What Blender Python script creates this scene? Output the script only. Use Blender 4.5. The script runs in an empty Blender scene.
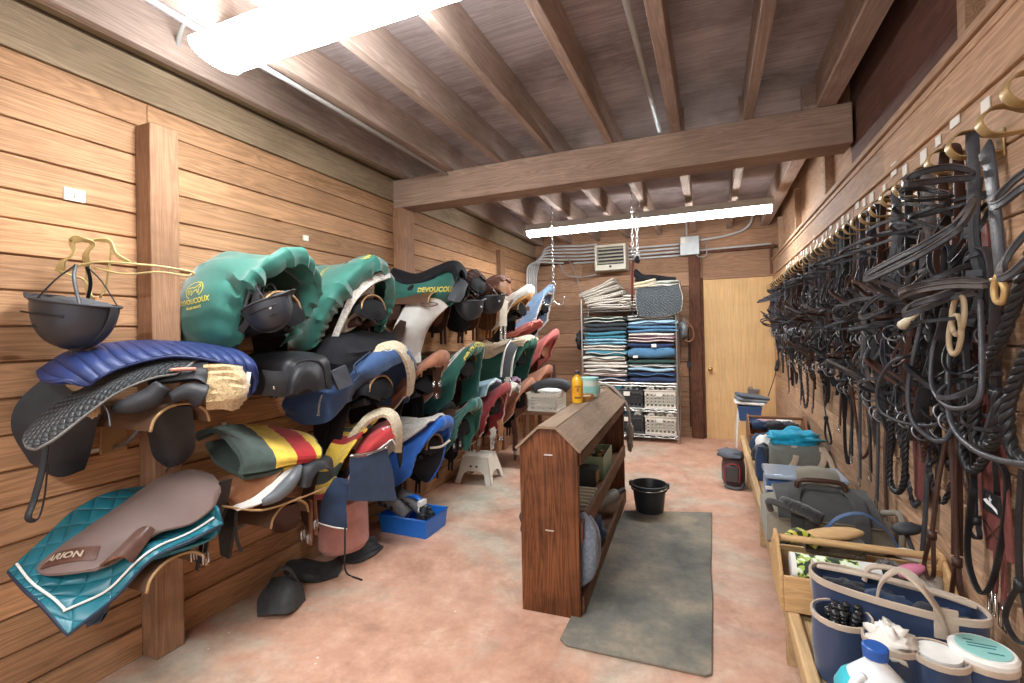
import bpy, bmesh, math, random
from mathutils import Vector, Matrix, noise
R = math.radians
PI = math.pi
rnd = random.Random(7)
scene = bpy.context.scene
C = scene.collection

# ------------------------------------------------------------------ camera
# 1024 x 683 frame, about 17 mm lens standing 1.42 m above the floor, turned left of the room's long axis
H = 1.42
LEFT, RIGHT, BACK, FRONT = -2.41, 0.725, 6.75, -1.6   # room: X across, Y along, Z up
CEIL, JOIST = 2.91, 2.71
cam_d = bpy.data.cameras.new('camera')
cam = bpy.data.objects.new('camera', cam_d)
C.objects.link(cam)
cam_d.sensor_width = 36
cam_d.lens = 36 * 476.93 / 1024
cam_d.shift_x = (512 - 511.15) / 1024
cam_d.shift_y = (328.87 - 341.5) / 1024
cam_d.clip_start = 0.02
cam.location = (0, 0, H)
cam.matrix_world = Matrix.Translation((0, 0, H)) @ (Matrix.Rotation(R(22.738), 4, 'Z') @ Matrix.Rotation(R(90.561), 4, 'X') @ Matrix.Rotation(R(-1.162), 4, 'Z'))
scene.camera = cam

# ------------------------------------------------------------------ world, lights, exposure
w = bpy.data.worlds.new('world')
scene.world = w
w.use_nodes = True
w.node_tree.nodes['Background'].inputs[0].default_value = (0.97, 0.98, 1.0, 1)
w.node_tree.nodes['Background'].inputs[1].default_value = 1.3
scene.view_settings.view_transform = 'Standard'
scene.view_settings.look = 'None'
scene.view_settings.gamma = 1
scene.view_settings.use_curve_mapping = False
scene.view_settings.exposure = 0.22
LAMP_NEAR, LAMP_FAR = 62.0, 60.0

def area(name, loc, sx, sy, power, rot=(0, 0, 0), col=(.95, .98, 1)):
    d = bpy.data.lights.new(name, 'AREA')
    d.shape = 'RECTANGLE'; d.size = sx; d.size_y = sy; d.energy = power; d.color = col
    o = bpy.data.objects.new(name, d); C.objects.link(o)
    o.location = loc; o.rotation_euler = rot
    return o
# unseen fill light, added behind the camera to brighten the near room
area('rear_fill_light', (-0.8, -0.9, 2.6), 1.4, .25, 70)

# ------------------------------------------------------------------ materials
MATS = {}
def new_mat(name):
    m = bpy.data.materials.new(name); m.use_nodes = True
    nt = m.node_tree
    return m, nt, nt.nodes['Principled BSDF']
def N(nt, typ, **kw):
    n = nt.nodes.new(typ)
    for k, v in kw.items():
        setattr(n, k, v)
    return n
def ramp(nt, fac, stops, interp='LINEAR'):
    r = nt.nodes.new('ShaderNodeValToRGB')
    r.color_ramp.interpolation = interp
    e = r.color_ramp.elements
    while len(e) < len(stops): e.new(0.5)
    for i, (p, c) in enumerate(stops):
        e[i].position = p; e[i].color = (c[0], c[1], c[2], 1)
    nt.links.new(fac, r.inputs[0])
    return r.outputs[0]
def coords(nt, scale, kind='Object', loc=(0, 0, 0), rot=(0, 0, 0)):
    tc = nt.nodes.new('ShaderNodeTexCoord'); mp = nt.nodes.new('ShaderNodeMapping')
    mp.inputs['Scale'].default_value = scale
    mp.inputs['Location'].default_value = loc
    mp.inputs['Rotation'].default_value = rot
    nt.links.new(tc.outputs[kind], mp.inputs[0])
    return mp.outputs[0]
def noise_tex(nt, vec, scale, detail=4, rough=.55, dist=0):
    n = nt.nodes.new('ShaderNodeTexNoise')
    n.inputs['Scale'].default_value = scale; n.inputs['Detail'].default_value = detail
    n.inputs['Roughness'].default_value = rough; n.inputs['Distortion'].default_value = dist
    nt.links.new(vec, n.inputs['Vector'])
    return n.outputs['Fac']
def mixc(nt, fac, a, b, mode='MIX'):
    m = nt.nodes.new('ShaderNodeMix'); m.data_type = 'RGBA'; m.blend_type = mode
    for sock, v in ((m.inputs[0], fac), (m.inputs[6], a), (m.inputs[7], b)):
        if isinstance(v, (int, float)): sock.default_value = v
        elif isinstance(v, tuple): sock.default_value = (v[0], v[1], v[2], 1)
        else: nt.links.new(v, sock)
    return m.outputs[2]
def mathn(nt, op, a, b=None):
    m = nt.nodes.new('ShaderNodeMath'); m.operation = op
    for i, v in enumerate((a, b)):
        if v is None: continue
        if isinstance(v, (int, float)): m.inputs[i].default_value = v
        else: nt.links.new(v, m.inputs[i])
    return m.outputs[0]
def bump(nt, b, height, strength=.3, dist=.01):
    n = nt.nodes.new('ShaderNodeBump')
    n.inputs['Strength'].default_value = strength; n.inputs['Distance'].default_value = dist
    nt.links.new(height, n.inputs['Height']); nt.links.new(n.outputs[0], b.inputs['Normal'])
    return n
def S(r, g, b):   # sRGB 0-255 to linear
    f = lambda c: (c / 255 / 12.92) if c / 255 <= .04045 else ((c / 255 + .055) / 1.055) ** 2.4
    return (f(r), f(g), f(b))
def dk(c, k): return (c[0] * k, c[1] * k, c[2] * k)

def wood(name, c, axis=1, dark=.55, light=1.25, grain=1.0, knots=True, rough=.75, stain=0.35, pervert=True, stainc=.45):
    """planed or rough boards; grain along the axis; every board has its own tint in the colour attribute"""
    if name in MATS: return MATS[name]
    m, nt, b = new_mat(name)
    sc = [9.0, 9.0, 9.0]; sc[axis] = .55
    vec = coords(nt, tuple(sc))
    at = N(nt, 'ShaderNodeAttribute', attribute_name='tint')
    # shift each board's grain by its tint
    add = N(nt, 'ShaderNodeVectorMath', operation='MULTIPLY_ADD')
    add.inputs[1].default_value = (40, 40, 40); nt.links.new(at.outputs['Vector'], add.inputs[0]); nt.links.new(vec, add.inputs[2])
    v2 = add.outputs[0] if pervert else vec
    f1 = noise_tex(nt, v2, 1.2 * grain, 3, .5, 1.4)
    wv = N(nt, 'ShaderNodeMath', operation='MULTIPLY'); nt.links.new(f1, wv.inputs[0]); wv.inputs[1].default_value = 15
    fr = mathn(nt, 'FRACT', wv.outputs[0])
    rings = mathn(nt, 'PINGPONG', mathn(nt, 'MULTIPLY', f1, 11.0), .5)
    sc2 = [60.0, 60.0, 60.0]; sc2[axis] = 2.0
    f2 = noise_tex(nt, coords(nt, tuple(sc2)), 1.0, 3, .6)
    base = ramp(nt, rings, [(0.0, dk(c, dark)), (.22, dk(c, .9)), (.5, dk(c, light))])
    fib = ramp(nt, f2, [(.25, (.8, .78, .76)), (.6, (1, 1, 1)), (.8, (1.06, 1.06, 1.06))])
    col = mixc(nt, .75, base, fib, 'MULTIPLY')
    if knots:
        kv = coords(nt, tuple(.9 if i == axis else 3.1 for i in range(3)))
        vo = N(nt, 'ShaderNodeTexVoronoi'); vo.inputs['Scale'].default_value = 1.7; nt.links.new(kv, vo.inputs['Vector'])
        k = ramp(nt, vo.outputs['Distance'], [(0.0, (.16, .1, .06)), (.04, (.42, .3, .2)), (.065, (.95, .9, .85)), (.09, (1, 1, 1))])
        col = mixc(nt, .85, col, k, 'MULTIPLY')
    if stain:
        fs = noise_tex(nt, coords(nt, (1.6, 1.6, 2.6)), 1.3, 5, .62)
        st = ramp(nt, fs, [(.36, (stainc, stainc * .93, stainc * .88)), (.56, (1, 1, 1))])
        col = mixc(nt, stain, col, st, 'MULTIPLY')
    tint = ramp(nt, at.outputs['Fac'], [(0, (.78, .76, .74)), (.5, (1, 1, 1)), (1, (1.18, 1.12, 1.05))])
    col = mixc(nt, 1.0, col, tint, 'MULTIPLY')
    nt.links.new(col, b.inputs['Base Color'])
    b.inputs['Roughness'].default_value = rough
    b.inputs['Specular IOR Level'].default_value = .25
    bump(nt, b, mathn(nt, 'ADD', mathn(nt, 'MULTIPLY', f2, .7), rings), .25, .004)
    MATS[name] = m
    return m

def plain(name, c, rough=.5, metal=0.0, spec=.5, bumpy=0.0, bscale=60, mottled=0.0, sheen=0.0, mscale=8):
    if name in MATS: return MATS[name]
    m, nt, b = new_mat(name)
    b.inputs['Roughness'].default_value = rough; b.inputs['Metallic'].default_value = metal
    b.inputs['Specular IOR Level'].default_value = spec
    if sheen:
        b.inputs['Sheen Weight'].default_value = sheen; b.inputs['Sheen Roughness'].default_value = .5
    vec = coords(nt, (1, 1, 1))
    f = noise_tex(nt, vec, mscale, 4)
    k = mottled
    nt.links.new(ramp(nt, f, [(.3, dk(c, 1 - k)), (.7, dk(c, 1 + k))]), b.inputs['Base Color'])
    if bumpy:
        bump(nt, b, noise_tex(nt, vec, bscale, 3), bumpy, .004)
    MATS[name] = m
    return m
def fabric(name, c, weave=.25, mottled=.12, rough=.85, sheen=.15):
    return plain(name, c, rough, 0, .2, weave, 300, mottled, sheen, 14)
def leather(name, c, rough=.42): return plain(name, c, rough, 0, .3, .22, 140, .22, 0, 20)
def emis(name, c, s):
    m, nt, b = new_mat(name)
    b.inputs['Base Color'].default_value = (c[0], c[1], c[2], 1)
    b.inputs['Emission Color'].default_value = (c[0], c[1], c[2], 1)
    b.inputs['Emission Strength'].default_value = s
    MATS[name] = m
    return m
def quilt(name, c, cell=.05, depth=.9, rough=.55, diamond=True, mottled=.1):
    """quilted cloth: stitched diamonds or channels raised in the UV plane (UV is in metres)"""
    if name in MATS: return MATS[name]
    m, nt, b = new_mat(name)
    b.inputs['Roughness'].default_value = rough; b.inputs['Specular IOR Level'].default_value = .35
    v = coords(nt, (1 / cell, 1 / cell, 1), 'UV', rot=(0, 0, R(45) if diamond else 0))
    sp = N(nt, 'ShaderNodeSeparateXYZ'); nt.links.new(v, sp.inputs[0])
    a = mathn(nt, 'ABSOLUTE', mathn(nt, 'SINE', mathn(nt, 'MULTIPLY', sp.outputs[0], PI)))
    if diamond:
        d = mathn(nt, 'ABSOLUTE', mathn(nt, 'SINE', mathn(nt, 'MULTIPLY', sp.outputs[1], PI)))
        a = mathn(nt, 'MULTIPLY', a, d)
    h = mathn(nt, 'POWER', a, .4)
    nt.links.new(ramp(nt, noise_tex(nt, coords(nt, (1, 1, 1)), 9, 4), [(.3, dk(c, 1 - mottled)), (.7, dk(c, 1 + mottled))]), b.inputs['Base Color'])
    bump(nt, b, h, depth, .012)
    MATS[name] = m
    return m
def stripes(name, stops, along=0, span=1.0, rough=.9):
    """woven cloth with stripes of constant colour; the stripe coordinate is UV u (0) or v (1) in metres"""
    if name in MATS: return MATS[name]
    m, nt, b = new_mat(name)
    b.inputs['Roughness'].default_value = rough; b.inputs['Specular IOR Level'].default_value = .15
    b.inputs['Sheen Weight'].default_value = .2
    sp = N(nt, 'ShaderNodeSeparateXYZ'); nt.links.new(coords(nt, (1 / span, 1 / span, 1), 'UV'), sp.inputs[0])
    f = mathn(nt, 'FRACT', sp.outputs[along])
    col = ramp(nt, f, stops, 'CONSTANT')
    nz = ramp(nt, noise_tex(nt, coords(nt, (1, 1, 1)), 30, 3), [(.3, (.8, .8, .8)), (.7, (1.05, 1.05, 1.05))])
    nt.links.new(mixc(nt, 1.0, col, nz, 'MULTIPLY'), b.inputs['Base Color'])
    bump(nt, b, noise_tex(nt, coords(nt, (1, 1, 1)), 250, 2), .3, .003)
    MATS[name] = m
    return m
def fleece(name, c):
    if name in MATS: return MATS[name]
    m, nt, b = new_mat(name)
    b.inputs['Roughness'].default_value = .95; b.inputs['Specular IOR Level'].default_value = .1
    b.inputs['Sheen Weight'].default_value = .4
    v = coords(nt, (1, 1, 1))
    f = noise_tex(nt, v, 70, 4, .7)
    nt.links.new(ramp(nt, f, [(.3, dk(c, .55)), (.6, c), (.8, dk(c, 1.15))]), b.inputs['Base Color'])
    bump(nt, b, f, .8, .012)
    MATS[name] = m
    return m

# ------------------------------------------------------------------ mesh helpers
class MB:
    """collects shapes and links them as ONE mesh object"""
    def __init__(s): s.v = []; s.f = []; s.t = []; s.uv = []; s.mi = []; s.cur = 0
    def add(s, vs, fs, tint=.5, uvs=None):
        o = len(s.v)
        s.v += [tuple(p) for p in vs]
        for i, f in enumerate(fs):
            s.f.append(tuple(a + o for a in f)); s.t.append(tint); s.mi.append(s.cur)
            s.uv.append([uvs[a] for a in f] if uvs else None)
        return s
    def mat(s, i): s.cur = i; return s
    def box(s, lo, hi, tint=.5, M=None):
        x0, y0, z0 = lo; x1, y1, z1 = hi
        vs = [(x0, y0, z0), (x1, y0, z0), (x1, y1, z0), (x0, y1, z0), (x0, y0, z1), (x1, y0, z1), (x1, y1, z1), (x0, y1, z1)]
        if M is not None: vs = [M @ Vector(p) for p in vs]
        return s.add(vs, [(0, 3, 2, 1), (4, 5, 6, 7), (0, 1, 5, 4), (1, 2, 6, 5), (2, 3, 7, 6), (3, 0, 4, 7)], tint)
    def prism(s, pts, ax, a, b, tint=.5, M=None):
        """2D outline pts extruded along axis ax from a to b; outline order is (the two other axes, ascending)"""
        n = len(pts)
        def mk(p, q):
            if ax == 0: return (q, p[0], p[1])
            if ax == 1: return (p[0], q, p[1])
            return (p[0], p[1], q)
        vs = [mk(p, a) for p in pts] + [mk(p, b) for p in pts]
        if M is not None: vs = [M @ Vector(p) for p in vs]
        fs = [tuple(range(n))[::-1], tuple(range(n, 2 * n))] + [(i, (i + 1) % n, n + (i + 1) % n, n + i) for i in range(n)]
        return s.add(vs, fs, tint)
    def ring_loft(s, rings, close=True, cap=True, tint=.5):
        n = len(rings[0]); vs = [p for r in rings for p in r]; fs = []
        m = len(rings)
        for i in range(m - 1):
            for j in range(n if close else n - 1):
                a = i * n + j; b2 = i * n + (j + 1) % n
                fs.append((a, b2, b2 + n, a + n))
        if cap:
            fs.append(tuple(range(n))[::-1]); fs.append(tuple(range((m - 1) * n, m * n)))
        return s.add(vs, fs, tint)
    def tube(s, pts, r, n=8, smooth=4, closed=False, cap=True, tint=.5):
        pts = curve(pts, smooth, closed)
        rr = r if callable(r) else (lambda t: r)
        fr = frames(pts, closed); rings = []
        L = len(pts)
        for i, (p, (t, u, v)) in enumerate(zip(pts, fr)):
            q = rr(i / max(1, L - 1))
            rings.append([p + u * (q * math.cos(2 * PI * k / n)) + v * (q * math.sin(2 * PI * k / n)) for k in range(n)])
        if closed: rings.append(rings[0]); cap = False
        return s.ring_loft(rings, True, cap, tint)
    def strap(s, pts, w, th, side=None, smooth=4, closed=False, tint=.5, wf=None):
        """flat belt along pts, w wide and th thick; side = direction of its width"""
        pts = curve(pts, smooth, closed)
        fr = frames(pts, closed); rings = []; L = len(pts)
        for i, (p, (t, u, v)) in enumerate(zip(pts, fr)):
            if side is not None:
                u = Vector(side) - t * Vector(side).dot(t)
                if u.length < 1e-3: u = fr[i][1]
                u.normalize(); v = t.cross(u)
            ww = w * (wf(i / max(1, L - 1)) if wf else 1)
            a = u * ww / 2; b = v * th / 2
            rings.append([p - a - b * .6, p - a * .85 - b, p + a * .85 - b, p + a - b * .6, p + a + b * .6, p + a * .85 + b, p - a * .85 + b, p - a + b * .6])
        if closed: rings.append(rings[0])
        return s.ring_loft(rings, True, not closed, tint)
    def lathe(s, prof, c=(0, 0, 0), n=24, M=None, tint=.5, cap=True, arc=1.0):
        """prof = list of (radius, z)"""
        rings = []
        for r, z in prof:
            rings.append([Vector((r * math.cos(2 * PI * k / n), r * math.sin(2 * PI * k / n), z)) for k in range(n)])
        if M is not None: rings = [[M @ p for p in r] for r in rings]
        cc = Vector(c)
        rings = [[p + cc for p in r] for r in rings]
        return s.ring_loft(rings, True, cap, tint)
    def blob(s, c, r, seed=0, amp=.15, freq=3, n=16, m=10, squash=None, M=None):
        vs = []; fs = []
        for i in range(m + 1):
            th = PI * i / m
            for j in range(n):
                ph = 2 * PI * j / n
                d = Vector((math.sin(th) * math.cos(ph), math.sin(th) * math.sin(ph), math.cos(th)))
                k = 1 + amp * noise.noise(d * freq + Vector((seed * 3.1, seed, 0)))
                if squash: d = Vector((math.copysign(abs(d.x) ** squash, d.x), math.copysign(abs(d.y) ** squash, d.y), math.copysign(abs(d.z) ** squash, d.z)))
                p = Vector((d.x * r[0], d.y * r[1], d.z * r[2])) * k
                if M is not None: p = M @ p
                vs.append(p + Vector(c))
        for i in range(m):
            for j in range(n):
                a = i * n + j; b = i * n + (j + 1) % n
                fs.append((a, a + n, b + n, b))
        return s.add(vs, fs)
    def build(s, name, mat, parent=None, smooth=False, bevel=0, seg=2, angle=35, sub=0, **props):
        me = bpy.data.meshes.new(name)
        me.from_pydata(s.v, [], s.f)
        mats = mat if isinstance(mat, (list, tuple)) else [mat]
        for m in mats: me.materials.append(m)
        if len(mats) > 1: me.polygons.foreach_set('material_index', s.mi)
        if any(u for u in s.uv):
            uvl = me.uv_layers.new(name='uv')
            i = 0
            for u, f in zip(s.uv, s.f):
                for k in range(len(f)):
                    if u: uvl.data[i].uv = u[k]
                    i += 1
        at = me.attributes.new('tint', 'FLOAT_COLOR', 'CORNER')
        vals = []
        for t, f in zip(s.t, s.f):
            for _ in f: vals += [t, t, t, 1.0]
        at.data.foreach_set('color', vals)
        bm = bmesh.new(); bm.from_mesh(me); bmesh.ops.recalc_face_normals(bm, faces=bm.faces); bm.to_mesh(me); bm.free()
        o = bpy.data.objects.new(name, me); C.objects.link(o)
        if smooth:
            me.shade_smooth()
            if smooth == 'auto': me.set_sharp_from_angle(angle=R(angle))
        if bevel:
            md = o.modifiers.new('bevel', 'BEVEL'); md.width = bevel; md.segments = seg; md.limit_method = 'ANGLE'; md.angle_limit = R(angle)
            if not smooth:
                me.shade_smooth(); me.set_sharp_from_angle(angle=R(25))
        if sub:
            md = o.modifiers.new('sub', 'SUBSURF'); md.levels = sub; md.render_levels = sub
        if parent is not None:
            o.parent = parent; o.location = -parent.location
        for k, v in props.items(): o[k] = v
        return o

def curve(pts, k=4, closed=False):
    """Catmull-Rom through the points"""
    P = [Vector(p) for p in pts]
    if k <= 1 or len(P) < 3: return P
    n = len(P); out = []
    for i in range(n if closed else n - 1):
        p0 = P[(i - 1) % n] if closed or i > 0 else P[0] * 2 - P[1]
        p1 = P[i]; p2 = P[(i + 1) % n]
        p3 = P[(i + 2) % n] if closed or i < n - 2 else P[-1] * 2 - P[-2]
        for j in range(k):
            t = j / k
            out.append(.5 * ((2 * p1) + (p2 - p0) * t + (2 * p0 - 5 * p1 + 4 * p2 - p3) * t * t + (3 * p1 - p0 - 3 * p2 + p3) * t ** 3))
    if not closed: out.append(P[-1])
    return out
def frames(pts, closed=False):
    out = []; u = None; n = len(pts)
    for i in range(n):
        a = pts[(i - 1) % n] if closed or i > 0 else pts[0]
        b = pts[(i + 1) % n] if closed or i < n - 1 else pts[-1]
        t = (b - a)
        if t.length < 1e-9: t = Vector((0, 0, 1))
        t.normalize()
        if u is None:
            u = t.orthogonal()
            if abs(t.z) < .95: u = t.cross(Vector((0, 0, 1)))
        u = u - t * u.dot(t)
        if u.length < 1e-6: u = t.orthogonal()
        u.normalize()
        out.append((t, u, t.cross(u)))
    return out

def surface(grid, kr=5, kc=5):
    """rows of control points -> dense smooth grid"""
    rows = [curve(r, kc) for r in grid]
    cols = [curve([r[j] for r in rows], kr) for j in range(len(rows[0]))]
    return [[cols[j][i] for j in range(len(cols))] for i in range(len(cols[0]))]
def grid_uv(G):
    m = len(G); n = len(G[0]); mi = m // 2; nj = n // 2
    us = [0.0]; vs = [0.0]
    for i in range(1, m): us.append(us[-1] + max((G[i][j] - G[i - 1][j]).length for j in (nj, n // 4)))
    for j in range(1, n): vs.append(vs[-1] + (G[mi][j] - G[mi][j - 1]).length)
    c = vs[nj]
    return us, [v - c for v in vs]
def gnormal(G, i, j):
    m = len(G); n = len(G[0])
    a = G[min(i + 1, m - 1)][j] - G[max(i - 1, 0)][j]; b = G[i][min(j + 1, n - 1)] - G[i][max(j - 1, 0)]
    c = a.cross(b)
    return c.normalized() if c.length > 1e-12 else Vector((0, 0, 1))
def sheet(grid, th=.008, kr=5, kc=5, wr=0.0, wf=7.0, pucker=0.0, pn=60, prow=.25, seed=0, flip=False):
    """cloth or leather sheet through rows of control points, with real thickness; wr = soft folds, pucker = gathers towards the last row"""
    G = surface(grid, kr, kc)
    m = len(G); n = len(G[0])
    Nn = [[gnormal(G, i, j) for j in range(n)] for i in range(m)]
    sg = -1 if flip else 1
    if wr or pucker:
        us, vs = grid_uv(G)
        for i in range(m):
            for j in range(n):
                p = G[i][j]; d = 0
                if wr:
                    q = Vector((us[i] * wf * .4, vs[j] * wf * 2.6, seed * 5.3))
                    d += wr * (noise.noise(q) + .5 * noise.noise(q * 2.3))
                if pucker:
                    e = max(0, 1 - (1 - i / (m - 1)) / prow)
                    d += pucker * e * math.sin(vs[j] * pn + 3 * noise.noise(Vector((vs[j] * 9, seed, 0))))
                G[i][j] = p + Nn[i][j] * d
    us, vs = grid_uv(G)
    av = Vector()
    for i in range(m):
        for j in range(n): av += Nn[i][j]
    if not flip and av.dot(Vector((.5, -.45, .75))) < 0: sg = -1   # the face the room sees is the outer one
    B = MB()
    top = [G[i][j] + Nn[i][j] * (th / 2 * sg) for i in range(m) for j in range(n)]
    bot = [G[i][j] - Nn[i][j] * (th / 2 * sg) for i in range(m) for j in range(n)]
    uv = [(us[i], vs[j]) for i in range(m) for j in range(n)]
    fs = []
    K = m * n
    for i in range(m - 1):
        for j in range(n - 1):
            a = i * n + j
            fs.append((a, a + 1, a + n + 1, a + n)); fs.append((K + a, K + a + n, K + a + n + 1, K + a + 1))
    edge = [i * n for i in range(m)] + [(m - 1) * n + j for j in range(1, n)] + [i * n + n - 1 for i in range(m - 2, -1, -1)] + [j for j in range(n - 2, 0, -1)]
    for a, b in zip(edge, edge[1:] + edge[:1]): fs.append((a, b, K + b, K + a))
    B.add(top + bot, fs, .5, uv + uv)
    B.G = G; B.edge = [G[e // n][e % n] for e in edge]; B.N = Nn; B.us = us; B.vs = vs; B.th = th; B.sg = sg
    return B
def on_sheet(B, u, v, lift=.002):
    """point on the outer face of a sheet at (u, v) metres"""
    us, vs = B.us, B.vs
    def idx(a, x):
        for i in range(len(a) - 1):
            if a[i + 1] >= x: return i, (x - a[i]) / max(1e-9, a[i + 1] - a[i])
        return len(a) - 2, 1
    i, s = idx(us, u); j, t = idx(vs, v)
    s = min(1.2, max(-.2, s)); t = min(1.2, max(-.2, t))
    g = B.G
    p = (g[i][j] * (1 - s) + g[i + 1][j] * s) * (1 - t) + (g[i][j + 1] * (1 - s) + g[i + 1][j + 1] * s) * t
    return p + B.N[i][j] * ((B.th / 2 + lift) * B.sg)

FC = {}
def text_mesh(s, size=1.0, bold=0.0, align='CENTER', spacing=1.0):
    key = (s, size, bold, align, spacing)
    if key in FC: return FC[key]
    cu = bpy.data.curves.new('t', 'FONT'); cu.body = s; cu.size = size; cu.align_x = align; cu.align_y = 'CENTER'; cu.offset = bold; cu.resolution_u = 2; cu.space_character = spacing
    o = bpy.data.objects.new('t', cu); C.objects.link(o)
    dg = bpy.context.evaluated_depsgraph_get()
    me = bpy.data.meshes.new_from_object(o.evaluated_get(dg))
    bm = bmesh.new(); bm.from_mesh(me); bmesh.ops.triangulate(bm, faces=bm.faces)
    vs = [v.co.copy() for v in bm.verts]; fs = [tuple(v.index for v in f.verts) for f in bm.faces]
    bm.free(); bpy.data.objects.remove(o); bpy.data.curves.remove(cu); bpy.data.meshes.remove(me)
    FC[key] = (vs, fs)
    return FC[key]
def text_on(mb, s, size, fn, bold=0.0, spacing=1.0):
    """letters laid on a surface; fn maps flat (x, y) to a 3D point"""
    vs, fs = text_mesh(s, size, bold, 'CENTER', spacing)
    mb.add([fn(p.x, p.y) for p in vs], fs)
    return mb

# ------------------------------------------------------------------ naming helpers
def tag(o, label, cat, group=None, kind=None):
    o['label'] = label; o['category'] = cat
    if group: o['group'] = group
    if kind: o['kind'] = kind
    return o
def thing(name, label, cat, loc=(0, 0, 0), group=None):
    o = bpy.data.objects.new(name, None); C.objects.link(o); o.location = loc
    o.empty_display_size = .05
    return tag(o, label, cat, group)
def struct(o): o['kind'] = 'structure'; return o
def dup(root, loc, label, rot=None, scale=None):
    """a copy of a thing with copies of its parts and sub-parts"""
    r = root.copy(); C.objects.link(r); r.location = loc
    if rot is not None: r.rotation_euler = rot
    if scale is not None: r.scale = scale
    r['label'] = label
    for ch in list(root.children):
        c = ch.copy(); C.objects.link(c); c.parent = r
        for g in ch.children:
            d = g.copy(); C.objects.link(d); d.parent = c
    return r
def sub(o, parent):
    """makes a built mesh a sub-part of a part"""
    o.parent = parent; o.location = (0, 0, 0)
    return o


# ================================================================== SETTING
W_LEFT = wood('wood_left_wall', S(186, 144, 108), 1, dark=.74, light=1.12)
W_RIGHT = wood('wood_right_wall', S(186, 152, 124), 1, dark=.76, light=1.1, stain=.3)
W_BACK = wood('wood_back_wall', S(176, 138, 110), 0, dark=.76, light=1.12)
W_HEAD = wood('wood_header', S(160, 140, 114), 1, dark=.8, light=1.1, knots=True, stain=.4)
W_JOIST = wood('wood_joist', S(178, 158, 146), 1, dark=.8, light=1.08, knots=False, stain=.4)
W_PLY = wood('wood_ceiling', S(172, 160, 160), 0, dark=.82, light=1.1, knots=False, stain=.75, grain=.6)
W_BEAM = wood('wood_beam', S(166, 140, 122), 0, dark=.8, light=1.1, knots=False, stain=.4)
W_POST = wood('wood_post', S(160, 122, 94), 2, dark=.8, light=1.1, stain=.5)
W_DARKP = wood('wood_dark_panel', S(108, 78, 68), 1, dark=.8, light=1.1, knots=False, stain=.5, pervert=False)
W_DOOR = wood('wood_door', S(222, 182, 130), 2, dark=.96, light=1.02, knots=False, stain=.3, grain=.35, stainc=.75, pervert=False)

def planks(name, axis, side, zs, a0, a1, face, th, mat, gap=.006, joints=()):
    """boards lying along Y (axis 1) or X (axis 0); face = the visible plane, side = +1/-1 towards which the board's body goes"""
    mb = MB()
    for i in range(len(zs) - 1):
        z0, z1 = zs[i] + gap / 2, zs[i + 1] - gap / 2
        cuts = [a0] + sorted(joints[i % len(joints)] if joints else []) + [a1]
        for c0, c1 in zip(cuts, cuts[1:]):
            t = rnd.random(); j = rnd.uniform(-.003, .003)
            f = face + j
            if axis == 1: mb.box((min(f, f + side * th), c0 + .001, z0), (max(f, f + side * th), c1 - .001, z1), t)
            else: mb.box((c0 + .001, min(f, f + side * th), z0), (c1 - .001, max(f, f + side * th), z1), t)
        # dark backing behind the gap
        if axis == 1: mb.box((min(face + side * .012, face + side * th), a0, z0 - gap), (max(face + side * .012, face + side * th), a1, z1 + gap), .5)
        else: mb.box((a0, min(face + side * .012, face + side * th), z0 - gap), (a1, max(face + side * .012, face + side * th), z1 + gap), .5)
    return struct(mb.build(name, mat, bevel=.003, seg=1))

def floor_mat():
    m, nt, b = new_mat('painted_concrete')
    v = coords(nt, (1, 1, 1))
    n1 = noise_tex(nt, v, .9, 7, .62, .6); n2 = noise_tex(nt, v, 5.0, 6, .7); n3 = noise_tex(nt, v, 26, 4, .7)
    red = ramp(nt, n2, [(.3, S(182, 136, 114)), (.55, S(202, 158, 134)), (.75, S(214, 180, 160))])
    grey = ramp(nt, n2, [(.3, S(160, 152, 136)), (.7, S(202, 192, 174))])
    fac = ramp(nt, n1, [(.49, (0, 0, 0)), (.64, (1, 1, 1))])
    c = mixc(nt, fac, red, grey)
    c = mixc(nt, .55, c, ramp(nt, n3, [(.3, (.82, .8, .78)), (.62, (1, 1, 1)), (.76, (1.12, 1.12, 1.12))]), 'MULTIPLY')
    vo = N(nt, 'ShaderNodeTexVoronoi'); vo.inputs['Scale'].default_value = 9; nt.links.new(v, vo.inputs['Vector'])
    sp = ramp(nt, vo.outputs['Distance'], [(.0, (1, 1, 1)), (.045, (1, 1, 1)), (.06, (0, 0, 0))])
    c = mixc(nt, mathn(nt, 'MULTIPLY', sp, mathn(nt, 'GREATER_THAN', noise_tex(nt, v, 3, 2), .56)), c, S(222, 212, 200))
    ds = noise_tex(nt, v, 2.2, 8, .75, .4)
    c = mixc(nt, .6, c, ramp(nt, ds, [(.36, (.66, .62, .6)), (.48, (1, 1, 1))]), 'MULTIPLY')
    nt.links.new(c, b.inputs['Base Color'])
    b.inputs['Roughness'].default_value = .62; b.inputs['Specular IOR Level'].default_value = .35
    bump(nt, b, n3, .15, .003)
    return m
fl = MB(); fl.box((LEFT - .1, FRONT, -.1), (RIGHT + .2, BACK + .1, 0))
struct(fl.build('floor', floor_mat()))
cl = MB()
x = LEFT - .1
for k, (y0, y1) in enumerate(((FRONT, .1), (.1, 1.32), (1.32, 2.54), (2.54, 3.76), (3.76, 4.98), (4.98, BACK + .1))):
    cl.box((LEFT - .1, y0 + .001, CEIL), (RIGHT + .2, y1 - .001, CEIL + .03), [.3, .6, .45, .7, .35, .55][k])
struct(cl.build('ceiling', W_PLY))

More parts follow.
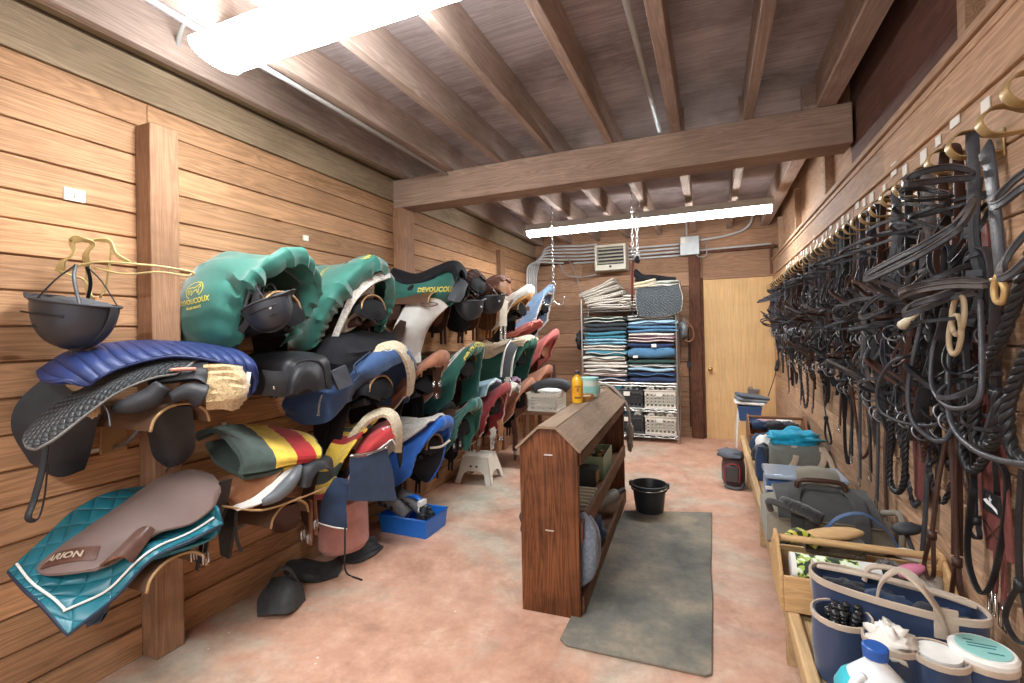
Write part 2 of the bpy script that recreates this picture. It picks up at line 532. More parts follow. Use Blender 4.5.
# left wall: boards, wide header board above
zl = [.0, .135, .27, .405, .54, .675, .81, .945, 1.08, 1.215, 1.35, 1.485, 1.62, 1.755, 1.89, 2.0, 2.135, 2.27, 2.41, 2.53]
planks('wall_left', 1, -1, zl, FRONT, BACK, LEFT, .05, W_LEFT, .007, joints=((1.4, 3.35, 5.3), (1.4, 5.4), (1.4, 3.35), (1.4, 3.4, 5.4)))
hb = MB(); hb.box((LEFT - .03, FRONT, 2.535), (LEFT + .004, BACK, 2.72), .5); hb.box((LEFT - .05, FRONT, 2.50), (LEFT - .02, BACK, CEIL), .1)
hb.box((LEFT + .0, FRONT, 2.735), (LEFT + .05, BACK, 2.80), .3)
struct(hb.build('wall_left_header', W_HEAD, bevel=.003, seg=1))
bb = MB(); bb.box((LEFT, 1.475, 0), (LEFT + .02, BACK, .15), .2); bb.box((LEFT, FRONT, 0), (LEFT + .012, 1.345, .13), .4)
struct(bb.build('baseboard_left', W_LEFT, bevel=.003, seg=1))
pm = MB(); pm.box((LEFT, 1.345, 0), (LEFT + .11, 1.47, 2.405), .45)
struct(pm.build('trim_1', W_POST, bevel=.006))
pm = MB(); pm.box((LEFT, 3.26, 0), (LEFT + .09, 3.44, 2.475), .6)
struct(pm.build('trim_2', W_POST, bevel=.006))
pm = MB(); pm.box((LEFT, 5.32, 0), (LEFT + .06, 5.45, 2.45), .25)
struct(pm.build('trim_3', W_POST, bevel=.005))

# right wall: boards up to a ledge, panels above it
zr = [0, .17, .34, .51, .68, .85, 1.02, 1.19, 1.36, 1.53, 1.70, 1.89, 2.08, 2.255]
planks('wall_right', 1, 1, zr, FRONT, BACK, RIGHT, .06, W_RIGHT, .007, joints=((2.6, 4.9), (1.2, 3.7), (3.1, 5.6)))
lg = MB(); lg.box((RIGHT - .018, FRONT, 2.255), (RIGHT + .12, BACK, 2.285), .35); lg.box((RIGHT - .006, FRONT, 2.225), (RIGHT + .02, BACK, 2.252), .7)
lg.box((RIGHT - .012, FRONT, 2.072), (RIGHT + .01, BACK, 2.092), .8)
struct(lg.build('trim_4', W_RIGHT, bevel=.004))
dp = MB(); dp.box((RIGHT + .07, 1.95, 2.285), (RIGHT + .09, 3.4, CEIL), .5)
struct(dp.build('wall_right_panel', W_DARKP))
dp = MB(); dp.box((RIGHT + .07, FRONT, 2.285), (RIGHT + .09, 1.945, CEIL), .7); dp.box((RIGHT + .07, 3.405, 2.285), (RIGHT + .09, BACK, CEIL), .8)
for y in (1.9, 3.85, 5.1, 6.3): dp.box((RIGHT + .02, y, 2.285), (RIGHT + .07, y + .05, CEIL - .2), .3)
struct(dp.build('wall_right_upper', W_RIGHT))

# back wall
zb = [0, .2, .4, .6, .8, 1.0, 1.2, 1.4, 1.6, 1.8, 2.0, 2.2, 2.42]
mb = MB()
planks('wall_back', 0, 1, zb, LEFT - .08, -.09, BACK, .06, W_BACK, .008, joints=((-1.3,), (-.9,), (-1.7,)))
planks('wall_back_over_door', 0, 1, [2.1, 2.42], -.09, RIGHT + .1, BACK, .06, W_BACK, .006)
planks('wall_back_header', 0, 1, [2.45, 2.68, CEIL], LEFT, RIGHT + .1, BACK, .06, W_BACK, .006)
lg = MB(); lg.box((LEFT, BACK - .03, 2.42), (RIGHT + .05, BACK + .03, 2.46), .3)
lg.box((-.255, BACK - .07, 0), (-.115, BACK + .01, 2.415), .15)
lg.box((-.115, BACK - .03, 0), (-.085, BACK + .01, 2.10), .25)
lg.box((RIGHT - .03, BACK - .03, 2.1), (RIGHT, BACK, 2.42), .5)
struct(lg.build('trim_5', wood('wood_back_post', S(112, 74, 56), 2, stain=.5), bevel=.005))
lg = MB(); lg.box((-.115, BACK - .02, 2.075), (RIGHT, BACK + .02, 2.10), .4)
lg.box((LEFT, BACK - .02, 0), (-.26, BACK, .12), .2)
struct(lg.build('baseboard_back', W_BACK, bevel=.003))

# door
wb = MB(); wb.box((LEFT - .1, BACK + .07, -.1), (RIGHT + .3, BACK + .1, CEIL + .1)); wb.box((LEFT - .1, FRONT, -.1), (LEFT - .06, BACK + .1, CEIL + .1)); wb.box((RIGHT + .1, FRONT, -.1), (RIGHT + .14, BACK + .1, CEIL + .1))
struct(wb.build('wall_outer', W_BACK))
dr = MB(); dr.box((-.083, BACK + .005, .0), (RIGHT + .03, BACK + .045, 2.072), .5)
door = struct(dr.build('door_1', W_DOOR, bevel=.003))
k = MB(); k.lathe([(.0, 0), (.027, 0), (.027, .006), (.012, .01), (.012, .035), (.02, .04), (.028, .052), (.028, .062), (.018, .07), (0, .071)], n=20, M=Matrix.Rotation(R(90), 4, 'X'), cap=False)
kn = k.build('door_knob', plain('brass', S(190, 150, 80), .3, .9, mottled=.1), smooth=True)
kn.parent = door; kn.location = (-.02, BACK + .005, .905)
k = MB(); k.box((-.06, -.01, -.06), (.06, .004, .06)); k.box((-.02, -.03, .03), (.075, -.006, .055)); k.tube([(-.04, -.02, .05), (-.05, -.03, .08), (-.02, -.03, .085), (-.005, -.02, .06)], .006)
hs = k.build('hasp', plain('galvanised', S(150, 150, 148), .4, .8, mottled=.2, bumpy=.2), bevel=.003)
hs.parent = door; hs.location = (.47, BACK + .0, .60)

# ceiling joists and the cross beam
for i, (x0, wd) in enumerate(((-2.32, .05), (-1.90, .055), (-1.475, .055), (-1.06, .05), (-.64, .05), (-.215, .065), (.215, .055), (.60, .10))):
    j = MB(); j.box((x0, FRONT, JOIST), (x0 + wd, BACK, CEIL + .005), .25 + .5 * ((i * 37) % 10) / 10)
    struct(j.build('ceiling_joist', W_JOIST, bevel=.003, seg=1))
b_ = MB(); b_.box((LEFT, 3.27, 2.475), (RIGHT + .05, 3.47, JOIST - .001), .5)
struct(b_.build('ceiling_beam', W_BEAM, bevel=.006))
for (x0, x1) in ((-.165, -.15 + .02), (.19, .215), (.53, .60)):
    j = MB(); j.box((x0 - .0, 3.275, JOIST), (x1, 3.33, 2.86), .1)
    struct(j.build('joist_block', W_JOIST))

# conduits fixed to the ceiling
M_COND = plain('conduit_grey', S(196, 198, 198), .45, .15, mottled=.1)
def conduit(pts, r, label, name='conduit', smooth=5, mat=None, group='electrical conduits'):
    t = MB(); t.tube(pts, r, 10, smooth)
    o = t.build(name, mat or M_COND, smooth=True); tag(o, label, 'conduit', group if group else None)
    return o


# ================================================================== LIGHT FITTINGS
M_HOUS = plain('lamp_housing', S(186, 184, 178), .5, .0, mottled=.06)
def lamp_near():
    t = thing('ceiling_light', 'wide four foot fluorescent light with curved clear lens near the left wall', 'ceiling light', (-1.38, 1.41, 2.6))
    x0, x1 = -1.945, -.73
    b = MB(); b.box((x0 + .02, 1.33, 2.655), (x1 - .02, 1.49, 2.71)); b.build('housing', M_HOUS, t, bevel=.004)
    prof = [(1.285, 2.662), (1.295, 2.635), (1.33, 2.61), (1.41, 2.598), (1.49, 2.61), (1.525, 2.635), (1.535, 2.662)]
    b = MB(); rings = [[Vector((xx, y, z)) for y, z in prof] for xx in (x0, x1)]
    b.ring_loft(rings, True, True)
    b.build('diffuser', emis('lamp_glow_near', (.94, .98, 1), LAMP_NEAR), t, smooth='auto')
    for xx in (x0 - .002, x1 + .002):
        b = MB(); b.tube([(xx, y, z - .002) for y, z in prof], .005, 6, 3); b.build('end_rim', plain('clear_rim', S(230, 230, 228), .2), t, smooth=True)
    for xx in (-1.93, -1.56, -1.16, -.76):
        b = MB(); b.blob((xx, 1.535, 2.655), (.008, .006, .014)); b.build('lens_clip', M_HOUS, t, smooth=True)
lamp_near()
def lamp_far():
    t = thing('ceiling_light', 'long thin eight foot fluorescent strip hanging beyond the cross beam', 'ceiling light', (-.67, 4.98, 2.5))
    x0, x1 = -1.87, .55
    b = MB(); b.box((x0, 4.93, 2.55), (x1, 5.09, 2.62)); b.build('housing', M_HOUS, t, bevel=.004)
    b = MB(); b.prism([(4.93, 2.549), (4.945, 2.515), (4.98, 2.50), (5.05, 2.50), (5.08, 2.515), (5.09, 2.549)], 0, x0 + .01, x1 - .01)
    b.build('diffuser', emis('lamp_glow_far', (.96, .985, 1), LAMP_FAR), t, smooth='auto')
    for xx in (x0 - .001, x1 - .012):
        b = MB(); b.prism([(4.925, 2.625), (4.925, 2.545), (4.945, 2.505), (5.085, 2.505), (5.1, 2.545), (5.1, 2.625)], 0, xx, xx + .014); b.build('end_cap', M_HOUS, t)
    for xx in (-1.5, -.67, .2):
        b = MB(); b.tube([(xx, 5.01, 2.62), (xx, 5.01, 2.905)], .006, 6); b.build('hanger', M_HOUS, t)
lamp_far()


# ================================================================== SADDLES, RACKS AND COVERS ON THE LEFT WALL
BLK = leather('leather_black', (.018, .018, .02), .4)
BLK2 = leather('leather_black_worn', (.026, .026, .029), .5)
BRN = leather('leather_brown', S(112, 72, 50), .42)
TAN = leather('leather_tan', S(150, 104, 74), .45)
DKB = leather('leather_dark_brown', S(66, 44, 36), .42)
STEEL = plain('steel', (.62, .62, .62), .25, 1.0, mottled=.05)
BENTWOOD = plain('bent_wood', S(168, 134, 92), .5, mottled=.12)
GREEN = fabric('cover_green', S(48, 108, 96), mottled=.12, rough=.48, sheen=.4)
GREEN_D = fabric('cover_dark_green', S(46, 98, 86), mottled=.12, rough=.7)
NAVY = fabric('cloth_navy', S(46, 62, 88))
NAVY_L = fabric('cloth_blue', S(60, 86, 128), rough=.7, sheen=.3)
ROYAL = fabric('cloth_royal_blue', S(34, 98, 188), rough=.7, sheen=.3)
RED = fabric('cloth_red', S(186, 62, 64), rough=.7)
MAROON = fabric('cloth_maroon', S(158, 66, 70), rough=.75)
CREAM = fabric('cloth_cream', S(222, 212, 192))
WHITE = fabric('cloth_white', S(226, 224, 218))
RUST = fabric('cloth_rust', S(178, 124, 98), rough=.7)
BLACKF = fabric('cloth_black', S(32, 32, 36), rough=.8, sheen=.03)
FLEECE = fleece('fleece_cream', S(226, 208, 176))
FLEECE_T = fleece('fleece_tan', S(206, 178, 134))
FLEECE_W = fleece('fleece_white', S(226, 222, 212))
GOLD = plain('gold_print', S(214, 200, 90), .6)
WHITEP = plain('white_print', S(225, 228, 230), .6)

def mirror(row, drop=0.0, dx=0.0):
    """near half of an arch (near hem ... top) -> the whole arch over to the far hem"""
    top = row[-1]; out = [Vector(p) for p in row]
    k = len(row) - 1
    for i, p in enumerate(reversed(row[:-1])):
        t = (i + 1) / k
        out.append(Vector((p[0] + dx * t, 2 * top[1] - p[1], p[2] - drop * t)))
    return out
def arch(x, z, yc, hw, drop, xh=None, fl=.04, dropf=None):
    """arch of nine points over the rack: top (x, yc, z), hems hanging by drop, hem's x may differ"""
    xh = x if xh is None else xh
    dropf = drop if dropf is None else dropf
    def side(s, d):
        return [(xh, yc + s * (hw + fl), z - d), (xh + (x - xh) * .3, yc + s * (hw + fl * .7), z - d * .62), (xh + (x - xh) * .7, yc + s * hw * .93, z - min(d * .3, .12)), (x, yc + s * hw * .5, z - .025)]
    return side(-1, drop) + [(x, yc, z)] + side(1, dropf)[::-1]

# --- a bent wood saddle rack and an English saddle, built once and copied
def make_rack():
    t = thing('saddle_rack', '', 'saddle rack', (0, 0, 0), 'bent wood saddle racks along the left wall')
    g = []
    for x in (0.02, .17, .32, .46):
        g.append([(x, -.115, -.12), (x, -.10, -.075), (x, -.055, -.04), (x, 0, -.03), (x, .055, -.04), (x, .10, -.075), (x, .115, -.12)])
    sheet(g, .008, 3, 4).build('rack_arm', plain('rack_shaded_brown', S(92, 66, 48), .6, mottled=.2), t, smooth='auto')  # shade on the underside is put into the arm's dark brown colour
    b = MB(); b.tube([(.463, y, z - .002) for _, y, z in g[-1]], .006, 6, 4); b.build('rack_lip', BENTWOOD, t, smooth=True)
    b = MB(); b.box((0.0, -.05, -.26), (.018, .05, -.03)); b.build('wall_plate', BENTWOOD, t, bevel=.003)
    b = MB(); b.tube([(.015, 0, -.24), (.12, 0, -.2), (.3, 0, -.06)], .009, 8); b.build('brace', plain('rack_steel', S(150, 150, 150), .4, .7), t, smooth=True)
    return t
def make_saddle(mat, seatmat, label, rough=0):
    t = thing('saddle', label, 'saddle', (0, 0, 0), 'saddles on the left wall racks')
    # seat: narrow waist, raised pommel by the wall and a wide round cantle outwards
    g = []
    for x, z, hw, d in ((.05, .055, .05, .10), (.10, .06, .075, .10), (.18, .022, .08, .09), (.28, .0, .095, .07), (.38, .02, .135, .07), (.46, .07, .165, .08), (.505, .085, .15, .10), (.52, .05, .11, .09), (.528, .0, .07, .05), (.52, -.05, .03, .02)):
        g.append([(x, -hw, z - d), (x, -hw * .92, z - d * .45), (x, -hw * .55, z - .008), (x, 0, z + .004 - (.012 if .1 < x < .45 else 0)), (x, hw * .55, z - .008), (x, hw * .92, z - d * .45), (x, hw, z - d)])
    sheet(g, .02, 4, 4).build('seat', seatmat, t, smooth='auto')
    for s in (-1, 1):
        g = [[(.10, s * .075, .01), (.06, s * .15, -.12), (.0 + .05, s * .19, -.27), (.09, s * .20, -.36)],
             [(.19, s * .085, -.02), (.17, s * .165, -.14), (.16, s * .205, -.29), (.17, s * .215, -.40)],
             [(.27, s * .10, -.04), (.27, s * .17, -.15), (.26, s * .20, -.29), (.25, s * .21, -.40)],
             [(.34, s * .11, -.05), (.35, s * .16, -.14), (.33, s * .19, -.26), (.31, s * .20, -.35)]]
        sheet(g, .009, 5, 5).build('flap', mat, t, smooth='auto')
        b = MB(); b.tube([(.16, s * .07, -.1), (.28, s * .08, -.10), (.38, s * .09, -.08), (.46, s * .08, -.06)], lambda q: .026 + .008 * q, 10, 4); b.build('panel', mat, t, smooth=True)
        b = MB(); b.strap([(.21, s * .11, -.03), (.21, s * .19, -.16), (.2, s * .235, -.32), (.195, s * .24, -.44)], .026, .006, (1, 0, 0)); b.build('stirrup_leather', mat, t, smooth='auto')
        b = MB()
        for xx in (.235, .275):
            b.strap([(xx, s * .12, -.1), (xx, s * .16, -.28), (xx - .01, s * .15, -.50)], .022, .005, (1, 0, 0))
        b.build('girth_straps', mat, t, smooth='auto')
    return t
SEATB = plain('seat_black', (.012, .012, .014), .7, 0, .15, .2, 120)
rack0 = make_rack()
saddle_b = make_saddle(BLK, SEATB, '')
saddle_t = make_saddle(BRN, TAN, '')
saddle_d = make_saddle(DKB, SEATB, '')
used = {}
def place(proto, x, y, z, label, rz=0, sc=1):
    if proto is not rack0 and ('inside' in label or 'under' in label): z -= .13; sc = .86 * sc
    if proto.name not in used:
        used[proto.name] = 1
        proto.location = (x, y, z); proto.rotation_euler = (0, 0, rz); proto.scale = (sc, sc, sc); proto['label'] = label
        return proto
    return dup(proto, (x, y, z), label, (0, 0, rz), (sc, sc, sc))
def cover(name, label, cat, grid, mat, th=.008, trim=None, trim_r=.006, group=None, text=(), **kw):
    """a cloth or leather thing lying over a rack; trim = piping material round its edge; text = (words, u, v, size, material, angle)"""
    B = sheet(grid, th, **kw)
    t = thing(name, label, cat, B.edge[0], group)
    o = B.build('cloth' if 'cover' in name or 'blanket' in name or 'towel' in name else 'body', mat, t, smooth='auto')
    if trim:
        E_ = B.edge; st = max(1, len(E_) // 90)
        p = MB(); p.tube([q for q in E_[::st]], trim_r, 6, 1, closed=True); p.build('binding', trim, t, smooth=True)
    for (s, u, v, size, m_, ang) in text:
        c, n_ = math.cos(ang), math.sin(ang)
        tm = MB(); text_on(tm, s, size, lambda x, y: on_sheet(B, u + (x * c - y * n_), v + (x * n_ + y * c), .003), bold=size * .02)
        tm.build('lettering', m_, t)
    return t, B


def rows(*a): return [[Vector(p) for p in r] for r in a]
def piece(t, name, grid, mat, th=.01, trim=None, trim_r=.005, parent=None, **kw):
    B = sheet(grid, th, **kw); o = B.build(name, mat, t, smooth='auto')
    if parent is not None: sub(o, parent)
    if trim:
        E_ = B.edge; st = max(1, len(E_) // 80)
        p = MB(); p.tube(E_[::st], trim_r, 6, 1, closed=True); sub(p.build('binding', trim, t, smooth=True), o)
    return o, B
def tubep(t, name, pts, r, mat, n=8, smooth=4, closed=False):
    b = MB(); b.tube(pts, r, n, smooth, closed); return b.build(name, mat, t, smooth=True)
def strapp(t, name, pts, w_, th, mat, side=None, smooth=4, closed=False):
    b = MB(); b.strap(pts, w_, th, side, smooth, closed); return b.build(name, mat, t, smooth='auto')
def buckle(t, c, w_=.022, h=.03, mat=None, name='buckle', yz=True):
    b = MB(); x, y, z = c
    d = (lambda a, c_: (x + a, y, z + c_)) if not yz else (lambda a, c_: (x, y + a, z + c_))
    b.tube([d(-w_, -h), d(w_, -h), d(w_, h), d(-w_, h)], .0028, 6, 1, closed=True); b.tube([d(0, -h), d(0, h)], .0022, 5, 1)
    return b.build(name, mat or STEEL, t, smooth=True)
def helmet(label, c, tilt, yaw, size=1.0, straps=True, name='riding_helmet', vents=True, mat=None):
    """riding helmet hung crown down: shell, peak, harness, badge"""
    mat = mat or plain('helmet_shell', (.022, .024, .03), .38, mottled=.15)
    t = thing(name, label, 'helmet', c, None)
    M = Matrix.Rotation(yaw, 4, 'Z') @ Matrix.Rotation(tilt, 4, 'Y') @ Matrix.Scale(size, 4)
    b = MB(); n = 32; rings = []
    for k in range(0, 13):      # bowl hanging downwards, rim at z = 0
        a = PI / 2 * k / 12
        rings.append([Vector((.125 * math.cos(a) ** .75 * math.cos(2 * PI * j / n) * (1.06 if math.cos(2 * PI * j / n) > 0 else 1), .098 * math.cos(a) ** .75 * math.sin(2 * PI * j / n), -.152 * math.sin(a) ** 1.02 - (.012 if k == 0 else 0) + (.012 if k == 0 else 0))) for j in range(n)])
    for k in range(11, -1, -1):
        a = PI / 2 * k / 12
        rings_in = [Vector((.112 * math.cos(a) ** .75 * math.cos(2 * PI * j / n), .086 * math.cos(a) ** .75 * math.sin(2 * PI * j / n), -.12 * math.sin(a))) for j in range(n)]
        if k == 11: inner = []
        inner.append(rings_in)
    rings = rings[::-1]
    allr = rings + inner[::-1]
    allr = [[Vector(c) + M @ p for p in r] for r in allr]
    b.ring_loft(allr, True, True); b.build('shell', mat, t, smooth='auto')
    p = MB(); p.blob(Vector(c) + M @ Vector((0, 0, -.02)), (.113 * size, .092 * size, .04 * size), 2, .12, 3, 20, 12, M=Matrix.Rotation(yaw, 4, 'Z') @ Matrix.Rotation(tilt, 4, 'Y')); p.build('liner', plain('liner_grey', S(70, 72, 76), .8, mottled=.2), t, smooth=True)
    # rim piping and raised centre strip
    p = MB(); p.tube([Vector(c) + M @ Vector((.128 * math.cos(q) * (1.04 if math.cos(q) > 0 else 1), .1 * math.sin(q), 0)) for q in [2 * PI * i / 24 for i in range(24)]], .005, 6, 2, closed=True); p.build('rim', BLKH, t, smooth=True)
    p = MB(); p.strap([Vector(c) + M @ Vector((.131 * math.cos(q), 0, -.155 * math.sin(q))) for q in [PI * i / 14 for i in range(15)]], .03, .006, M.to_3x3() @ Vector((0, 1, 0)), 2); p.build('centre_strip', BLKH, t, smooth='auto')
    # peak
    g = []
    for r_, z in ((.118, .0), (.150, .004), (.178, .014)):
        g.append([Vector(c) + M @ Vector((r_ * math.cos(q) * 1.0, (.098 if r_ < .12 else .09) * math.sin(q) / math.sin(1.0) * (1 if r_ < .12 else .92 if r_ < .16 else .55), z)) for q in (-1.0, -.66, -.33, 0, .33, .66, 1.0)])
    sheet(g, .005, 3, 3).build('peak', BLKH, t, smooth='auto')
    if straps:
        for s in (-1, 1):
            b = MB()
            b.strap([Vector(c) + M @ Vector(q) for q in ((.05, s * .085, 0), (.02, s * .06, .07), (.0, s * .02, .125))], .012, .003)
            b.strap([Vector(c) + M @ Vector(q) for q in ((-.08, s * .07, 0), (-.03, s * .05, .08), (.0, s * .02, .125))], .012, .003)
            b.build('harness_strap', BLK, t, smooth='auto')
    if vents:
        for s in (-1, 1):
            for q in (.35, .75):
                b = MB(); b.tube([Vector(c) + M @ Vector((.10 * math.cos(q), s * .09 * math.cos(q * .8), -.125 * math.sin(q))), Vector(c) + M @ Vector((.03, s * .104 * math.cos(q), -.128 * math.sin(q))), Vector(c) + M @ Vector((-.05, s * .098 * math.cos(q), -.128 * math.sin(q)))], .0035, 6, 4)
                b.build('vent_slot', plain('vent_dark', (.006, .006, .006), .6), t, smooth=True)
    b = MB(); b.lathe([(0, 0), (.008, 0), (.008, .002), (0, .002)], c=Vector(c) + M @ Vector((.06, -.088, -.05)), n=12, M=Matrix.Rotation(R(90), 4, 'X')); b.build('badge', WHITEP, t)
    return t
BLKH = plain('helmet_trim', (.03, .03, .034), .6)

# ------------------------------------------------ column by the near post
# racks (one under every saddle)
RK = 'saddle rack '
spots = []   # (yc, rack top z, which)
racks = [(1.24, 1.20, 'under the dark blue quilted pad, near end of the left wall'), (1.22, .61, 'under the teal pad, lowest at the near end'),
         (1.73, 1.68, 'inside the large green cover with a gold horse emblem'), (1.76, .64, 'under the folded red, yellow and green blanket'),
         (2.42, 1.71, 'inside the green cover showing white fleece'), (2.48, 1.20, 'inside the blue cover beneath the black bag'), (2.36, .74, 'inside the red cover lettered KWPN'),
         (3.16, 1.78, 'under the green cover with a long black top'), (3.05, 1.24, 'inside the rust cover beside the blue one'), (3.10, .70, 'inside the bright blue cover above the tote tray'),
         (3.72, 1.80, 'behind the first of the two hanging helmets'), (3.70, 1.30, 'inside the green cover with a white edged slit'), (3.62, .80, 'inside the small green cover above the step stool'),
         (4.30, 1.82, 'behind the second of the two hanging helmets'), (4.28, .84, 'inside the maroon cover below the pale blue cloth'),
         (4.95, 1.80, 'under the cream fleece with an orange lining'), (4.92, 1.30, 'inside the dark green cover with cream fleece'), (4.95, .80, 'inside the tan cover beside the lilac cloth'),
         (5.70, 1.82, 'under the white fleece nearest the conduits'), (5.72, 1.30, 'under the pink saddle cloth'), (5.55, .84, 'inside the small brown cover at the far end')]
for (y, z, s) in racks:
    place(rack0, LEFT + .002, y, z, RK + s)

# --- A2: black saddle with a quilted flap, sheepskin at the back, navy pad on top
t = thing('saddle', 'black saddle with braided quilted flap and tan sheepskin, under the dark blue pad', 'saddle', (-2.1, 1.24, 1.22), 'saddles on the left wall racks')
QB = quilt('quilt_black', S(62, 64, 66), .022, 1.0, .5)
piece(t, 'quilted_flap', rows(
    [(-2.000, 1.408, 1.366), (-1.980, 1.341, 1.344), (-1.950, 1.271, 1.315), (-1.940, 1.218, 1.288)],
    [(-2.060, 1.278, 1.372), (-2.030, 1.232, 1.342), (-2.000, 1.188, 1.313), (-1.970, 1.148, 1.278)],
    [(-2.100, 1.145, 1.323), (-2.050, 1.097, 1.289), (-2.000, 1.057, 1.264), (-1.980, 1.040, 1.238)],
    [(-2.140, 1.021, 1.250), (-2.080, 0.986, 1.223), (-2.020, 0.957, 1.198), (-1.990, 0.954, 1.175)],
    [(-2.160, 0.919, 1.177), (-2.100, 0.888, 1.144), (-2.040, 0.867, 1.117), (-2.000, 0.871, 1.106)],
    [(-2.160, 0.865, 1.117), (-2.100, 0.833, 1.101), (-2.040, 0.817, 1.086), (-2.020, 0.828, 1.078)]), QB, .016, trim=plain('grey_binding', S(110, 108, 104), .6), trim_r=.006)
g, _ = piece(t, 'seat', rows(
    [(-2.000, 1.151, 1.251), (-2.030, 1.176, 1.282), (-2.080, 1.224, 1.310), (-2.150, 1.305, 1.329)],
    [(-1.950, 1.209, 1.257), (-1.980, 1.228, 1.298), (-2.040, 1.277, 1.327), (-2.120, 1.357, 1.343)],
    [(-1.900, 1.265, 1.261), (-1.930, 1.290, 1.302), (-2.000, 1.337, 1.331), (-2.080, 1.409, 1.349)],
    [(-1.870, 1.289, 1.239), (-1.890, 1.312, 1.289), (-1.940, 1.347, 1.319), (-2.050, 1.442, 1.338)]), BLK, .02)
b = MB(); b.tube([(-1.945, 1.199, 1.305), (-1.925, 1.235, 1.306), (-1.905, 1.273, 1.304)], .007, 8); sub(b.build('seat_inset', plain('inset_tan', S(190, 130, 110), .5), t, smooth=True), g)
for pts, rr in ((((-2.020, 1.041, 1.178), (-1.980, 1.078, 1.185), (-1.960, 1.134, 1.204), (-1.940, 1.169, 1.250)), lambda q: .012 + .028 * math.sin(PI * min(1, q * 1.0) * .8)), (((-1.920, 1.182, 1.199), (-1.900, 1.237, 1.216), (-1.880, 1.283, 1.195)), lambda q: .02 + .03 * q)):
    b = MB(); b.tube(pts, rr, 12, 6); b.build('panel', BLK2, t, smooth=True)
b = MB(); g_ = rows(
    [(-1.920, 1.316, 1.313), (-1.900, 1.306, 1.248), (-1.880, 1.295, 1.186), (-1.900, 1.309, 1.151)],
    [(-1.880, 1.365, 1.314), (-1.860, 1.359, 1.252), (-1.850, 1.342, 1.189), (-1.880, 1.354, 1.141)],
    [(-1.870, 1.421, 1.297), (-1.840, 1.420, 1.238), (-1.840, 1.401, 1.177), (-1.870, 1.382, 1.133)],
    [(-1.950, 1.501, 1.290), (-1.930, 1.514, 1.227), (-1.920, 1.491, 1.167), (-1.950, 1.479, 1.124)])
piece(t, 'sheepskin', g_, FLEECE_T, .035, wr=.012, wf=22)
piece(t, 'hanging_flap', rows(
    [(-2.300, 0.991, 1.310), (-2.250, 1.054, 1.205), (-2.150, 1.095, 1.176)],
    [(-2.360, 0.924, 1.211), (-2.300, 0.999, 1.090), (-2.220, 1.097, 1.115)],
    [(-2.380, 0.909, 1.110), (-2.340, 1.000, 0.992), (-2.280, 1.105, 1.007)],
    [(-2.380, 0.958, 0.972), (-2.360, 1.032, 0.901), (-2.340, 1.106, 0.914)]), BLK, .02)
piece(t, 'hanging_flap', rows(
    [(-2.100, 1.178, 1.166), (-2.050, 1.242, 1.155), (-2.000, 1.318, 1.149)],
    [(-2.120, 1.225, 1.056), (-2.060, 1.258, 1.041), (-2.020, 1.338, 1.040)],
    [(-2.140, 1.255, 0.958), (-2.080, 1.285, 0.943), (-2.050, 1.353, 0.959)],
    [(-2.140, 1.294, 0.907), (-2.100, 1.297, 0.897), (-2.080, 1.330, 0.911)]), BLK, .03)
strapp(t, 'strap', [(-2.090, 1.291, 0.920), (-2.100, 1.273, 0.874)], .02, .005, BLK)
strapp(t, 'stirrup_leather', [(-2.200, 0.930, 1.073), (-2.200, 0.918, 0.970), (-2.200, 0.895, 0.871), (-2.190, 0.875, 0.817), (-2.190, 0.901, 0.804), (-2.200, 0.922, 0.862), (-2.200, 0.934, 0.983)], .02, .005, BLK)
strapp(t, 'loose_strap', [(-2.020, 1.004, 1.212), (-2.010, 1.023, 1.167), (-2.000, 1.024, 1.117)], .022, .005, plain('grey_webbing', S(90, 92, 96), .7))
b = MB(); b.blob((-2.060, 1.000, 1.183), (.03, .025, .035), 4, .4, 4); b.build('wool_tuft', FLEECE_T, t, smooth=True)

QN = quilt('quilt_navy', S(38, 52, 98), .045, 1.0, .5, diamond=False)
t, B = cover('saddle_pad', 'dark blue quilted saddle pad lying on top of the black saddle under the near helmet', 'saddle pad', rows(
    [(-1.860, 1.519, 1.245), (-1.860, 1.500, 1.309), (-1.950, 1.517, 1.352), (-2.150, 1.578, 1.379)],
    [(-1.900, 1.407, 1.315), (-1.930, 1.402, 1.345), (-2.030, 1.429, 1.374), (-2.200, 1.472, 1.401)],
    [(-1.980, 1.240, 1.357), (-2.020, 1.227, 1.378), (-2.120, 1.248, 1.398), (-2.250, 1.285, 1.416)],
    [(-2.020, 1.085, 1.328), (-2.060, 1.064, 1.359), (-2.150, 1.084, 1.389), (-2.280, 1.129, 1.404)],
    [(-2.020, 0.999, 1.291), (-2.060, 0.980, 1.332), (-2.160, 0.995, 1.363), (-2.300, 1.041, 1.379)],
    [(-2.040, 0.979, 1.268), (-2.080, 0.946, 1.295), (-2.180, 0.951, 1.322), (-2.300, 0.986, 1.340)],
    [(-2.070, 0.930, 1.290), (-2.100, 0.913, 1.284), (-2.200, 0.923, 1.288), (-2.300, 0.951, 1.313)]), QN, .018, trim=plain('navy_binding', S(30, 44, 90), .5), trim_r=.007)
piece(t, 'far_side', rows(
    [(-1.950, 1.502, 1.353), (-1.870, 1.508, 1.317), (-1.860, 1.519, 1.245), (-1.870, 1.516, 1.192)],
    [(-1.930, 1.466, 1.275), (-1.900, 1.481, 1.248), (-1.900, 1.500, 1.202), (-1.900, 1.490, 1.159)],
    [(-1.970, 1.476, 1.216), (-1.960, 1.488, 1.180), (-1.960, 1.497, 1.152), (-1.970, 1.495, 1.138)]), QN, .016)
b = MB(); b.strap([(-1.855, 1.471, 1.276), (-1.860, 1.464, 1.220)], .018, .003); b.build('label_tab', WHITEP, t)

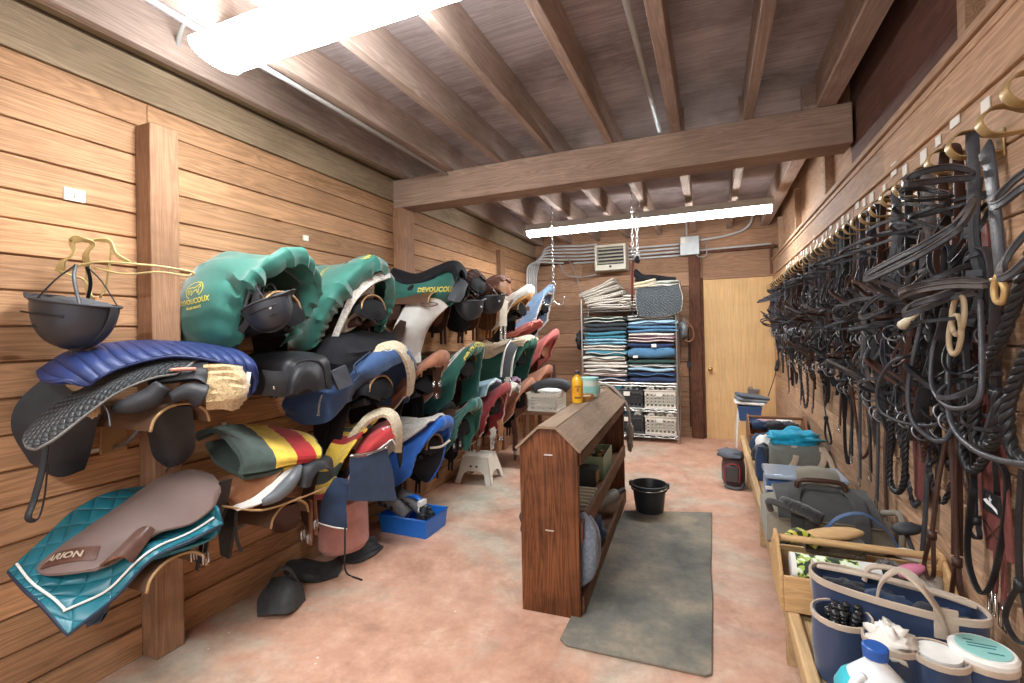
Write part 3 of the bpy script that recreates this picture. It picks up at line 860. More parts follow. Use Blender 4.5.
# --- A3: brown neoprene covered saddle over teal pad
TEAL = quilt('quilt_teal', S(34, 108, 122), .07, .8, .35)
TEAL_D = plain('teal_binding', S(28, 50, 72), .5)
t, B = cover('saddle_pad', 'teal quilted saddle pad with white piping under the long brown saddle', 'saddle pad', rows(
    [(-2.300, 1.310, 0.775), (-2.320, 1.185, 0.787), (-2.330, 1.071, 0.751), (-2.330, 0.978, 0.678), (-2.300, 0.869, 0.615)],
    [(-2.100, 1.370, 0.770), (-2.120, 1.221, 0.712), (-2.130, 1.070, 0.671), (-2.160, 0.953, 0.607), (-2.180, 0.864, 0.577)],
    [(-1.920, 1.350, 0.721), (-1.960, 1.257, 0.652), (-1.980, 1.105, 0.635), (-2.040, 1.002, 0.541), (-2.100, 0.877, 0.531)],
    [(-1.870, 1.348, 0.662), (-1.900, 1.245, 0.634), (-1.940, 1.116, 0.607), (-1.980, 1.026, 0.512), (-2.000, 0.897, 0.448)]), TEAL, .022, trim=TEAL_D, trim_r=.009)
E_ = [on_sheet(B, u_, v_, .006) for u_, v_ in ((B.us[-1] - .03, B.vs[0] + .02 + i * (B.vs[-1] - B.vs[0] - .04) / 20) for i in range(21))]
tubep(t, 'piping', E_, .0045, WHITE)
tubep(t, 'piping', [on_sheet(B, .02 + i * (B.us[-1] - .05) / 14, B.vs[-1] - .025, .006) for i in range(15)], .0045, WHITE)
piece(t, 'far_side', rows(
    [(-1.870, 1.348, 0.662), (-1.880, 1.331, 0.740), (-1.950, 1.312, 0.742)],
    [(-1.900, 1.318, 0.605), (-1.960, 1.317, 0.637), (-2.050, 1.294, 0.633)],
    [(-1.940, 1.116, 0.607), (-2.020, 1.162, 0.588), (-2.100, 1.172, 0.571)]), TEAL, .012)
piece(t, 'lower_flap', rows(
    [(-2.020, 1.034, 0.522), (-2.040, 1.007, 0.496), (-2.060, 0.969, 0.490)],
    [(-2.040, 1.031, 0.461), (-2.060, 1.017, 0.429), (-2.080, 0.984, 0.429)],
    [(-2.050, 1.018, 0.424), (-2.060, 1.004, 0.408), (-2.080, 0.990, 0.404)]), TEAL_D, .02)
BNEO = plain('neoprene_brown', S(116, 98, 92), .6, 0, .3, .12, 400, .08)
t = thing('saddle', 'brown smooth covered saddle with side pocket lettered ARION, lowest at the near end', 'saddle', (-2.1, 1.22, .8), 'saddles on the left wall racks')
g, B = piece(t, 'seat_and_flap', rows(
    [(-1.870, 1.337, 0.797), (-1.900, 1.363, 0.802), (-1.950, 1.386, 0.815), (-2.020, 1.414, 0.826)],
    [(-1.880, 1.314, 0.738), (-1.930, 1.324, 0.794), (-2.000, 1.339, 0.832), (-2.100, 1.371, 0.852)],
    [(-1.920, 1.251, 0.692), (-1.980, 1.252, 0.767), (-2.060, 1.256, 0.818), (-2.160, 1.277, 0.834)],
    [(-1.960, 1.163, 0.689), (-2.020, 1.149, 0.732), (-2.100, 1.146, 0.769), (-2.200, 1.172, 0.764)],
    [(-1.980, 1.092, 0.655), (-2.040, 1.047, 0.705), (-2.120, 1.043, 0.720), (-2.220, 1.067, 0.709)],
    [(-2.000, 1.038, 0.624), (-2.060, 0.983, 0.653), (-2.140, 0.962, 0.667), (-2.230, 0.973, 0.659)],
    [(-2.020, 0.984, 0.617), (-2.080, 0.923, 0.621), (-2.160, 0.903, 0.616), (-2.240, 0.915, 0.618)]), BNEO, .014, trim=BNEO, trim_r=.004)
piece(t, 'under_flap', rows(
    [(-2.000, 1.116, 0.612), (-2.060, 1.018, 0.587), (-2.200, 0.909, 0.579)],
    [(-2.000, 1.082, 0.590), (-2.060, 1.003, 0.558), (-2.200, 0.898, 0.535)],
    [(-2.030, 1.034, 0.578), (-2.080, 0.968, 0.551), (-2.180, 0.911, 0.518)]), BLK, .012)
piece(t, 'knee_pocket', rows(
    [(-1.955, 1.139, 0.710), (-1.960, 1.122, 0.724), (-1.990, 1.105, 0.715), (-2.020, 1.087, 0.680)],
    [(-1.945, 1.106, 0.676), (-1.950, 1.082, 0.700), (-1.980, 1.053, 0.682), (-2.020, 1.036, 0.647)],
    [(-1.950, 1.062, 0.622), (-1.950, 1.030, 0.657), (-1.980, 0.997, 0.646), (-2.020, 0.999, 0.624)]), leather('leather_pocket', S(96, 72, 64), .3), .008, trim=BRN, trim_r=.004)
tm = MB()
u0, v0 = B.us[-1] * .88, B.vs[0] + (B.vs[-1] - B.vs[0]) * .50
pt = MB()
def patch(x, y, l=.004): return on_sheet(B, u0 + (-x * .42 - y * .91), v0 + (y * .42 - x * .91), l)
gg = [[patch(x_, y_, .003) for y_ in (-.03, -.01, .01, .03)] for x_ in (-.08, -.03, .03, .08)]
piece(t, 'name_patch', gg, leather('leather_patch', S(92, 62, 52), .4), .003)
text_on(tm, 'ARION', .036, lambda x_, y_: patch(x_ - .012, y_, .010), bold=.001)
tm.build('lettering', plain('patch_letters', S(176, 158, 140), .6), t)
# girth straps hanging below the pad
for (u_, dx) in ((197, 0), (203, 0)):
    pass
strapp(t, 'girth_strap', [(-1.960, 1.334, 0.639), (-1.970, 1.328, 0.570), (-1.980, 1.316, 0.470)], .022, .005, BLK, (1, 0, 0))
strapp(t, 'girth_strap', [(-1.930, 1.339, 0.649), (-1.940, 1.332, 0.584), (-1.950, 1.326, 0.512)], .022, .005, BLK, (1, 0, 0))
for p in ((-1.970, 1.298, 0.541), (-1.940, 1.327, 0.521)): buckle(t, p, .012, .022)
strapp(t, 'stirrup_leather', [(-1.900, 1.390, 0.827), (-1.950, 1.407, 0.732), (-2.000, 1.406, 0.640)], .05, .006, BLK)

# --- near helmet on its bent hanger
t = thing('helmet_hanger', 'curved tan strap hanger with long wire arms above the near black helmet', 'hanger', (-2.400, 1.112, 1.750))
TANB = plain('hanger_tan', S(196, 172, 116), .5, mottled=.12)
strapp(t, 'curved_strap', [(-2.360, 1.042, 1.698), (-2.300, 1.031, 1.731), (-2.260, 1.045, 1.769), (-2.280, 1.045, 1.813), (-2.220, 1.052, 1.816), (-2.220, 1.084, 1.803), (-2.260, 1.083, 1.763), (-2.300, 1.108, 1.709), (-2.300, 1.107, 1.621), (-2.280, 1.117, 1.588)], .028, .006, TANB, (1, 0, .3), 6)
strapp(t, 'curved_strap', [(-2.240, 1.067, 1.813), (-2.220, 1.104, 1.822), (-2.180, 1.124, 1.813), (-2.160, 1.133, 1.766), (-2.120, 1.160, 1.731)], .02, .006, TANB, (1, 0, .3), 6)
for pts in (((-2.380, 1.054, 1.689), (-2.300, 1.069, 1.717), (-2.200, 1.099, 1.733), (-2.100, 1.170, 1.726), (-2.050, 1.249, 1.720), (-2.020, 1.339, 1.708), (-2.040, 1.335, 1.692), (-2.100, 1.260, 1.704), (-2.200, 1.185, 1.695), (-2.300, 1.132, 1.720)),
            ((-2.200, 1.141, 1.814), (-2.240, 1.154, 1.751), (-2.300, 1.169, 1.654), (-2.320, 1.158, 1.601)), ((-2.360, 1.039, 1.706), (-2.300, 1.050, 1.683), (-2.300, 1.095, 1.668), (-2.300, 1.121, 1.606))):
    tubep(t, 'wire_arm', pts, .0045, TANB, 6, 5)
helmet('black riding helmet hanging crown down from the curved tan hanger by the near post', (-2.180, 1.015, 1.567), R(-8), R(200), 1.12)

# ------------------------------------------------ second column
t, B = cover('saddle_cover', 'large dark green saddle cover with gold oval horse emblem, highest beside the near post', 'saddle cover', [mirror(r) for r in rows(
    [(-2.370, 1.518, 1.392), (-2.370, 1.491, 1.542), (-2.370, 1.551, 1.726), (-2.370, 1.730, 1.849)],
    [(-2.270, 1.514, 1.363), (-2.220, 1.469, 1.541), (-2.260, 1.547, 1.776), (-2.270, 1.734, 1.868)],
    [(-2.170, 1.547, 1.361), (-2.100, 1.490, 1.556), (-2.120, 1.567, 1.788), (-2.140, 1.735, 1.842)],
    [(-2.100, 1.597, 1.387), (-2.060, 1.554, 1.519), (-1.990, 1.554, 1.711), (-2.000, 1.734, 1.830)],
    [(-2.080, 1.614, 1.406), (-2.040, 1.574, 1.528), (-1.940, 1.550, 1.707), (-1.880, 1.754, 1.868)],
    [(-2.090, 1.611, 1.425), (-2.050, 1.582, 1.519), (-1.940, 1.581, 1.683), (-1.860, 1.784, 1.831)],
    [(-2.110, 1.638, 1.435), (-2.080, 1.621, 1.521), (-1.970, 1.616, 1.659), (-1.880, 1.802, 1.790)])], GREEN, .008, wr=.016, wf=7, pucker=.010, pn=90, prow=.6, seed=3, kr=6, kc=8)
def on_green(x, y, l=.004):
    P = B; uc, vc = .155, P.vs[0] + .215
    return on_sheet(P, uc + x, vc + y, l)
tm = MB(); text_on(tm, 'DEVOUCOUX', .030, lambda x, y: on_green(x, y - .02), bold=.001)
text_on(tm, 'SELLIER FRANCE', .013, lambda x, y: on_green(x, y - .045), bold=.0004)
for k in range(28):
    a0, a1 = 2 * PI * k / 28, 2 * PI * (k + .9) / 28
    if -2.2 < math.atan2(math.sin(a0), math.cos(a0)) < -.95: continue
    q = [on_green(.058 * math.cos(a) * s, .028 + .036 * math.sin(a) * s, .005) for a, s in ((a0, 1), (a1, 1), (a1, .9), (a0, .9))]
    tm.add(q, [(0, 1, 2, 3)])
hz = [(-.042, .028), (-.036, .044), (-.03, .038), (-.012, .040), (.006, .036), (.02, .040), (.034, .046), (.042, .036), (.03, .032), (.032, .012), (.025, .012), (.02, .026), (0, .024), (-.012, .01), (-.018, .012), (-.012, .026), (-.026, .028), (-.034, .016), (-.038, .018), (-.034, .03)]
for a, b2 in zip(hz, hz[1:] + hz[:1]):
    dx, dy = b2[0] - a[0], b2[1] - a[1]; L = max(1e-6, math.hypot(dx, dy)); nx, ny = -dy / L * .002, dx / L * .002
    tm.add([on_green(a[0] + nx, a[1] + ny, .005), on_green(b2[0] + nx, b2[1] + ny, .005), on_green(b2[0] - nx, b2[1] - ny, .005), on_green(a[0] - nx, a[1] - ny, .005)], [(0, 1, 2, 3)])
tm.build('emblem', GOLD, t)
place(saddle_b, LEFT + .02, 1.745, 1.66, 'black saddle hidden inside the large green cover with the gold emblem')
helmet('black vented riding helmet hanging in the mouth of the large green cover', (-1.930, 1.625, 1.583), R(-20), R(20), .88)
t = thing('bridle_strap', 'black padded strap loop hanging above the vented helmet in the green cover', 'strap', (-1.930, 1.605, 1.670))
strapp(t, 'strap', [(-1.950, 1.600, 1.671), (-1.960, 1.585, 1.577), (-2.000, 1.579, 1.499), (-2.030, 1.566, 1.453)], .03, .008, BLK2)
strapp(t, 'strap', [(-1.980, 1.667, 1.606), (-1.980, 1.646, 1.653), (-1.980, 1.691, 1.686), (-1.970, 1.717, 1.648), (-1.960, 1.731, 1.589)], .02, .008, BLK2)

# B2 black saddle in the middle row, cantle cover
t = thing('saddle', 'small black saddle with rounded cover between the blue pad and blue cover', 'saddle', (-2.1, 1.72, 1.3), 'saddles on the left wall racks')
g, _ = piece(t, 'seat', [mirror(r) for r in rows(
    [(-2.200, 1.670, 1.155), (-2.200, 1.671, 1.255), (-2.200, 1.717, 1.323), (-2.200, 1.823, 1.349)],
    [(-2.000, 1.654, 1.153), (-2.020, 1.672, 1.257), (-2.040, 1.724, 1.323), (-2.060, 1.865, 1.347)],
    [(-1.900, 1.669, 1.145), (-1.900, 1.671, 1.249), (-1.900, 1.702, 1.314), (-1.920, 1.831, 1.337)],
    [(-1.860, 1.680, 1.154), (-1.860, 1.693, 1.239), (-1.860, 1.730, 1.293), (-1.860, 1.805, 1.308)])], BLK, .012, trim=BLK2, trim_r=.006)
piece(t, 'cantle', [mirror(r) for r in rows(
    [(-1.870, 1.677, 1.145), (-1.870, 1.691, 1.239), (-1.870, 1.727, 1.289), (-1.870, 1.802, 1.304)],
    [(-1.830, 1.676, 1.156), (-1.820, 1.679, 1.212), (-1.820, 1.710, 1.247), (-1.820, 1.753, 1.263)],
    [(-1.840, 1.721, 1.150), (-1.830, 1.723, 1.159), (-1.830, 1.742, 1.167), (-1.830, 1.760, 1.170)])], BLK2, .01)
piece(t, 'panel', rows(
    [(-1.950, 1.614, 1.272), (-1.930, 1.618, 1.216), (-1.950, 1.612, 1.160)],
    [(-1.880, 1.683, 1.258), (-1.860, 1.693, 1.201), (-1.880, 1.686, 1.143)],
    [(-1.850, 1.820, 1.247), (-1.840, 1.822, 1.197), (-1.850, 1.792, 1.151)]), BLK, .03)
b = MB(); b.blob((-1.900, 1.636, 1.191), (.008, .008, .014)); b.build('stud', STEEL, t, smooth=True)

# B3: folded striped blanket over brown saddle with fleece
ST = stripes('blanket_stripes', [(0, S(66, 80, 74)), (.30, S(226, 190, 76)), (.50, S(178, 42, 46)), (.68, S(226, 190, 76)), (.82, S(66, 80, 74))], 0, .62)
t, B = cover('folded_blanket', 'folded red, yellow and dark green striped wool blanket on a brown saddle', 'blanket', rows(
    [(-2.300, 1.537, 0.937), (-2.280, 1.529, 0.969), (-2.250, 1.543, 0.982), (-2.200, 1.558, 0.982), (-2.000, 1.476, 0.970), (-1.900, 1.466, 0.883), (-1.900, 1.455, 0.834)],
    [(-2.300, 1.665, 0.960), (-2.270, 1.665, 0.977), (-2.220, 1.671, 0.974), (-2.160, 1.680, 0.956), (-2.000, 1.617, 0.921), (-1.900, 1.587, 0.871), (-1.900, 1.586, 0.816)],
    [(-2.280, 1.808, 0.934), (-2.250, 1.809, 0.951), (-2.180, 1.800, 0.952), (-2.100, 1.780, 0.929), (-1.980, 1.747, 0.894), (-1.880, 1.704, 0.853), (-1.880, 1.703, 0.815)],
    [(-2.200, 1.942, 0.896), (-2.160, 1.934, 0.911), (-2.100, 1.933, 0.910), (-2.020, 1.911, 0.892), (-1.940, 1.887, 0.866), (-1.860, 1.854, 0.828), (-1.870, 1.856, 0.796)],
    [(-2.160, 2.015, 0.873), (-2.120, 2.006, 0.883), (-2.060, 1.990, 0.879), (-2.000, 1.974, 0.864), (-1.920, 1.921, 0.849), (-1.850, 1.877, 0.823), (-1.860, 1.873, 0.798)]), ST, .022, wr=.008, wf=8)
piece(t, 'under_fold', rows(
    [(-2.250, 1.542, 0.920), (-2.100, 1.485, 0.862), (-1.950, 1.484, 0.821), (-1.920, 1.490, 0.805)],
    [(-2.200, 1.634, 0.923), (-2.050, 1.571, 0.862), (-1.930, 1.590, 0.812), (-1.900, 1.597, 0.795)],
    [(-2.100, 1.841, 0.865), (-2.000, 1.801, 0.830), (-1.920, 1.801, 0.806), (-1.880, 1.827, 0.793)]), ST, .02, wr=.006)
t = thing('saddle', 'brown leather saddle with cream fleece and metal trim below the striped blanket', 'saddle', (-2.1, 1.8, .66), 'saddles on the left wall racks')
piece(t, 'flap', rows(
    [(-2.100, 1.517, 0.779), (-2.050, 1.462, 0.782), (-2.000, 1.444, 0.749), (-1.980, 1.476, 0.684)],
    [(-2.000, 1.532, 0.803), (-1.970, 1.489, 0.769), (-1.950, 1.473, 0.723), (-1.950, 1.491, 0.669)],
    [(-1.950, 1.606, 0.806), (-1.930, 1.578, 0.760), (-1.930, 1.546, 0.706), (-1.940, 1.523, 0.659)],
    [(-1.900, 1.698, 0.805), (-1.900, 1.640, 0.764), (-1.920, 1.580, 0.706), (-1.940, 1.543, 0.652)]), TAN, .014)
piece(t, 'fleece_edge', rows(
    [(-1.900, 1.758, 0.809), (-1.900, 1.640, 0.755), (-1.920, 1.538, 0.701), (-1.950, 1.453, 0.686)],
    [(-1.880, 1.776, 0.786), (-1.880, 1.667, 0.721), (-1.900, 1.563, 0.677), (-1.930, 1.466, 0.671)]), WHITE, .014, trim=WHITE)
b = MB(); b.tube([(-1.870, 1.754, 0.793), (-1.860, 1.695, 0.743), (-1.880, 1.632, 0.694), (-1.900, 1.562, 0.673)], lambda q: .035 * math.sin(PI * (.15 + .7 * q)), 12, 6); b.build('panel', plain('leather_grey', S(92, 96, 100), .4), t, smooth=True)
piece(t, 'cantle', [mirror(r) for r in rows(
    [(-1.880, 1.737, 0.709), (-1.880, 1.751, 0.773), (-1.890, 1.792, 0.796), (-1.900, 1.860, 0.793)],
    [(-1.840, 1.748, 0.691), (-1.840, 1.768, 0.753), (-1.840, 1.800, 0.783), (-1.840, 1.840, 0.793)],
    [(-1.830, 1.776, 0.693), (-1.820, 1.786, 0.730), (-1.820, 1.812, 0.752), (-1.820, 1.845, 0.753)])], BLK2, .012)
piece(t, 'flap', rows(
    [(-2.100, 1.659, 0.602), (-2.050, 1.761, 0.564), (-2.000, 1.872, 0.563)],
    [(-2.150, 1.732, 0.501), (-2.080, 1.815, 0.459), (-2.020, 1.889, 0.471)],
    [(-2.180, 1.839, 0.415), (-2.120, 1.862, 0.394), (-2.060, 1.899, 0.419)]), DKB, .012)
strapp(t, 'girth_strap', [(-1.950, 1.891, 0.573), (-1.950, 1.895, 0.467), (-1.950, 1.886, 0.341)], .028, .006, BRN, (1, 0, 0))
strapp(t, 'girth_strap', [(-1.930, 1.905, 0.570), (-1.930, 1.910, 0.475), (-1.930, 1.908, 0.387)], .02, .006, BRN, (1, 0, 0))
for p in ((-1.940, 1.832, 0.416), (-1.940, 1.870, 0.385), (-1.920, 1.899, 0.449)): buckle(t, p, .012, .022)
tubep(t, 'rack_lip', [(-1.950, 1.407, 0.706), (-1.900, 1.562, 0.641), (-1.860, 1.741, 0.642), (-1.840, 1.884, 0.649)], .005, BENTWOOD)
t = thing('strap', 'dark stirrup leather with broad black pad hanging left of the brown saddle', 'strap', (-2.000, 1.458, 0.753))
strapp(t, 'leather', [(-2.050, 1.510, 0.786), (-2.050, 1.489, 0.693), (-2.060, 1.448, 0.581)], .05, .006, BLK2)
piece(t, 'pad', rows([(-2.100, 1.535, 0.635), (-2.050, 1.557, 0.634)], [(-2.120, 1.518, 0.537), (-2.060, 1.543, 0.526)], [(-2.120, 1.526, 0.423), (-2.080, 1.536, 0.406)]), BLK, .02)
strapp(t, 'leather', [(-2.020, 1.524, 0.630), (-2.020, 1.523, 0.526), (-2.010, 1.539, 0.444)], .014, .004, BLK2)

# ------------------------------------------------ third column
t, B = cover('saddle_cover', 'green saddle cover with gold lettering open over white fleece, second along the top row', 'saddle cover', [mirror(r) for r in rows(
    [(-2.370, 2.161, 1.377), (-2.370, 2.179, 1.543), (-2.370, 2.214, 1.755), (-2.370, 2.346, 1.883)],
    [(-2.270, 2.113, 1.348), (-2.240, 2.118, 1.537), (-2.240, 2.168, 1.755), (-2.250, 2.377, 1.878)],
    [(-2.160, 2.097, 1.348), (-2.100, 2.072, 1.532), (-2.060, 2.111, 1.727), (-2.100, 2.392, 1.888)],
    [(-2.120, 2.119, 1.376), (-2.050, 2.097, 1.519), (-1.950, 2.136, 1.723), (-1.900, 2.377, 1.914)],
    [(-2.120, 2.134, 1.393), (-2.050, 2.127, 1.520), (-1.940, 2.172, 1.691), (-1.860, 2.402, 1.883)],
    [(-2.140, 2.178, 1.405), (-2.080, 2.190, 1.522), (-1.970, 2.239, 1.662), (-1.870, 2.403, 1.828)])], GREEN, .008, wr=.016, wf=8, pucker=.010, pn=90, prow=.7, seed=9, kr=6, kc=8)
tm = MB(); text_on(tm, 'DEVOUCOUX', .045, lambda x, y: on_sheet(B, B.us[-1] * .8 - y, .02 + x, .004), bold=.001)
text_on(tm, 'DEVOUCOUX', .04, lambda x, y: on_sheet(B, .26 - y, -.26 + x, .004), bold=.001)
tm.build('lettering', GOLD, t)
piece(t, 'mesh_window', rows(
    [(-2.120, 2.239, 1.815), (-2.120, 2.157, 1.729), (-2.130, 2.074, 1.607)],
    [(-2.050, 2.317, 1.880), (-2.020, 2.163, 1.724), (-2.070, 2.089, 1.623)]), BLKH, .006)
QW = quilt('quilt_white', S(196, 186, 172), .025, .8, .8)
t = thing('saddle_pad', 'white quilted pad with fleece edge showing inside the second green cover', 'saddle pad', (-2.000, 2.272, 1.642))
piece(t, 'quilted_cloth', rows(
    [(-2.000, 2.291, 1.715), (-2.040, 2.273, 1.583), (-2.120, 2.264, 1.433)],
    [(-1.970, 2.365, 1.744), (-2.000, 2.360, 1.609), (-2.080, 2.359, 1.463)],
    [(-1.950, 2.435, 1.749), (-1.980, 2.450, 1.651), (-2.040, 2.462, 1.539)]), QW, .014)
piece(t, 'fleece_edge', rows(
    [(-1.900, 2.513, 1.843), (-1.920, 2.380, 1.792), (-1.960, 2.245, 1.686), (-2.050, 2.240, 1.534), (-2.120, 2.213, 1.374)],
    [(-1.880, 2.505, 1.790), (-1.900, 2.372, 1.741), (-1.940, 2.273, 1.651), (-2.020, 2.249, 1.509), (-2.100, 2.240, 1.354)]), FLEECE_W, .02, wr=.005, wf=30)
place(saddle_d, LEFT + .02, 2.42, 1.70, 'dark saddle inside the second green cover of the top row')

t, B = cover('saddle_cover', 'blue saddle cover with fleece edge in the middle row beneath a black bag', 'saddle cover', [mirror(r) for r in rows(
    [(-2.300, 2.061, 0.971), (-2.300, 2.048, 1.060), (-2.300, 2.167, 1.153), (-2.320, 2.367, 1.261)],
    [(-2.200, 2.083, 0.920), (-2.180, 2.066, 1.051), (-2.180, 2.223, 1.210), (-2.200, 2.454, 1.321)],
    [(-2.100, 2.166, 0.922), (-2.060, 2.159, 1.083), (-2.020, 2.303, 1.266), (-2.050, 2.569, 1.349)],
    [(-2.060, 2.239, 0.983), (-2.000, 2.260, 1.132), (-1.920, 2.366, 1.275), (-1.900, 2.582, 1.360)],
    [(-2.060, 2.273, 1.014), (-2.000, 2.312, 1.132), (-1.900, 2.397, 1.236), (-1.850, 2.599, 1.314)],
    [(-2.080, 2.330, 1.017), (-2.020, 2.371, 1.113), (-1.910, 2.447, 1.195), (-1.860, 2.633, 1.260)])], NAVY_L, .01, wr=.014, wf=6, pucker=.003, pn=80, seed=4, kr=5, kc=6)
tm = MB(); 
for k in range(20):
    a0, a1 = 2 * PI * k / 20, 2 * PI * (k + 1) / 20
    tm.add([on_sheet(B, B.us[-1] * .80 + r_ * .026 * math.sin(a), -.10 + r_ * .045 * math.cos(a), .004) for a, r_ in ((a0, 1), (a1, 1), (a1, .86), (a0, .86))], [(0, 1, 2, 3)])
text_on(tm, 'N', .04, lambda x, y: on_sheet(B, B.us[-1] * .80 - y, -.10 + x, .004), bold=.001)
text_on(tm, 'Devoucoux', .028, lambda x, y: on_sheet(B, B.us[-1] * .45 - y, B.vs[0] + .12 + x, .004), bold=.0005)
tm.build('lettering', WHITEP, t)
piece(t, 'fleece_edge', rows(
    [(-1.980, 2.869, 1.017), (-1.900, 2.781, 1.168), (-1.860, 2.657, 1.311), (-1.900, 2.583, 1.380), (-1.960, 2.476, 1.358), (-2.020, 2.330, 1.265)],
    [(-1.980, 2.819, 0.995), (-1.880, 2.681, 1.163), (-1.840, 2.562, 1.283), (-1.870, 2.499, 1.331), (-1.930, 2.417, 1.303), (-2.000, 2.279, 1.208)]), FLEECE, .022, wr=.004, wf=30)
place(saddle_b, LEFT + .02, 2.48, 1.20, 'black saddle inside the blue cover of the middle row')
t = thing('boot_bag', 'soft black bag slumped on top of the blue saddle cover', 'bag', (-2.100, 2.291, 1.371))
piece(t, 'body', rows(
    [(-2.250, 2.230, 1.270), (-2.200, 2.167, 1.334), (-2.200, 2.247, 1.404), (-2.250, 2.412, 1.466)],
    [(-2.100, 2.141, 1.218), (-2.080, 2.147, 1.334), (-2.100, 2.276, 1.426), (-2.200, 2.495, 1.478)],
    [(-2.020, 2.184, 1.204), (-2.000, 2.222, 1.295), (-2.020, 2.378, 1.399), (-2.140, 2.622, 1.464)],
    [(-2.000, 2.315, 1.241), (-1.970, 2.391, 1.323), (-1.980, 2.502, 1.383), (-2.100, 2.764, 1.434)],
    [(-2.000, 2.466, 1.320), (-1.970, 2.529, 1.356), (-1.980, 2.648, 1.379), (-2.060, 2.801, 1.405)]), BLACKF, .03, wr=.02, wf=8)
piece(t, 'pocket', rows([(-1.970, 2.068, 1.226), (-1.950, 2.165, 1.258)], [(-1.960, 2.117, 1.120), (-1.950, 2.220, 1.143)]), fabric('cloth_charcoal', S(70, 74, 82)), .02)
tubep(t, 'strap', [(-1.950, 2.221, 1.155), (-1.940, 2.261, 1.186), (-1.950, 2.240, 1.247), (-1.950, 2.311, 1.290), (-1.950, 2.385, 1.323)], .005, NAVY)
tubep(t, 'strap', [(-2.100, 2.065, 1.190), (-2.040, 2.102, 1.165), (-1.970, 2.144, 1.150)], .008, NAVY_L)

ST2 = stripes('blanket_stripes_fine', [(0, S(226, 190, 76)), (.3, S(52, 66, 60)), (.48, S(226, 190, 76)), (.62, S(170, 44, 46)), (.86, S(226, 190, 76))], 1, .4)
t, B = cover('striped_blanket', 'red, yellow and green striped blanket draped beneath the red cover', 'blanket', rows(
    [(-2.250, 2.555, 0.824), (-2.200, 2.405, 0.810), (-2.150, 2.230, 0.739), (-2.150, 2.147, 0.582), (-2.150, 2.122, 0.474)],
    [(-2.150, 2.597, 0.856), (-2.100, 2.420, 0.813), (-2.050, 2.222, 0.737), (-2.050, 2.123, 0.611), (-2.060, 2.085, 0.496)],
    [(-2.050, 2.576, 0.878), (-2.000, 2.415, 0.845), (-1.970, 2.234, 0.781), (-1.980, 2.128, 0.662), (-2.000, 2.084, 0.515)]), ST2, .016, wr=.008)
t, B = cover('saddle_cover', 'red saddle cover lettered KWPN with thick fleece rim in the bottom row', 'saddle cover', rows(
    [(-2.050, 2.216, 0.484), (-2.050, 2.270, 0.617), (-2.050, 2.360, 0.716), (-2.100, 2.535, 0.790), (-2.120, 2.663, 0.819)],
    [(-2.020, 2.199, 0.463), (-1.990, 2.271, 0.634), (-1.960, 2.345, 0.751), (-1.980, 2.486, 0.820), (-2.020, 2.642, 0.848)],
    [(-1.990, 2.200, 0.513), (-1.950, 2.296, 0.691), (-1.900, 2.384, 0.783), (-1.890, 2.471, 0.841), (-1.920, 2.595, 0.868)],
    [(-1.950, 2.331, 0.646), (-1.910, 2.395, 0.719), (-1.870, 2.462, 0.762), (-1.860, 2.511, 0.797), (-1.870, 2.547, 0.840)]), RED, .012, wr=.004, text=[])
tm = MB()
cu, cv = B.us[-1] * .66, B.vs[0] + (B.vs[-1] - B.vs[0]) * .78
text_on(tm, 'KWPN', .04, lambda x, y: on_sheet(B, cu + x * .55 - y * .6, cv + x * .75 + y * .6, .004), bold=.001)
for (xa, ya), (xb, yb) in zip([(-.055, -.026), (.055, -.026), (.055, .026), (-.055, .026)], [(.055, -.026), (.055, .026), (-.055, .026), (-.055, -.026)]):
    dx, dy = xb - xa, yb - ya; L = math.hypot(dx, dy); nx, ny = -dy / L * .0016, dx / L * .0016
    tm.add([on_sheet(B, cu + x * .55 - y * .6, cv + x * .75 + y * .6, .004) for x, y in ((xa + nx, ya + ny), (xb + nx, yb + ny), (xb - nx, yb - ny), (xa - nx, ya - ny))], [(0, 1, 2, 3)])
tm.build('lettering', WHITEP, t)
piece(t, 'fleece_edge', rows(
    [(-1.930, 2.646, 0.646), (-1.870, 2.579, 0.809), (-1.880, 2.542, 0.918), (-1.950, 2.512, 0.952), (-2.020, 2.441, 0.922), (-2.080, 2.361, 0.826), (-2.120, 2.315, 0.722)],
    [(-1.920, 2.568, 0.665), (-1.850, 2.478, 0.817), (-1.860, 2.453, 0.896), (-1.920, 2.452, 0.918), (-1.980, 2.401, 0.886), (-2.050, 2.353, 0.792), (-2.090, 2.316, 0.693)]), FLEECE, .024, wr=.004, wf=30)
tubep(t, 'piping', [(-2.000, 2.177, 0.473), (-1.970, 2.196, 0.586), (-1.930, 2.237, 0.684), (-1.900, 2.354, 0.717), (-1.870, 2.422, 0.753), (-1.860, 2.469, 0.768), (-1.860, 2.509, 0.721)], .005, WHITE)
piece(t, 'side_panel', rows([(-1.920, 2.589, 0.673), (-1.900, 2.585, 0.727), (-1.900, 2.609, 0.801)], [(-1.950, 2.670, 0.531), (-1.940, 2.681, 0.610), (-1.930, 2.670, 0.707)]), BLACKF, .012)
place(saddle_d, LEFT + .02, 2.36, .74, 'dark saddle inside the red cover of the bottom row')
t = thing('girth_cover', 'maroon quilted pad with white edge hanging inside the red cover', 'saddle pad', (-1.950, 2.321, 0.612))
QM = quilt('quilt_maroon', S(120, 42, 52), .02, .6)
piece(t, 'quilted_cloth', rows([(-1.970, 2.231, 0.647), (-1.980, 2.224, 0.577), (-1.980, 2.274, 0.539)], [(-1.930, 2.325, 0.673), (-1.940, 2.353, 0.580), (-1.950, 2.346, 0.521)], [(-1.900, 2.440, 0.709), (-1.910, 2.451, 0.612), (-1.930, 2.435, 0.533)]), QM, .014, trim=WHITE, trim_r=.004)
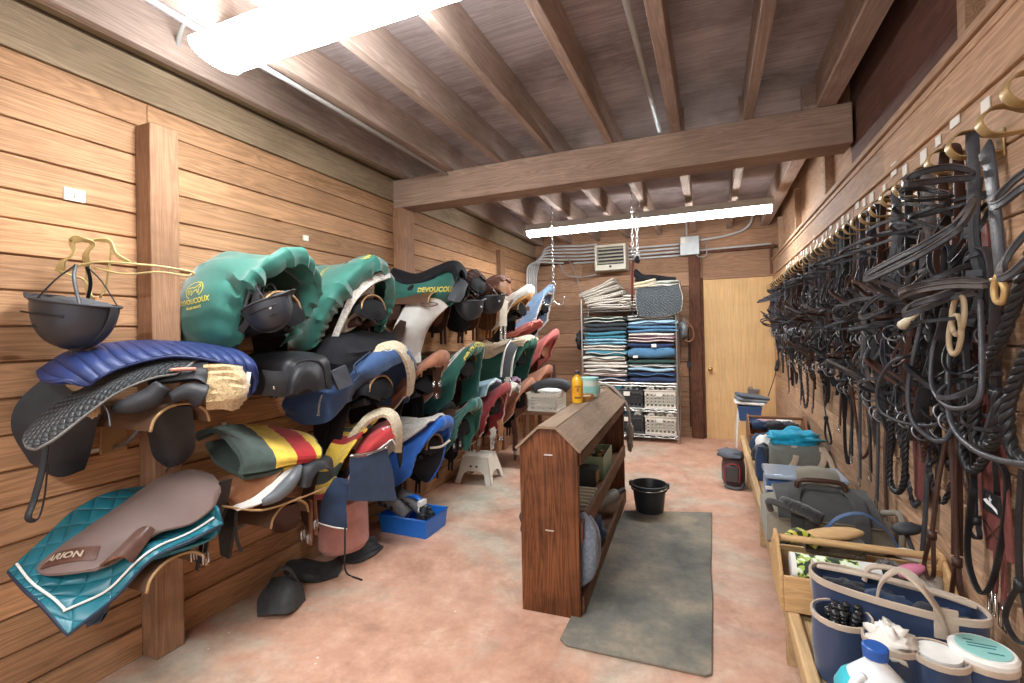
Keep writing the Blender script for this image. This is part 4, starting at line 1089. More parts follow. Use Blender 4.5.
t = thing('towel', 'dark blue towel hanging over the bar below the red cover', 'towel', (-1.880, 2.280, 0.571))
piece(t, 'cloth', rows([(-1.900, 2.137, 0.735), (-1.900, 2.134, 0.622), (-1.910, 2.111, 0.505)], [(-1.880, 2.248, 0.720), (-1.880, 2.262, 0.588), (-1.880, 2.294, 0.442)], [(-1.860, 2.409, 0.732), (-1.860, 2.464, 0.569), (-1.860, 2.499, 0.383)]), NAVY, .012, wr=.006, wf=10)
tubep(t, 'bar', [(-1.900, 2.137, 0.746), (-1.870, 2.272, 0.733), (-1.840, 2.402, 0.741)], .007, STEEL)
t = thing('towel', 'dark blue cloth with white hem hanging beside the pink sack', 'towel', (-1.920, 2.037, 0.528))
piece(t, 'cloth', rows([(-1.970, 2.085, 0.630), (-1.970, 1.994, 0.537), (-1.970, 1.962, 0.413)], [(-1.940, 2.115, 0.624), (-1.940, 2.050, 0.510), (-1.940, 2.047, 0.369)], [(-1.910, 2.129, 0.612), (-1.910, 2.110, 0.483), (-1.910, 2.114, 0.336)]), NAVY, .014, wr=.012, wf=14)
tubep(t, 'hem', [(-1.960, 1.953, 0.429), (-1.930, 2.029, 0.382), (-1.900, 2.103, 0.347)], .004, WHITE)
t = thing('sack', 'faded pink stable sack standing under the blue towels by the left wall', 'sack', (-2.243, 2.371, 0.000))
PINK = fabric('cloth_pink', S(178, 128, 120), rough=.8)
b = MB(); rg = []
for (z, e) in ((.12, .8), (.16, 1), (.3, 1), (.42, .92), (.46, .6)):
    c0 = Vector((-2.12, 2.33, z)); rg.append([c0 + Vector((.13 * e * math.cos(q), .17 * e * math.sin(q), 0)) * (1 + .06 * math.sin(3 * q + z * 9)) for q in [2 * PI * i / 16 for i in range(16)]])
b.ring_loft(rg); b.build('body', PINK, t, smooth='auto')
strapp(t, 'drawstring', [(-1.900, 2.088, 0.359), (-1.900, 2.086, 0.266), (-2.037, 2.241, 0.020), (-1.897, 2.216, 0.010)], .01, .006, BLK, smooth=5)


# ------------------------------------------------ fourth to last columns (smaller in the picture, same build)
def hood(name, label, yc, z, mat, x1=-1.86, hw=.17, drop=.42, xh=-2.12, th=.01, trim=None, cat='saddle cover', x0=-2.37, wr=.012, pucker=.005, hump=.06, dropf=None, group=None, sway=.0, seed=0, **kw):
    rr = []
    n = 5
    for i in range(n):
        q = i / (n - 1)
        x = x0 + (x1 - x0) * q; zz = z - .05 + .05 * q - .03 * math.sin(PI * q) + (hump * max(0, (q - .55) / .45))
        hx = x0 + (xh - x0) * q
        rr.append([Vector(p) for p in arch(x, zz, yc + sway * q, hw * (.8 + .2 * q), drop + .02 * math.sin(3 * q), hx, .05, dropf)])
    last = rr[-1]
    # the nose of the cover is round and tucks under at the top of the mouth
    for dx, dz, k in ((.028, -.03, .0), (.022, -.075, .05), (-.015, -.10, .10)):
        c0 = Vector((x1 - .06, yc, z - .05)); new = []
        for i, p in enumerate(last):
            w_ = max(0, 1 - abs(i - 4) / 3.2)
            new.append(p + (c0 - p) * k * .8 + Vector((dx * w_, 0, dz * w_)))
        rr.append(new)
    return cover(name, label, cat, rr, mat, th=th, trim=trim, wr=wr, pucker=pucker, pn=100, prow=.4, seed=seed, kr=4, kc=5, group=group, **kw)
def buckles_at(t, pts, h=.02):
    for p in pts: buckle(t, p, h * .6, h)

# D1 green cover with black neoprene top, long white pad hanging below it
t, B = cover('saddle_cover', 'green saddle cover with gold lettering and smooth black top, beside the second post', 'saddle cover', [mirror(r, .03) for r in rows(
    [(-2.330, 3.074, 1.702), (-2.330, 3.076, 1.765), (-2.330, 3.078, 1.844), (-2.330, 3.131, 1.913)],
    [(-2.180, 3.074, 1.696), (-2.170, 3.062, 1.748), (-2.170, 3.090, 1.804), (-2.170, 3.199, 1.853)],
    [(-2.050, 3.153, 1.694), (-2.020, 3.109, 1.751), (-2.000, 3.122, 1.828), (-2.000, 3.225, 1.901)],
    [(-1.960, 3.241, 1.679), (-1.920, 3.178, 1.751), (-1.900, 3.192, 1.844), (-1.900, 3.288, 1.956)],
    [(-1.930, 3.330, 1.691), (-1.880, 3.246, 1.754), (-1.860, 3.277, 1.850), (-1.860, 3.344, 1.936)],
    [(-1.950, 3.397, 1.720), (-1.900, 3.328, 1.761), (-1.880, 3.343, 1.825), (-1.870, 3.377, 1.884)])], GREEN, .01, wr=.006, wf=8, kr=4, kc=5)
tm = MB(); text_on(tm, 'DEVOUCOUX', .05, lambda x, y: on_sheet(B, B.us[-1] * .70 + x, B.vs[0] + .115 + y, .004), bold=.002); tm.build('lettering', GOLD, t)
t, B = cover('seat_saver_cover', 'black padded seat saver lying along the top of the third green cover', 'seat cover', [mirror(r, .02) for r in rows(
    [(-2.330, 3.103, 1.831), (-2.340, 3.119, 1.912), (-2.340, 3.172, 1.958)],
    [(-2.170, 3.116, 1.783), (-2.170, 3.118, 1.846), (-2.180, 3.244, 1.907)],
    [(-2.020, 3.139, 1.815), (-2.000, 3.124, 1.867), (-2.000, 3.256, 1.952)],
    [(-1.910, 3.181, 1.898), (-1.900, 3.196, 1.945), (-1.900, 3.321, 2.000)],
    [(-1.860, 3.248, 1.909), (-1.850, 3.264, 1.957), (-1.850, 3.361, 1.993)],
    [(-1.840, 3.273, 1.832), (-1.830, 3.289, 1.888), (-1.830, 3.356, 1.935)])], BLACKF, th=.022, wr=.003)
t, B = cover('saddle_pad', 'long cream saddle pad hanging to a point under the green and black cover', 'saddle pad', rows(
    [(-2.300, 3.024, 1.328), (-2.240, 3.049, 1.504), (-2.180, 3.086, 1.634), (-2.120, 3.067, 1.692)],
    [(-2.240, 3.066, 1.218), (-2.160, 3.077, 1.425), (-2.080, 3.085, 1.584), (-2.020, 3.107, 1.698)],
    [(-2.200, 3.194, 1.178), (-2.120, 3.179, 1.384), (-2.020, 3.144, 1.538), (-1.940, 3.179, 1.691)],
    [(-2.160, 3.250, 1.287), (-2.080, 3.219, 1.446), (-1.990, 3.197, 1.546), (-1.900, 3.245, 1.645)]), WHITE, th=.016, trim=FLEECE, trim_r=.009, wr=.004)
piece(t, 'lower_corner', rows(
    [(-2.260, 3.070, 1.295), (-2.220, 3.088, 1.139), (-2.200, 3.135, 1.010)],
    [(-2.200, 3.143, 1.291), (-2.180, 3.178, 1.163), (-2.170, 3.187, 1.036)],
    [(-2.150, 3.236, 1.303), (-2.140, 3.232, 1.208), (-2.140, 3.201, 1.115)]), WHITE, .014)
piece(t, 'knee_block', rows([(-2.200, 2.904, 1.317), (-2.180, 2.917, 1.449), (-2.150, 2.977, 1.538)], [(-2.140, 2.907, 1.301), (-2.120, 2.969, 1.411), (-2.120, 3.010, 1.523)]), DKB, .025)
tubep(t, 'seam', [(-2.000, 3.021, 1.654), (-1.960, 3.067, 1.632), (-1.930, 3.162, 1.658), (-1.970, 3.084, 1.671)], .004, BRN, 6, 4, True)
place(saddle_d, LEFT + .02, 3.16, 1.90, 'dark saddle under the third green cover beside the second post', sc=.66)
t = thing('bag', 'small grey padded bag hanging from the tip of the third green cover', 'bag', (-1.850, 3.369, 1.778))
piece(t, 'body', rows([(-1.900, 3.263, 1.693), (-1.880, 3.293, 1.773), (-1.880, 3.394, 1.878)], [(-1.840, 3.283, 1.676), (-1.820, 3.314, 1.756), (-1.830, 3.402, 1.844)], [(-1.850, 3.401, 1.731), (-1.840, 3.419, 1.797), (-1.850, 3.473, 1.835)]), fabric('cloth_grey', S(84, 88, 94)), .04)

# D2 rust cover, D3 royal blue
t, B = hood('saddle_cover', 'rust coloured saddle cover with cream edge between the blue and green covers', 3.07, 1.24, RUST, hw=.17, drop=.32, xh=-2.04, seed=31, trim=CREAM, trim_r=.006)
place(saddle_b, LEFT + .02, 3.07, 1.17, 'black saddle inside the rust coloured cover', sc=.95)
t = thing('girth', 'brown leather girth with double buckles looped below the rust cover', 'girth', (-1.950, 3.088, 1.082))
strapp(t, 'strap', [(-2.200, 3.058, 1.065), (-2.120, 3.045, 0.992), (-2.050, 3.074, 0.967), (-1.980, 3.105, 1.019), (-1.940, 3.102, 1.141)], .05, .008, DKB)
strapp(t, 'strap', [(-1.900, 3.067, 1.159), (-1.900, 3.077, 1.046), (-1.920, 3.106, 0.945)], .06, .008, DKB, (.5, .8, 0))
buckles_at(t, [(-1.880, 3.003, 1.062), (-1.880, 3.087, 1.053), (-1.900, 3.074, 0.965)])
ROYT = quilt('quilt_royal', S(30, 92, 186), .04, .4)
t, B = hood('saddle_cover', 'bright royal blue saddle cover in the bottom row above the tote tray', 3.10, .78, ROYAL, hw=.18, drop=.40, xh=-2.02, pucker=0, wr=.012, seed=41, hump=.03)
t, B = cover('saddle_pad', 'cream fleece pad with an open square pocket on the royal blue cover', 'saddle pad', [[Vector(p) for p in arch(x, z, 3.08, .15, d, xh, .02)][:6] for x, z, d, xh in ((-2.39, .80, .34, -2.40), (-2.25, .78, .30, -2.30), (-2.10, .775, .17, -2.15), (-1.96, .80, .10, -2.0), (-1.88, .83, .06, -1.9))], FLEECE_W, th=.02, wr=.004, wf=20)
gp = [[on_sheet(B, .12 + a, B.vs[0] + .16 + b_ + a * .3, .006) for b_ in (0, .05, .1)] for a in (0, .08, .18)]
piece(t, 'pocket', gp, WHITE, .004, trim=CREAM, trim_r=.003)
tubep(t, 'rack_bar', [(-2.000, 3.013, 0.583), (-1.900, 3.103, 0.578), (-1.840, 3.150, 0.624)], .009, CREAM)
place(saddle_b, LEFT + .02, 3.10, .70, 'black saddle under the royal blue cover, hanging pads above the tray', sc=.95)
piece_ = thing('saddle_pad', 'black rounded pad hanging below the royal blue cover', 'saddle pad', (-2.050, 3.125, 0.446))
piece(piece_, 'cloth', rows([(-2.150, 3.074, 0.528), (-2.150, 3.045, 0.428), (-2.150, 3.176, 0.315)], [(-2.030, 3.139, 0.537), (-2.040, 3.122, 0.402), (-2.060, 3.163, 0.281)], [(-1.930, 3.211, 0.559), (-1.940, 3.178, 0.442), (-1.980, 3.139, 0.342)]), BLACKF, .016, trim=ROYAL, trim_r=.006)

# E1 brown saddle with helmet, F1 brown saddle with helmet
def open_saddle(label, yc, z, mat, seat, wall=.0):
    return place({'b': saddle_b, 't': saddle_t, 'd': saddle_d}[mat], LEFT + .03, yc, z, label)
open_saddle('dark brown saddle with raised cantle above the first hanging helmet', 3.72, 1.84, 'd', BRN)
open_saddle('mid brown saddle with raised cantle above the second hanging helmet', 4.32, 1.86, 't', BRN)
helmet('black riding helmet with strap hanging below the dark brown saddle, left of its twin', (-1.840, 3.501, 1.688), R(-6), R(60), .98, vents=False)
helmet('black riding helmet hanging below the mid brown saddle, right of its twin', (-1.840, 3.910, 1.755), R(-6), R(40), .98, vents=False)
t, B = cover('saddle_cover', 'wrinkled brown fabric cover over the saddle behind the first hanging helmet', 'saddle cover', [[Vector(p) for p in arch(x, z, 3.72, hw, d, x - .04, .03)] for x, z, hw, d in ((-2.1, 1.90, .12, .16), (-2.0, 1.94, .14, .17), (-1.9, 1.985, .15, .17), (-1.85, 1.96, .14, .15), (-1.84, 1.93, .13, .10))], fabric('cloth_dark_brown', S(92, 72, 66)), wr=.02, wf=9)
t, B = cover('saddle_cover', 'wrinkled reddish brown cover over the saddle behind the second hanging helmet', 'saddle cover', [[Vector(p) for p in arch(x, z, 4.32, hw, d, x - .04, .03)] for x, z, hw, d in ((-2.25, 1.92, .12, .16), (-2.1, 1.95, .14, .17), (-1.95, 2.0, .15, .17), (-1.86, 2.0, .14, .15), (-1.84, 1.96, .13, .10))], fabric('cloth_red_brown', S(126, 86, 74)), wr=.02, wf=9)
for (yy, l) in ((3.72, 'first'), (4.32, 'second')):
    pass
t = thing('saddle_pad', 'black pad hanging behind the first helmet', 'saddle pad', (-2.050, 3.760, 1.550))
piece(t, 'cloth', rows([(-2.200, 3.760, 1.736), (-2.200, 3.737, 1.599), (-2.200, 3.803, 1.464)], [(-2.050, 3.769, 1.774), (-2.050, 3.725, 1.594), (-2.070, 3.755, 1.452)], [(-1.970, 3.926, 1.735), (-1.980, 3.858, 1.568), (-2.000, 3.777, 1.477)]), BLACKF, .02)
t = thing('saddle_flap', 'dark brown leather flap hanging between the cream pad and the helmets', 'saddle flap', (-2.100, 3.437, 1.587))
piece(t, 'leather', rows([(-2.200, 3.476, 1.719), (-2.200, 3.439, 1.548), (-2.200, 3.531, 1.464)], [(-2.120, 3.507, 1.735), (-2.120, 3.501, 1.581), (-2.140, 3.530, 1.471)], [(-2.070, 3.538, 1.734), (-2.070, 3.567, 1.590), (-2.100, 3.530, 1.496)]), BRN, .01, trim=FLEECE_T, trim_r=.004)

# E2, E3 green covers
t, B = hood('saddle_cover', 'green saddle cover with white edged slit in the middle of the row', 3.66, 1.29, GREEN, hw=.18, drop=.46, xh=-1.98, seed=51, x0=-2.39)
ring = [on_sheet(B, B.us[-1] * .55 + .03 * math.cos(q) + .10 * math.sin(q), B.vs[0] + .40 + .10 * math.sin(q), .008) for q in [2 * PI * i / 20 for i in range(20)]]
tubep(t, 'slit_binding', ring, .007, WHITE, 6, 2, True)
tm = MB(); tm.add([Vector(p) + Vector((0.0, 0, 0)) for p in ring] , [tuple(range(20))]); tm.build('slit_lining', BLACKF, t)
tm = MB(); text_on(tm, 'DEVOUCOUX', .05, lambda x, y: on_sheet(B, B.us[-1] * .85 - y, -.08 + x, .005), bold=.002); tm.build('lettering', GOLD, t)
place(saddle_d, LEFT + .02, 3.66, 1.24, 'dark saddle inside the green cover with the white edged slit')
t, B = hood('saddle_cover', 'small green saddle cover with dark banded end above the step stool', 3.62, .82, GREEN, hw=.17, drop=.32, xh=-1.95, seed=61, x0=-2.2)
t, B = hood('saddle_pad', 'dark grey banded pad with white trim behind the small green cover', 3.60, .80, plain('cloth_dark_teal', S(44, 58, 60), .8), hw=.15, drop=.18, x1=-2.15, xh=-2.15, cat='saddle pad', trim=WHITE, pucker=0)
place(saddle_b, LEFT + .02, 3.62, .74, 'black saddle inside the small green cover', sc=.95)
t = thing('girth', 'dark girth straps with steel buckles hanging under the small green cover', 'girth', (-2.000, 3.504, 0.496))
for u_ in (452, 458):
    strapp(t, 'strap', [(-2.000, 3.476, 0.643), (-2.000, 3.489, 0.541), (-2.000, 3.502, 0.438)] if u_ == 452 else [(-1.970, 3.524, 0.636), (-1.970, 3.538, 0.549), (-1.970, 3.534, 0.449)], .035, .008, BLK, (.5, .8, 0))
buckles_at(t, [(-1.980, 3.452, 0.501), (-1.950, 3.500, 0.509)])
t = thing('saddle_pad', 'long green cloth hanging beside the step stool', 'saddle pad', (-2.000, 3.736, 0.488))
piece(t, 'cloth', rows([(-2.000, 3.634, 0.700), (-2.000, 3.628, 0.546), (-2.000, 3.658, 0.401)], [(-1.960, 3.688, 0.718), (-1.960, 3.700, 0.542), (-1.970, 3.658, 0.421)], [(-1.930, 3.725, 0.723), (-1.930, 3.719, 0.584), (-1.940, 3.659, 0.474)]), GREEN_D, .012, wr=.01, wf=10)

# F3 maroon cover with pale blue cloth, G3 tan cover with lilac cloth, far small ones
t, B = hood('saddle_cover', 'maroon saddle cover with white edge below the pale blue cloth', 4.26, .88, MAROON, hw=.18, drop=.44, xh=-2.0, seed=71, trim=WHITE, trim_r=.006, x0=-2.3)
t, B = cover('towel', 'pale blue folded cloth with white edge on top of the maroon cover', 'towel', [[Vector(p) for p in arch(x, z, 4.2, .15, .14, x - .03, .02)] for x, z in ((-2.38, .93), (-2.2, .92), (-2.05, .95), (-1.93, .985))], fabric('cloth_pale_blue', S(152, 188, 206)), th=.03, trim=WHITE, wr=.008)
place(saddle_d, LEFT + .02, 4.26, .82, 'dark saddle inside the maroon cover', sc=.95)
t, B = hood('saddle_cover', 'tan saddle cover with gathered front below the lilac cloth', 4.95, .86, RUST, hw=.19, drop=.36, xh=-1.98, seed=81, x0=-2.3, trim=CREAM, trim_r=.005)
t, B = cover('towel', 'lilac folded cloth on top of the tan cover near the back', 'towel', [[Vector(p) for p in arch(x, z, 4.9, .15, .14, x - .03, .02)] for x, z in ((-2.38, .90), (-2.2, .90), (-2.08, .92), (-2.0, .93))], fabric('cloth_lilac', S(186, 160, 188)), th=.03, wr=.008)
t, B = cover('fleece_pad', 'small cream fleece pad with a dark slot beside the tan cover', 'pad', [[Vector(p) for p in arch(x, z, 4.62, .11, .10, x - .03, .02)] for x, z in ((-2.2, .84), (-2.08, .86), (-1.95, .90), (-1.88, .88))], FLEECE_W, th=.03, wr=.005, wf=20)
place(saddle_b, LEFT + .02, 4.95, .78, 'black saddle inside the tan cover near the back', sc=.95)
t, B = hood('saddle_cover', 'small brown saddle cover at the far end of the bottom row', 5.60, .96, RUST, hw=.2, drop=.38, xh=-1.98, seed=91)
place(saddle_t, LEFT + .02, 5.6, .86, 'brown saddle inside the small far brown cover', sc=.95)

# F2 dark green long cover with cream fleece and white edged girth; G2 pink
t, B = hood('saddle_cover', 'long dark green saddle cover under cream fleece, middle row near the back', 4.92, 1.31, GREEN_D, hw=.21, drop=.46, xh=-1.98, seed=101, x0=-2.39, x1=-1.82)
t, B = cover('fleece_pad', 'wide cream fleece pad draped over the long dark green cover', 'pad', [[Vector(p) for p in arch(x, z, 4.92, .18, d, x - .05, .02)] for x, z, d in ((-2.36, 1.36, .20), (-2.2, 1.35, .20), (-2.05, 1.35, .13), (-1.9, 1.38, .11), (-1.82, 1.385, .10), (-1.80, 1.36, .08))], FLEECE, th=.03, wr=.008, wf=18)
place(saddle_b, LEFT + .02, 4.92, 1.26, 'black saddle inside the long dark green cover')
t = thing('girth', 'grey striped girth with white edges laid over the long dark green cover', 'girth', (-1.950, 4.551, 1.146))
strapp(t, 'strap', [(-1.980, 4.856, 1.348), (-1.930, 4.563, 1.249), (-1.930, 4.476, 1.100), (-1.940, 4.467, 0.968)], .12, .012, stripes('girth_stripes', [(0, S(60, 60, 64)), (.3, S(150, 150, 146)), (.4, S(60, 60, 64))], 1, .04), (.3, .95, 0))
strapp(t, 'edge', [(-2.000, 4.762, 1.350), (-1.950, 4.479, 1.253), (-1.950, 4.395, 1.105), (-1.950, 4.365, 0.987)], .012, .02, WHITE, (.3, .95, 0))
strapp(t, 'edge', [(-1.950, 4.929, 1.335), (-1.900, 4.625, 1.226), (-1.900, 4.537, 1.096), (-1.900, 4.504, 0.975)], .012, .02, WHITE, (.3, .95, 0))
strapp(t, 'strap', [(-1.920, 4.473, 0.978), (-1.920, 4.466, 0.846)], .08, .01, plain('webbing_pale', S(176, 170, 160), .8), (.3, .95, 0))
buckles_at(t, [(-1.900, 4.348, 0.940), (-1.900, 4.475, 0.927)], .03)
t, B = hood('saddle_cover', 'pink saddle cloth with rounded end at the far end of the middle row', 5.72, 1.34, fabric('cloth_salmon', S(206, 116, 110)), hw=.18, drop=.34, xh=-1.95, seed=111, x1=-1.80, pucker=0, trim=MAROON, trim_r=.008, hump=.12)
t, B = cover('saddle_pad', 'crumpled salmon pink pad on top of the pink saddle cloth', 'saddle pad', [[Vector(p) for p in arch(x, z, 5.3, .16, d, x - .03, .04)] for x, z, d in ((-2.25, 1.46, .08), (-2.1, 1.48, .10), (-1.98, 1.54, .10), (-1.86, 1.58, .08))], fabric('cloth_salmon_light', S(214, 128, 120)), th=.02, wr=.02, wf=12)
place(saddle_t, LEFT + .02, 5.72, 1.30, 'brown saddle under the pink saddle cloth')

# G1, H1 cream and white fleece covered saddles
t, B = hood('saddle_cover', 'cream fleece cover with an orange lining in the top row near the back', 4.98, 1.89, FLEECE_W, hw=.19, drop=.36, xh=-2.08, seed=121, th=.03, pucker=0)
t, B2 = hood('saddle_pad', 'orange tan pad lining the mouth of the cream fleece cover', 4.98, 1.85, fabric('cloth_orange', S(212, 158, 92)), hw=.15, drop=.40, xh=-2.14, x1=-1.87, seed=122, cat='saddle pad', pucker=0)
place(saddle_b, LEFT + .02, 4.98, 1.80, 'black saddle inside the cream fleece cover')
t, B = hood('saddle_cover', 'white edged pale blue cover at the far end of the top row', 5.78, 1.93, fabric('cloth_mid_blue', S(120, 150, 182)), hw=.19, drop=.44, xh=-2.0, seed=131, trim=FLEECE_W, trim_r=.016, pucker=0, hump=.10)
place(saddle_b, LEFT + .02, 5.78, 1.86, 'black saddle inside the pale blue cover at the far end of the top row')
t = thing('girth', 'pale cream webbing girth hanging beside the second helmet', 'girth', (-1.900, 4.254, 1.506))
strapp(t, 'strap', [(-1.900, 4.364, 1.756), (-1.900, 4.332, 1.606), (-1.900, 4.326, 1.496)], .10, .012, CREAM, (.4, .9, 0))
for d in (-4, 4):
    pass
strapp(t, 'strap', [(-1.900, 4.277, 1.496), (-1.900, 4.271, 1.359)], .03, .006, plain('webbing_pale', S(176, 170, 160), .8), (.4, .9, 0))
strapp(t, 'strap', [(-1.880, 4.330, 1.496), (-1.880, 4.323, 1.357)], .03, .006, plain('webbing_pale', S(176, 170, 160), .8), (.4, .9, 0))
buckles_at(t, [(-1.880, 4.230, 1.437), (-1.860, 4.281, 1.436)], .024)
# loose girths and stirrup leathers of the bottom rows
GI = [((-2.050, 4.011, 0.501), (-2.050, 4.028, 0.423), BRN), ((-1.950, 4.130, 0.522), (-1.950, 4.126, 0.428), plain('webbing_pale', S(176, 170, 160), .8)), ((-1.950, 4.296, 0.569), (-1.950, 4.312, 0.408), TAN), ((-1.980, 4.725, 0.493), (-1.980, 4.763, 0.163), DKB), ((-1.950, 4.974, 0.507), (-1.950, 4.989, 0.225), BRN), ((-1.900, 5.067, 0.550), (-1.900, 5.086, 0.321), TAN), ((-1.880, 5.520, 0.846), (-1.880, 5.501, 0.544), plain('webbing_pale', S(176, 170, 160), .8)), ((-1.860, 5.788, 1.010), (-1.860, 5.768, 0.721), DKB)]
GL = ['brown girth hanging left of the pale webbing girth under the maroon cover', 'pale webbing girth with two buckles under the maroon cover', 'tan leather girth right of the pale webbing girth', 'dark girth under the tan cover behind the shelf end', 'brown girth right of the dark one under the tan cover', 'tan girth nearest the shelf under the tan cover', 'pale webbing girth at the back below the long green cover', 'dark girth at the far end below the pink cloth']
for (a, b_, m_), l in zip(GI, GL):
    a = Vector(a); b_ = Vector(b_)
    t = thing('girth', l, 'girth', a, 'girths hanging below the saddles')
    mid = (a + b_) / 2
    strapp(t, 'strap', [a, mid + Vector((.01, .01, 0)), b_], .07, .01, m_, (.4, .9, 0))
    for s in (-.02, .02):
        strapp(t, 'billet', [b_ + Vector((0, s, .02)), b_ + Vector((0, s, -.05)), b_ + Vector((.0, s, -.11))], .022, .005, m_, (.4, .9, 0))
    buckles_at(t, [b_ + Vector((.012, s, -.02)) for s in (-.02, .02)], .026)

# ------------------------------------------------ paper tags on the left wall
TAGM = plain('paper_tag', S(226, 222, 212), .8)
TL = [((-2.405, 1.117, 2.027), .036, .026, 'white light switch plate on the left wall above the near helmet', 'switch_plate'), ((-2.405, 2.334, 2.065), .022, .018, 'white paper tag above the first green cover', 'paper_tag'), ((-2.405, 2.937, 1.989), .016, .02, 'white paper tag above the second green cover', 'paper_tag'), ((-2.405, 1.753, 0.969), .014, .01, 'small paper tag above the striped blanket', 'paper_tag'), ((-2.405, 1.165, 0.963), .034, .008, 'long paper strip on the wall below the near black saddle', 'paper_tag'), ((-2.405, 5.007, 1.385), .03, .035, 'white paper tag below the helmets', 'paper_tag')]
for p, a, b_, l, nm in TL:
    m_ = MB(); p = Vector(p); m_.box((LEFT - .002, p.y - a, p.z - b_), (LEFT + .006, p.y + a, p.z + b_))
    o = tag(m_.build(nm, TAGM, bevel=.002), l, 'tag' if nm != 'switch_plate' else 'switch')
    if nm == 'switch_plate':
        k = MB(); k.box((LEFT + .005, p.y - .004, p.z - .01), (LEFT + .014, p.y + .004, p.z + .01)); sub(k.build('toggle', TAGM), o)

# ------------------------------------------------ floor by the left wall
BL = leather('leather_floor_black', S(58, 60, 60), .6)
t = thing('saddle_flap', 'black curved leather piece with cut-out handle on the floor, nearest the camera', 'leather piece', (-2.190, 1.903, 0.000))
piece(t, 'leather', rows(
    [(-2.165, 1.747, 0.005), (-2.206, 1.782, 0.060), (-2.208, 1.826, 0.100), (-2.227, 1.887, 0.120)],
    [(-2.075, 1.754, 0.030), (-2.091, 1.788, 0.100), (-2.100, 1.827, 0.130), (-2.139, 1.868, 0.150)],
    [(-2.003, 1.800, 0.030), (-2.023, 1.833, 0.100), (-2.062, 1.862, 0.130), (-2.112, 1.889, 0.150)],
    [(-2.053, 1.945, 0.005), (-2.099, 1.969, 0.060), (-2.135, 1.963, 0.100), (-2.177, 1.975, 0.120)]), BL, .008, trim=BL, trim_r=.004)
strapp(t, 'handle', [(-2.195, 1.809, 0.090), (-2.160, 1.830, 0.170), (-2.104, 1.832, 0.220), (-2.071, 1.866, 0.200), (-2.106, 1.949, 0.090)], .022, .006, BL)
t = thing('saddle_flap', 'crumpled black leather pad on the floor in front of the pink sack', 'leather piece', (-2.189, 2.189, 0.000))
piece(t, 'leather', rows(
    [(-2.511, 2.157, 0.020), (-2.504, 2.167, 0.060), (-2.491, 2.246, 0.040)],
    [(-2.274, 2.075, 0.010), (-2.252, 2.100, 0.060), (-2.356, 2.261, 0.030)],
    [(-2.134, 2.104, 0.010), (-2.148, 2.164, 0.025), (-2.197, 2.248, 0.050)],
    [(-2.063, 2.203, 0.010), (-2.083, 2.258, 0.040), (-2.189, 2.357, 0.040)]), BL, .012, wr=.01, wf=8)
t = thing('saddle_flap', 'black leather pad lying on the floor beside the tote tray', 'leather piece', (-2.138, 2.482, 0.000))
piece(t, 'leather', rows(
    [(-2.178, 2.344, 0.010), (-2.210, 2.416, 0.030), (-2.223, 2.487, 0.050)],
    [(-2.070, 2.384, 0.010), (-2.110, 2.460, 0.040), (-2.155, 2.543, 0.070)],
    [(-2.037, 2.497, 0.010), (-2.083, 2.554, 0.030), (-2.151, 2.619, 0.060)],
    [(-2.054, 2.609, 0.005), (-2.096, 2.622, 0.020), (-2.141, 2.647, 0.030)]), BL, .012, wr=.012, wf=9)

# blue tote tray
BLUEP = plain('plastic_blue', S(28, 104, 196), .35, mottled=.05)
t = thing('tote_tray', 'bright blue plastic grooming tote on the floor below the royal blue cover', 'tote', (-2.115, 3.007, -0.000))
x0, x1, y0, y1 = -2.24, -1.86, 2.83, 3.09
def shell_box(x0, x1, y0, y1, z0, z1, th, mat, name, t, flare=.015, bev=.01):
    def rg(z, k, i): return [Vector((x0 - k + i, y0 - k + i, z)), Vector((x1 + k - i, y0 - k + i, z)), Vector((x1 + k - i, y1 + k - i, z)), Vector((x0 - k + i, y1 + k - i, z))]
    b = MB(); b.ring_loft([rg(z0, 0, 0), rg(z1, flare, 0), rg(z1, flare, th), rg(z0 + th, 0, th)], True, True)
    return b.build(name, mat, t, bevel=bev, seg=2)
shell_box(x0, x1, y0, y1, 0, .13, .006, BLUEP, 'tray', t)
b = MB(); b.tube([(x0 - .016, y0 - .016, .13), (x1 + .016, y0 - .016, .13), (x1 + .016, y1 + .016, .13), (x0 - .016, y1 + .016, .13)], .007, 6, 1, closed=True); b.build('rim', BLUEP, t, smooth=True)
strapp(t, 'handle', [(x0 + .1, (y0 + y1) / 2, .10), (x0 + .12, (y0 + y1) / 2, .21), (-2.05, (y0 + y1) / 2, .24), (x1 - .12, (y0 + y1) / 2, .21), (x1 - .1, (y0 + y1) / 2, .10)], .05, .012, BLUEP, (0, 1, 0), 5)
t = thing('spray_bottle', 'spray bottle with white trigger head in the blue tote', 'bottle', (-1.96, 2.93, .01))
b = MB(); b.lathe([(0, .01), (.03, .01), (.033, .05), (.033, .13), (.014, .17), (.012, .19)], (-1.96, 2.95, 0), 16); b.build('bottle', plain('bottle_dark', S(60, 66, 70), .3), t, smooth='auto')
b = MB(); b.box((-1.975, 2.90, .19), (-1.945, 2.98, .225)); b.tube([(-1.96, 2.91, .2), (-1.96, 2.89, .17), (-1.96, 2.90, .15)], .006); b.build('trigger_head', WHITE, t, bevel=.005)
GREYR = leather('rubber_grey', S(112, 114, 116), .55)
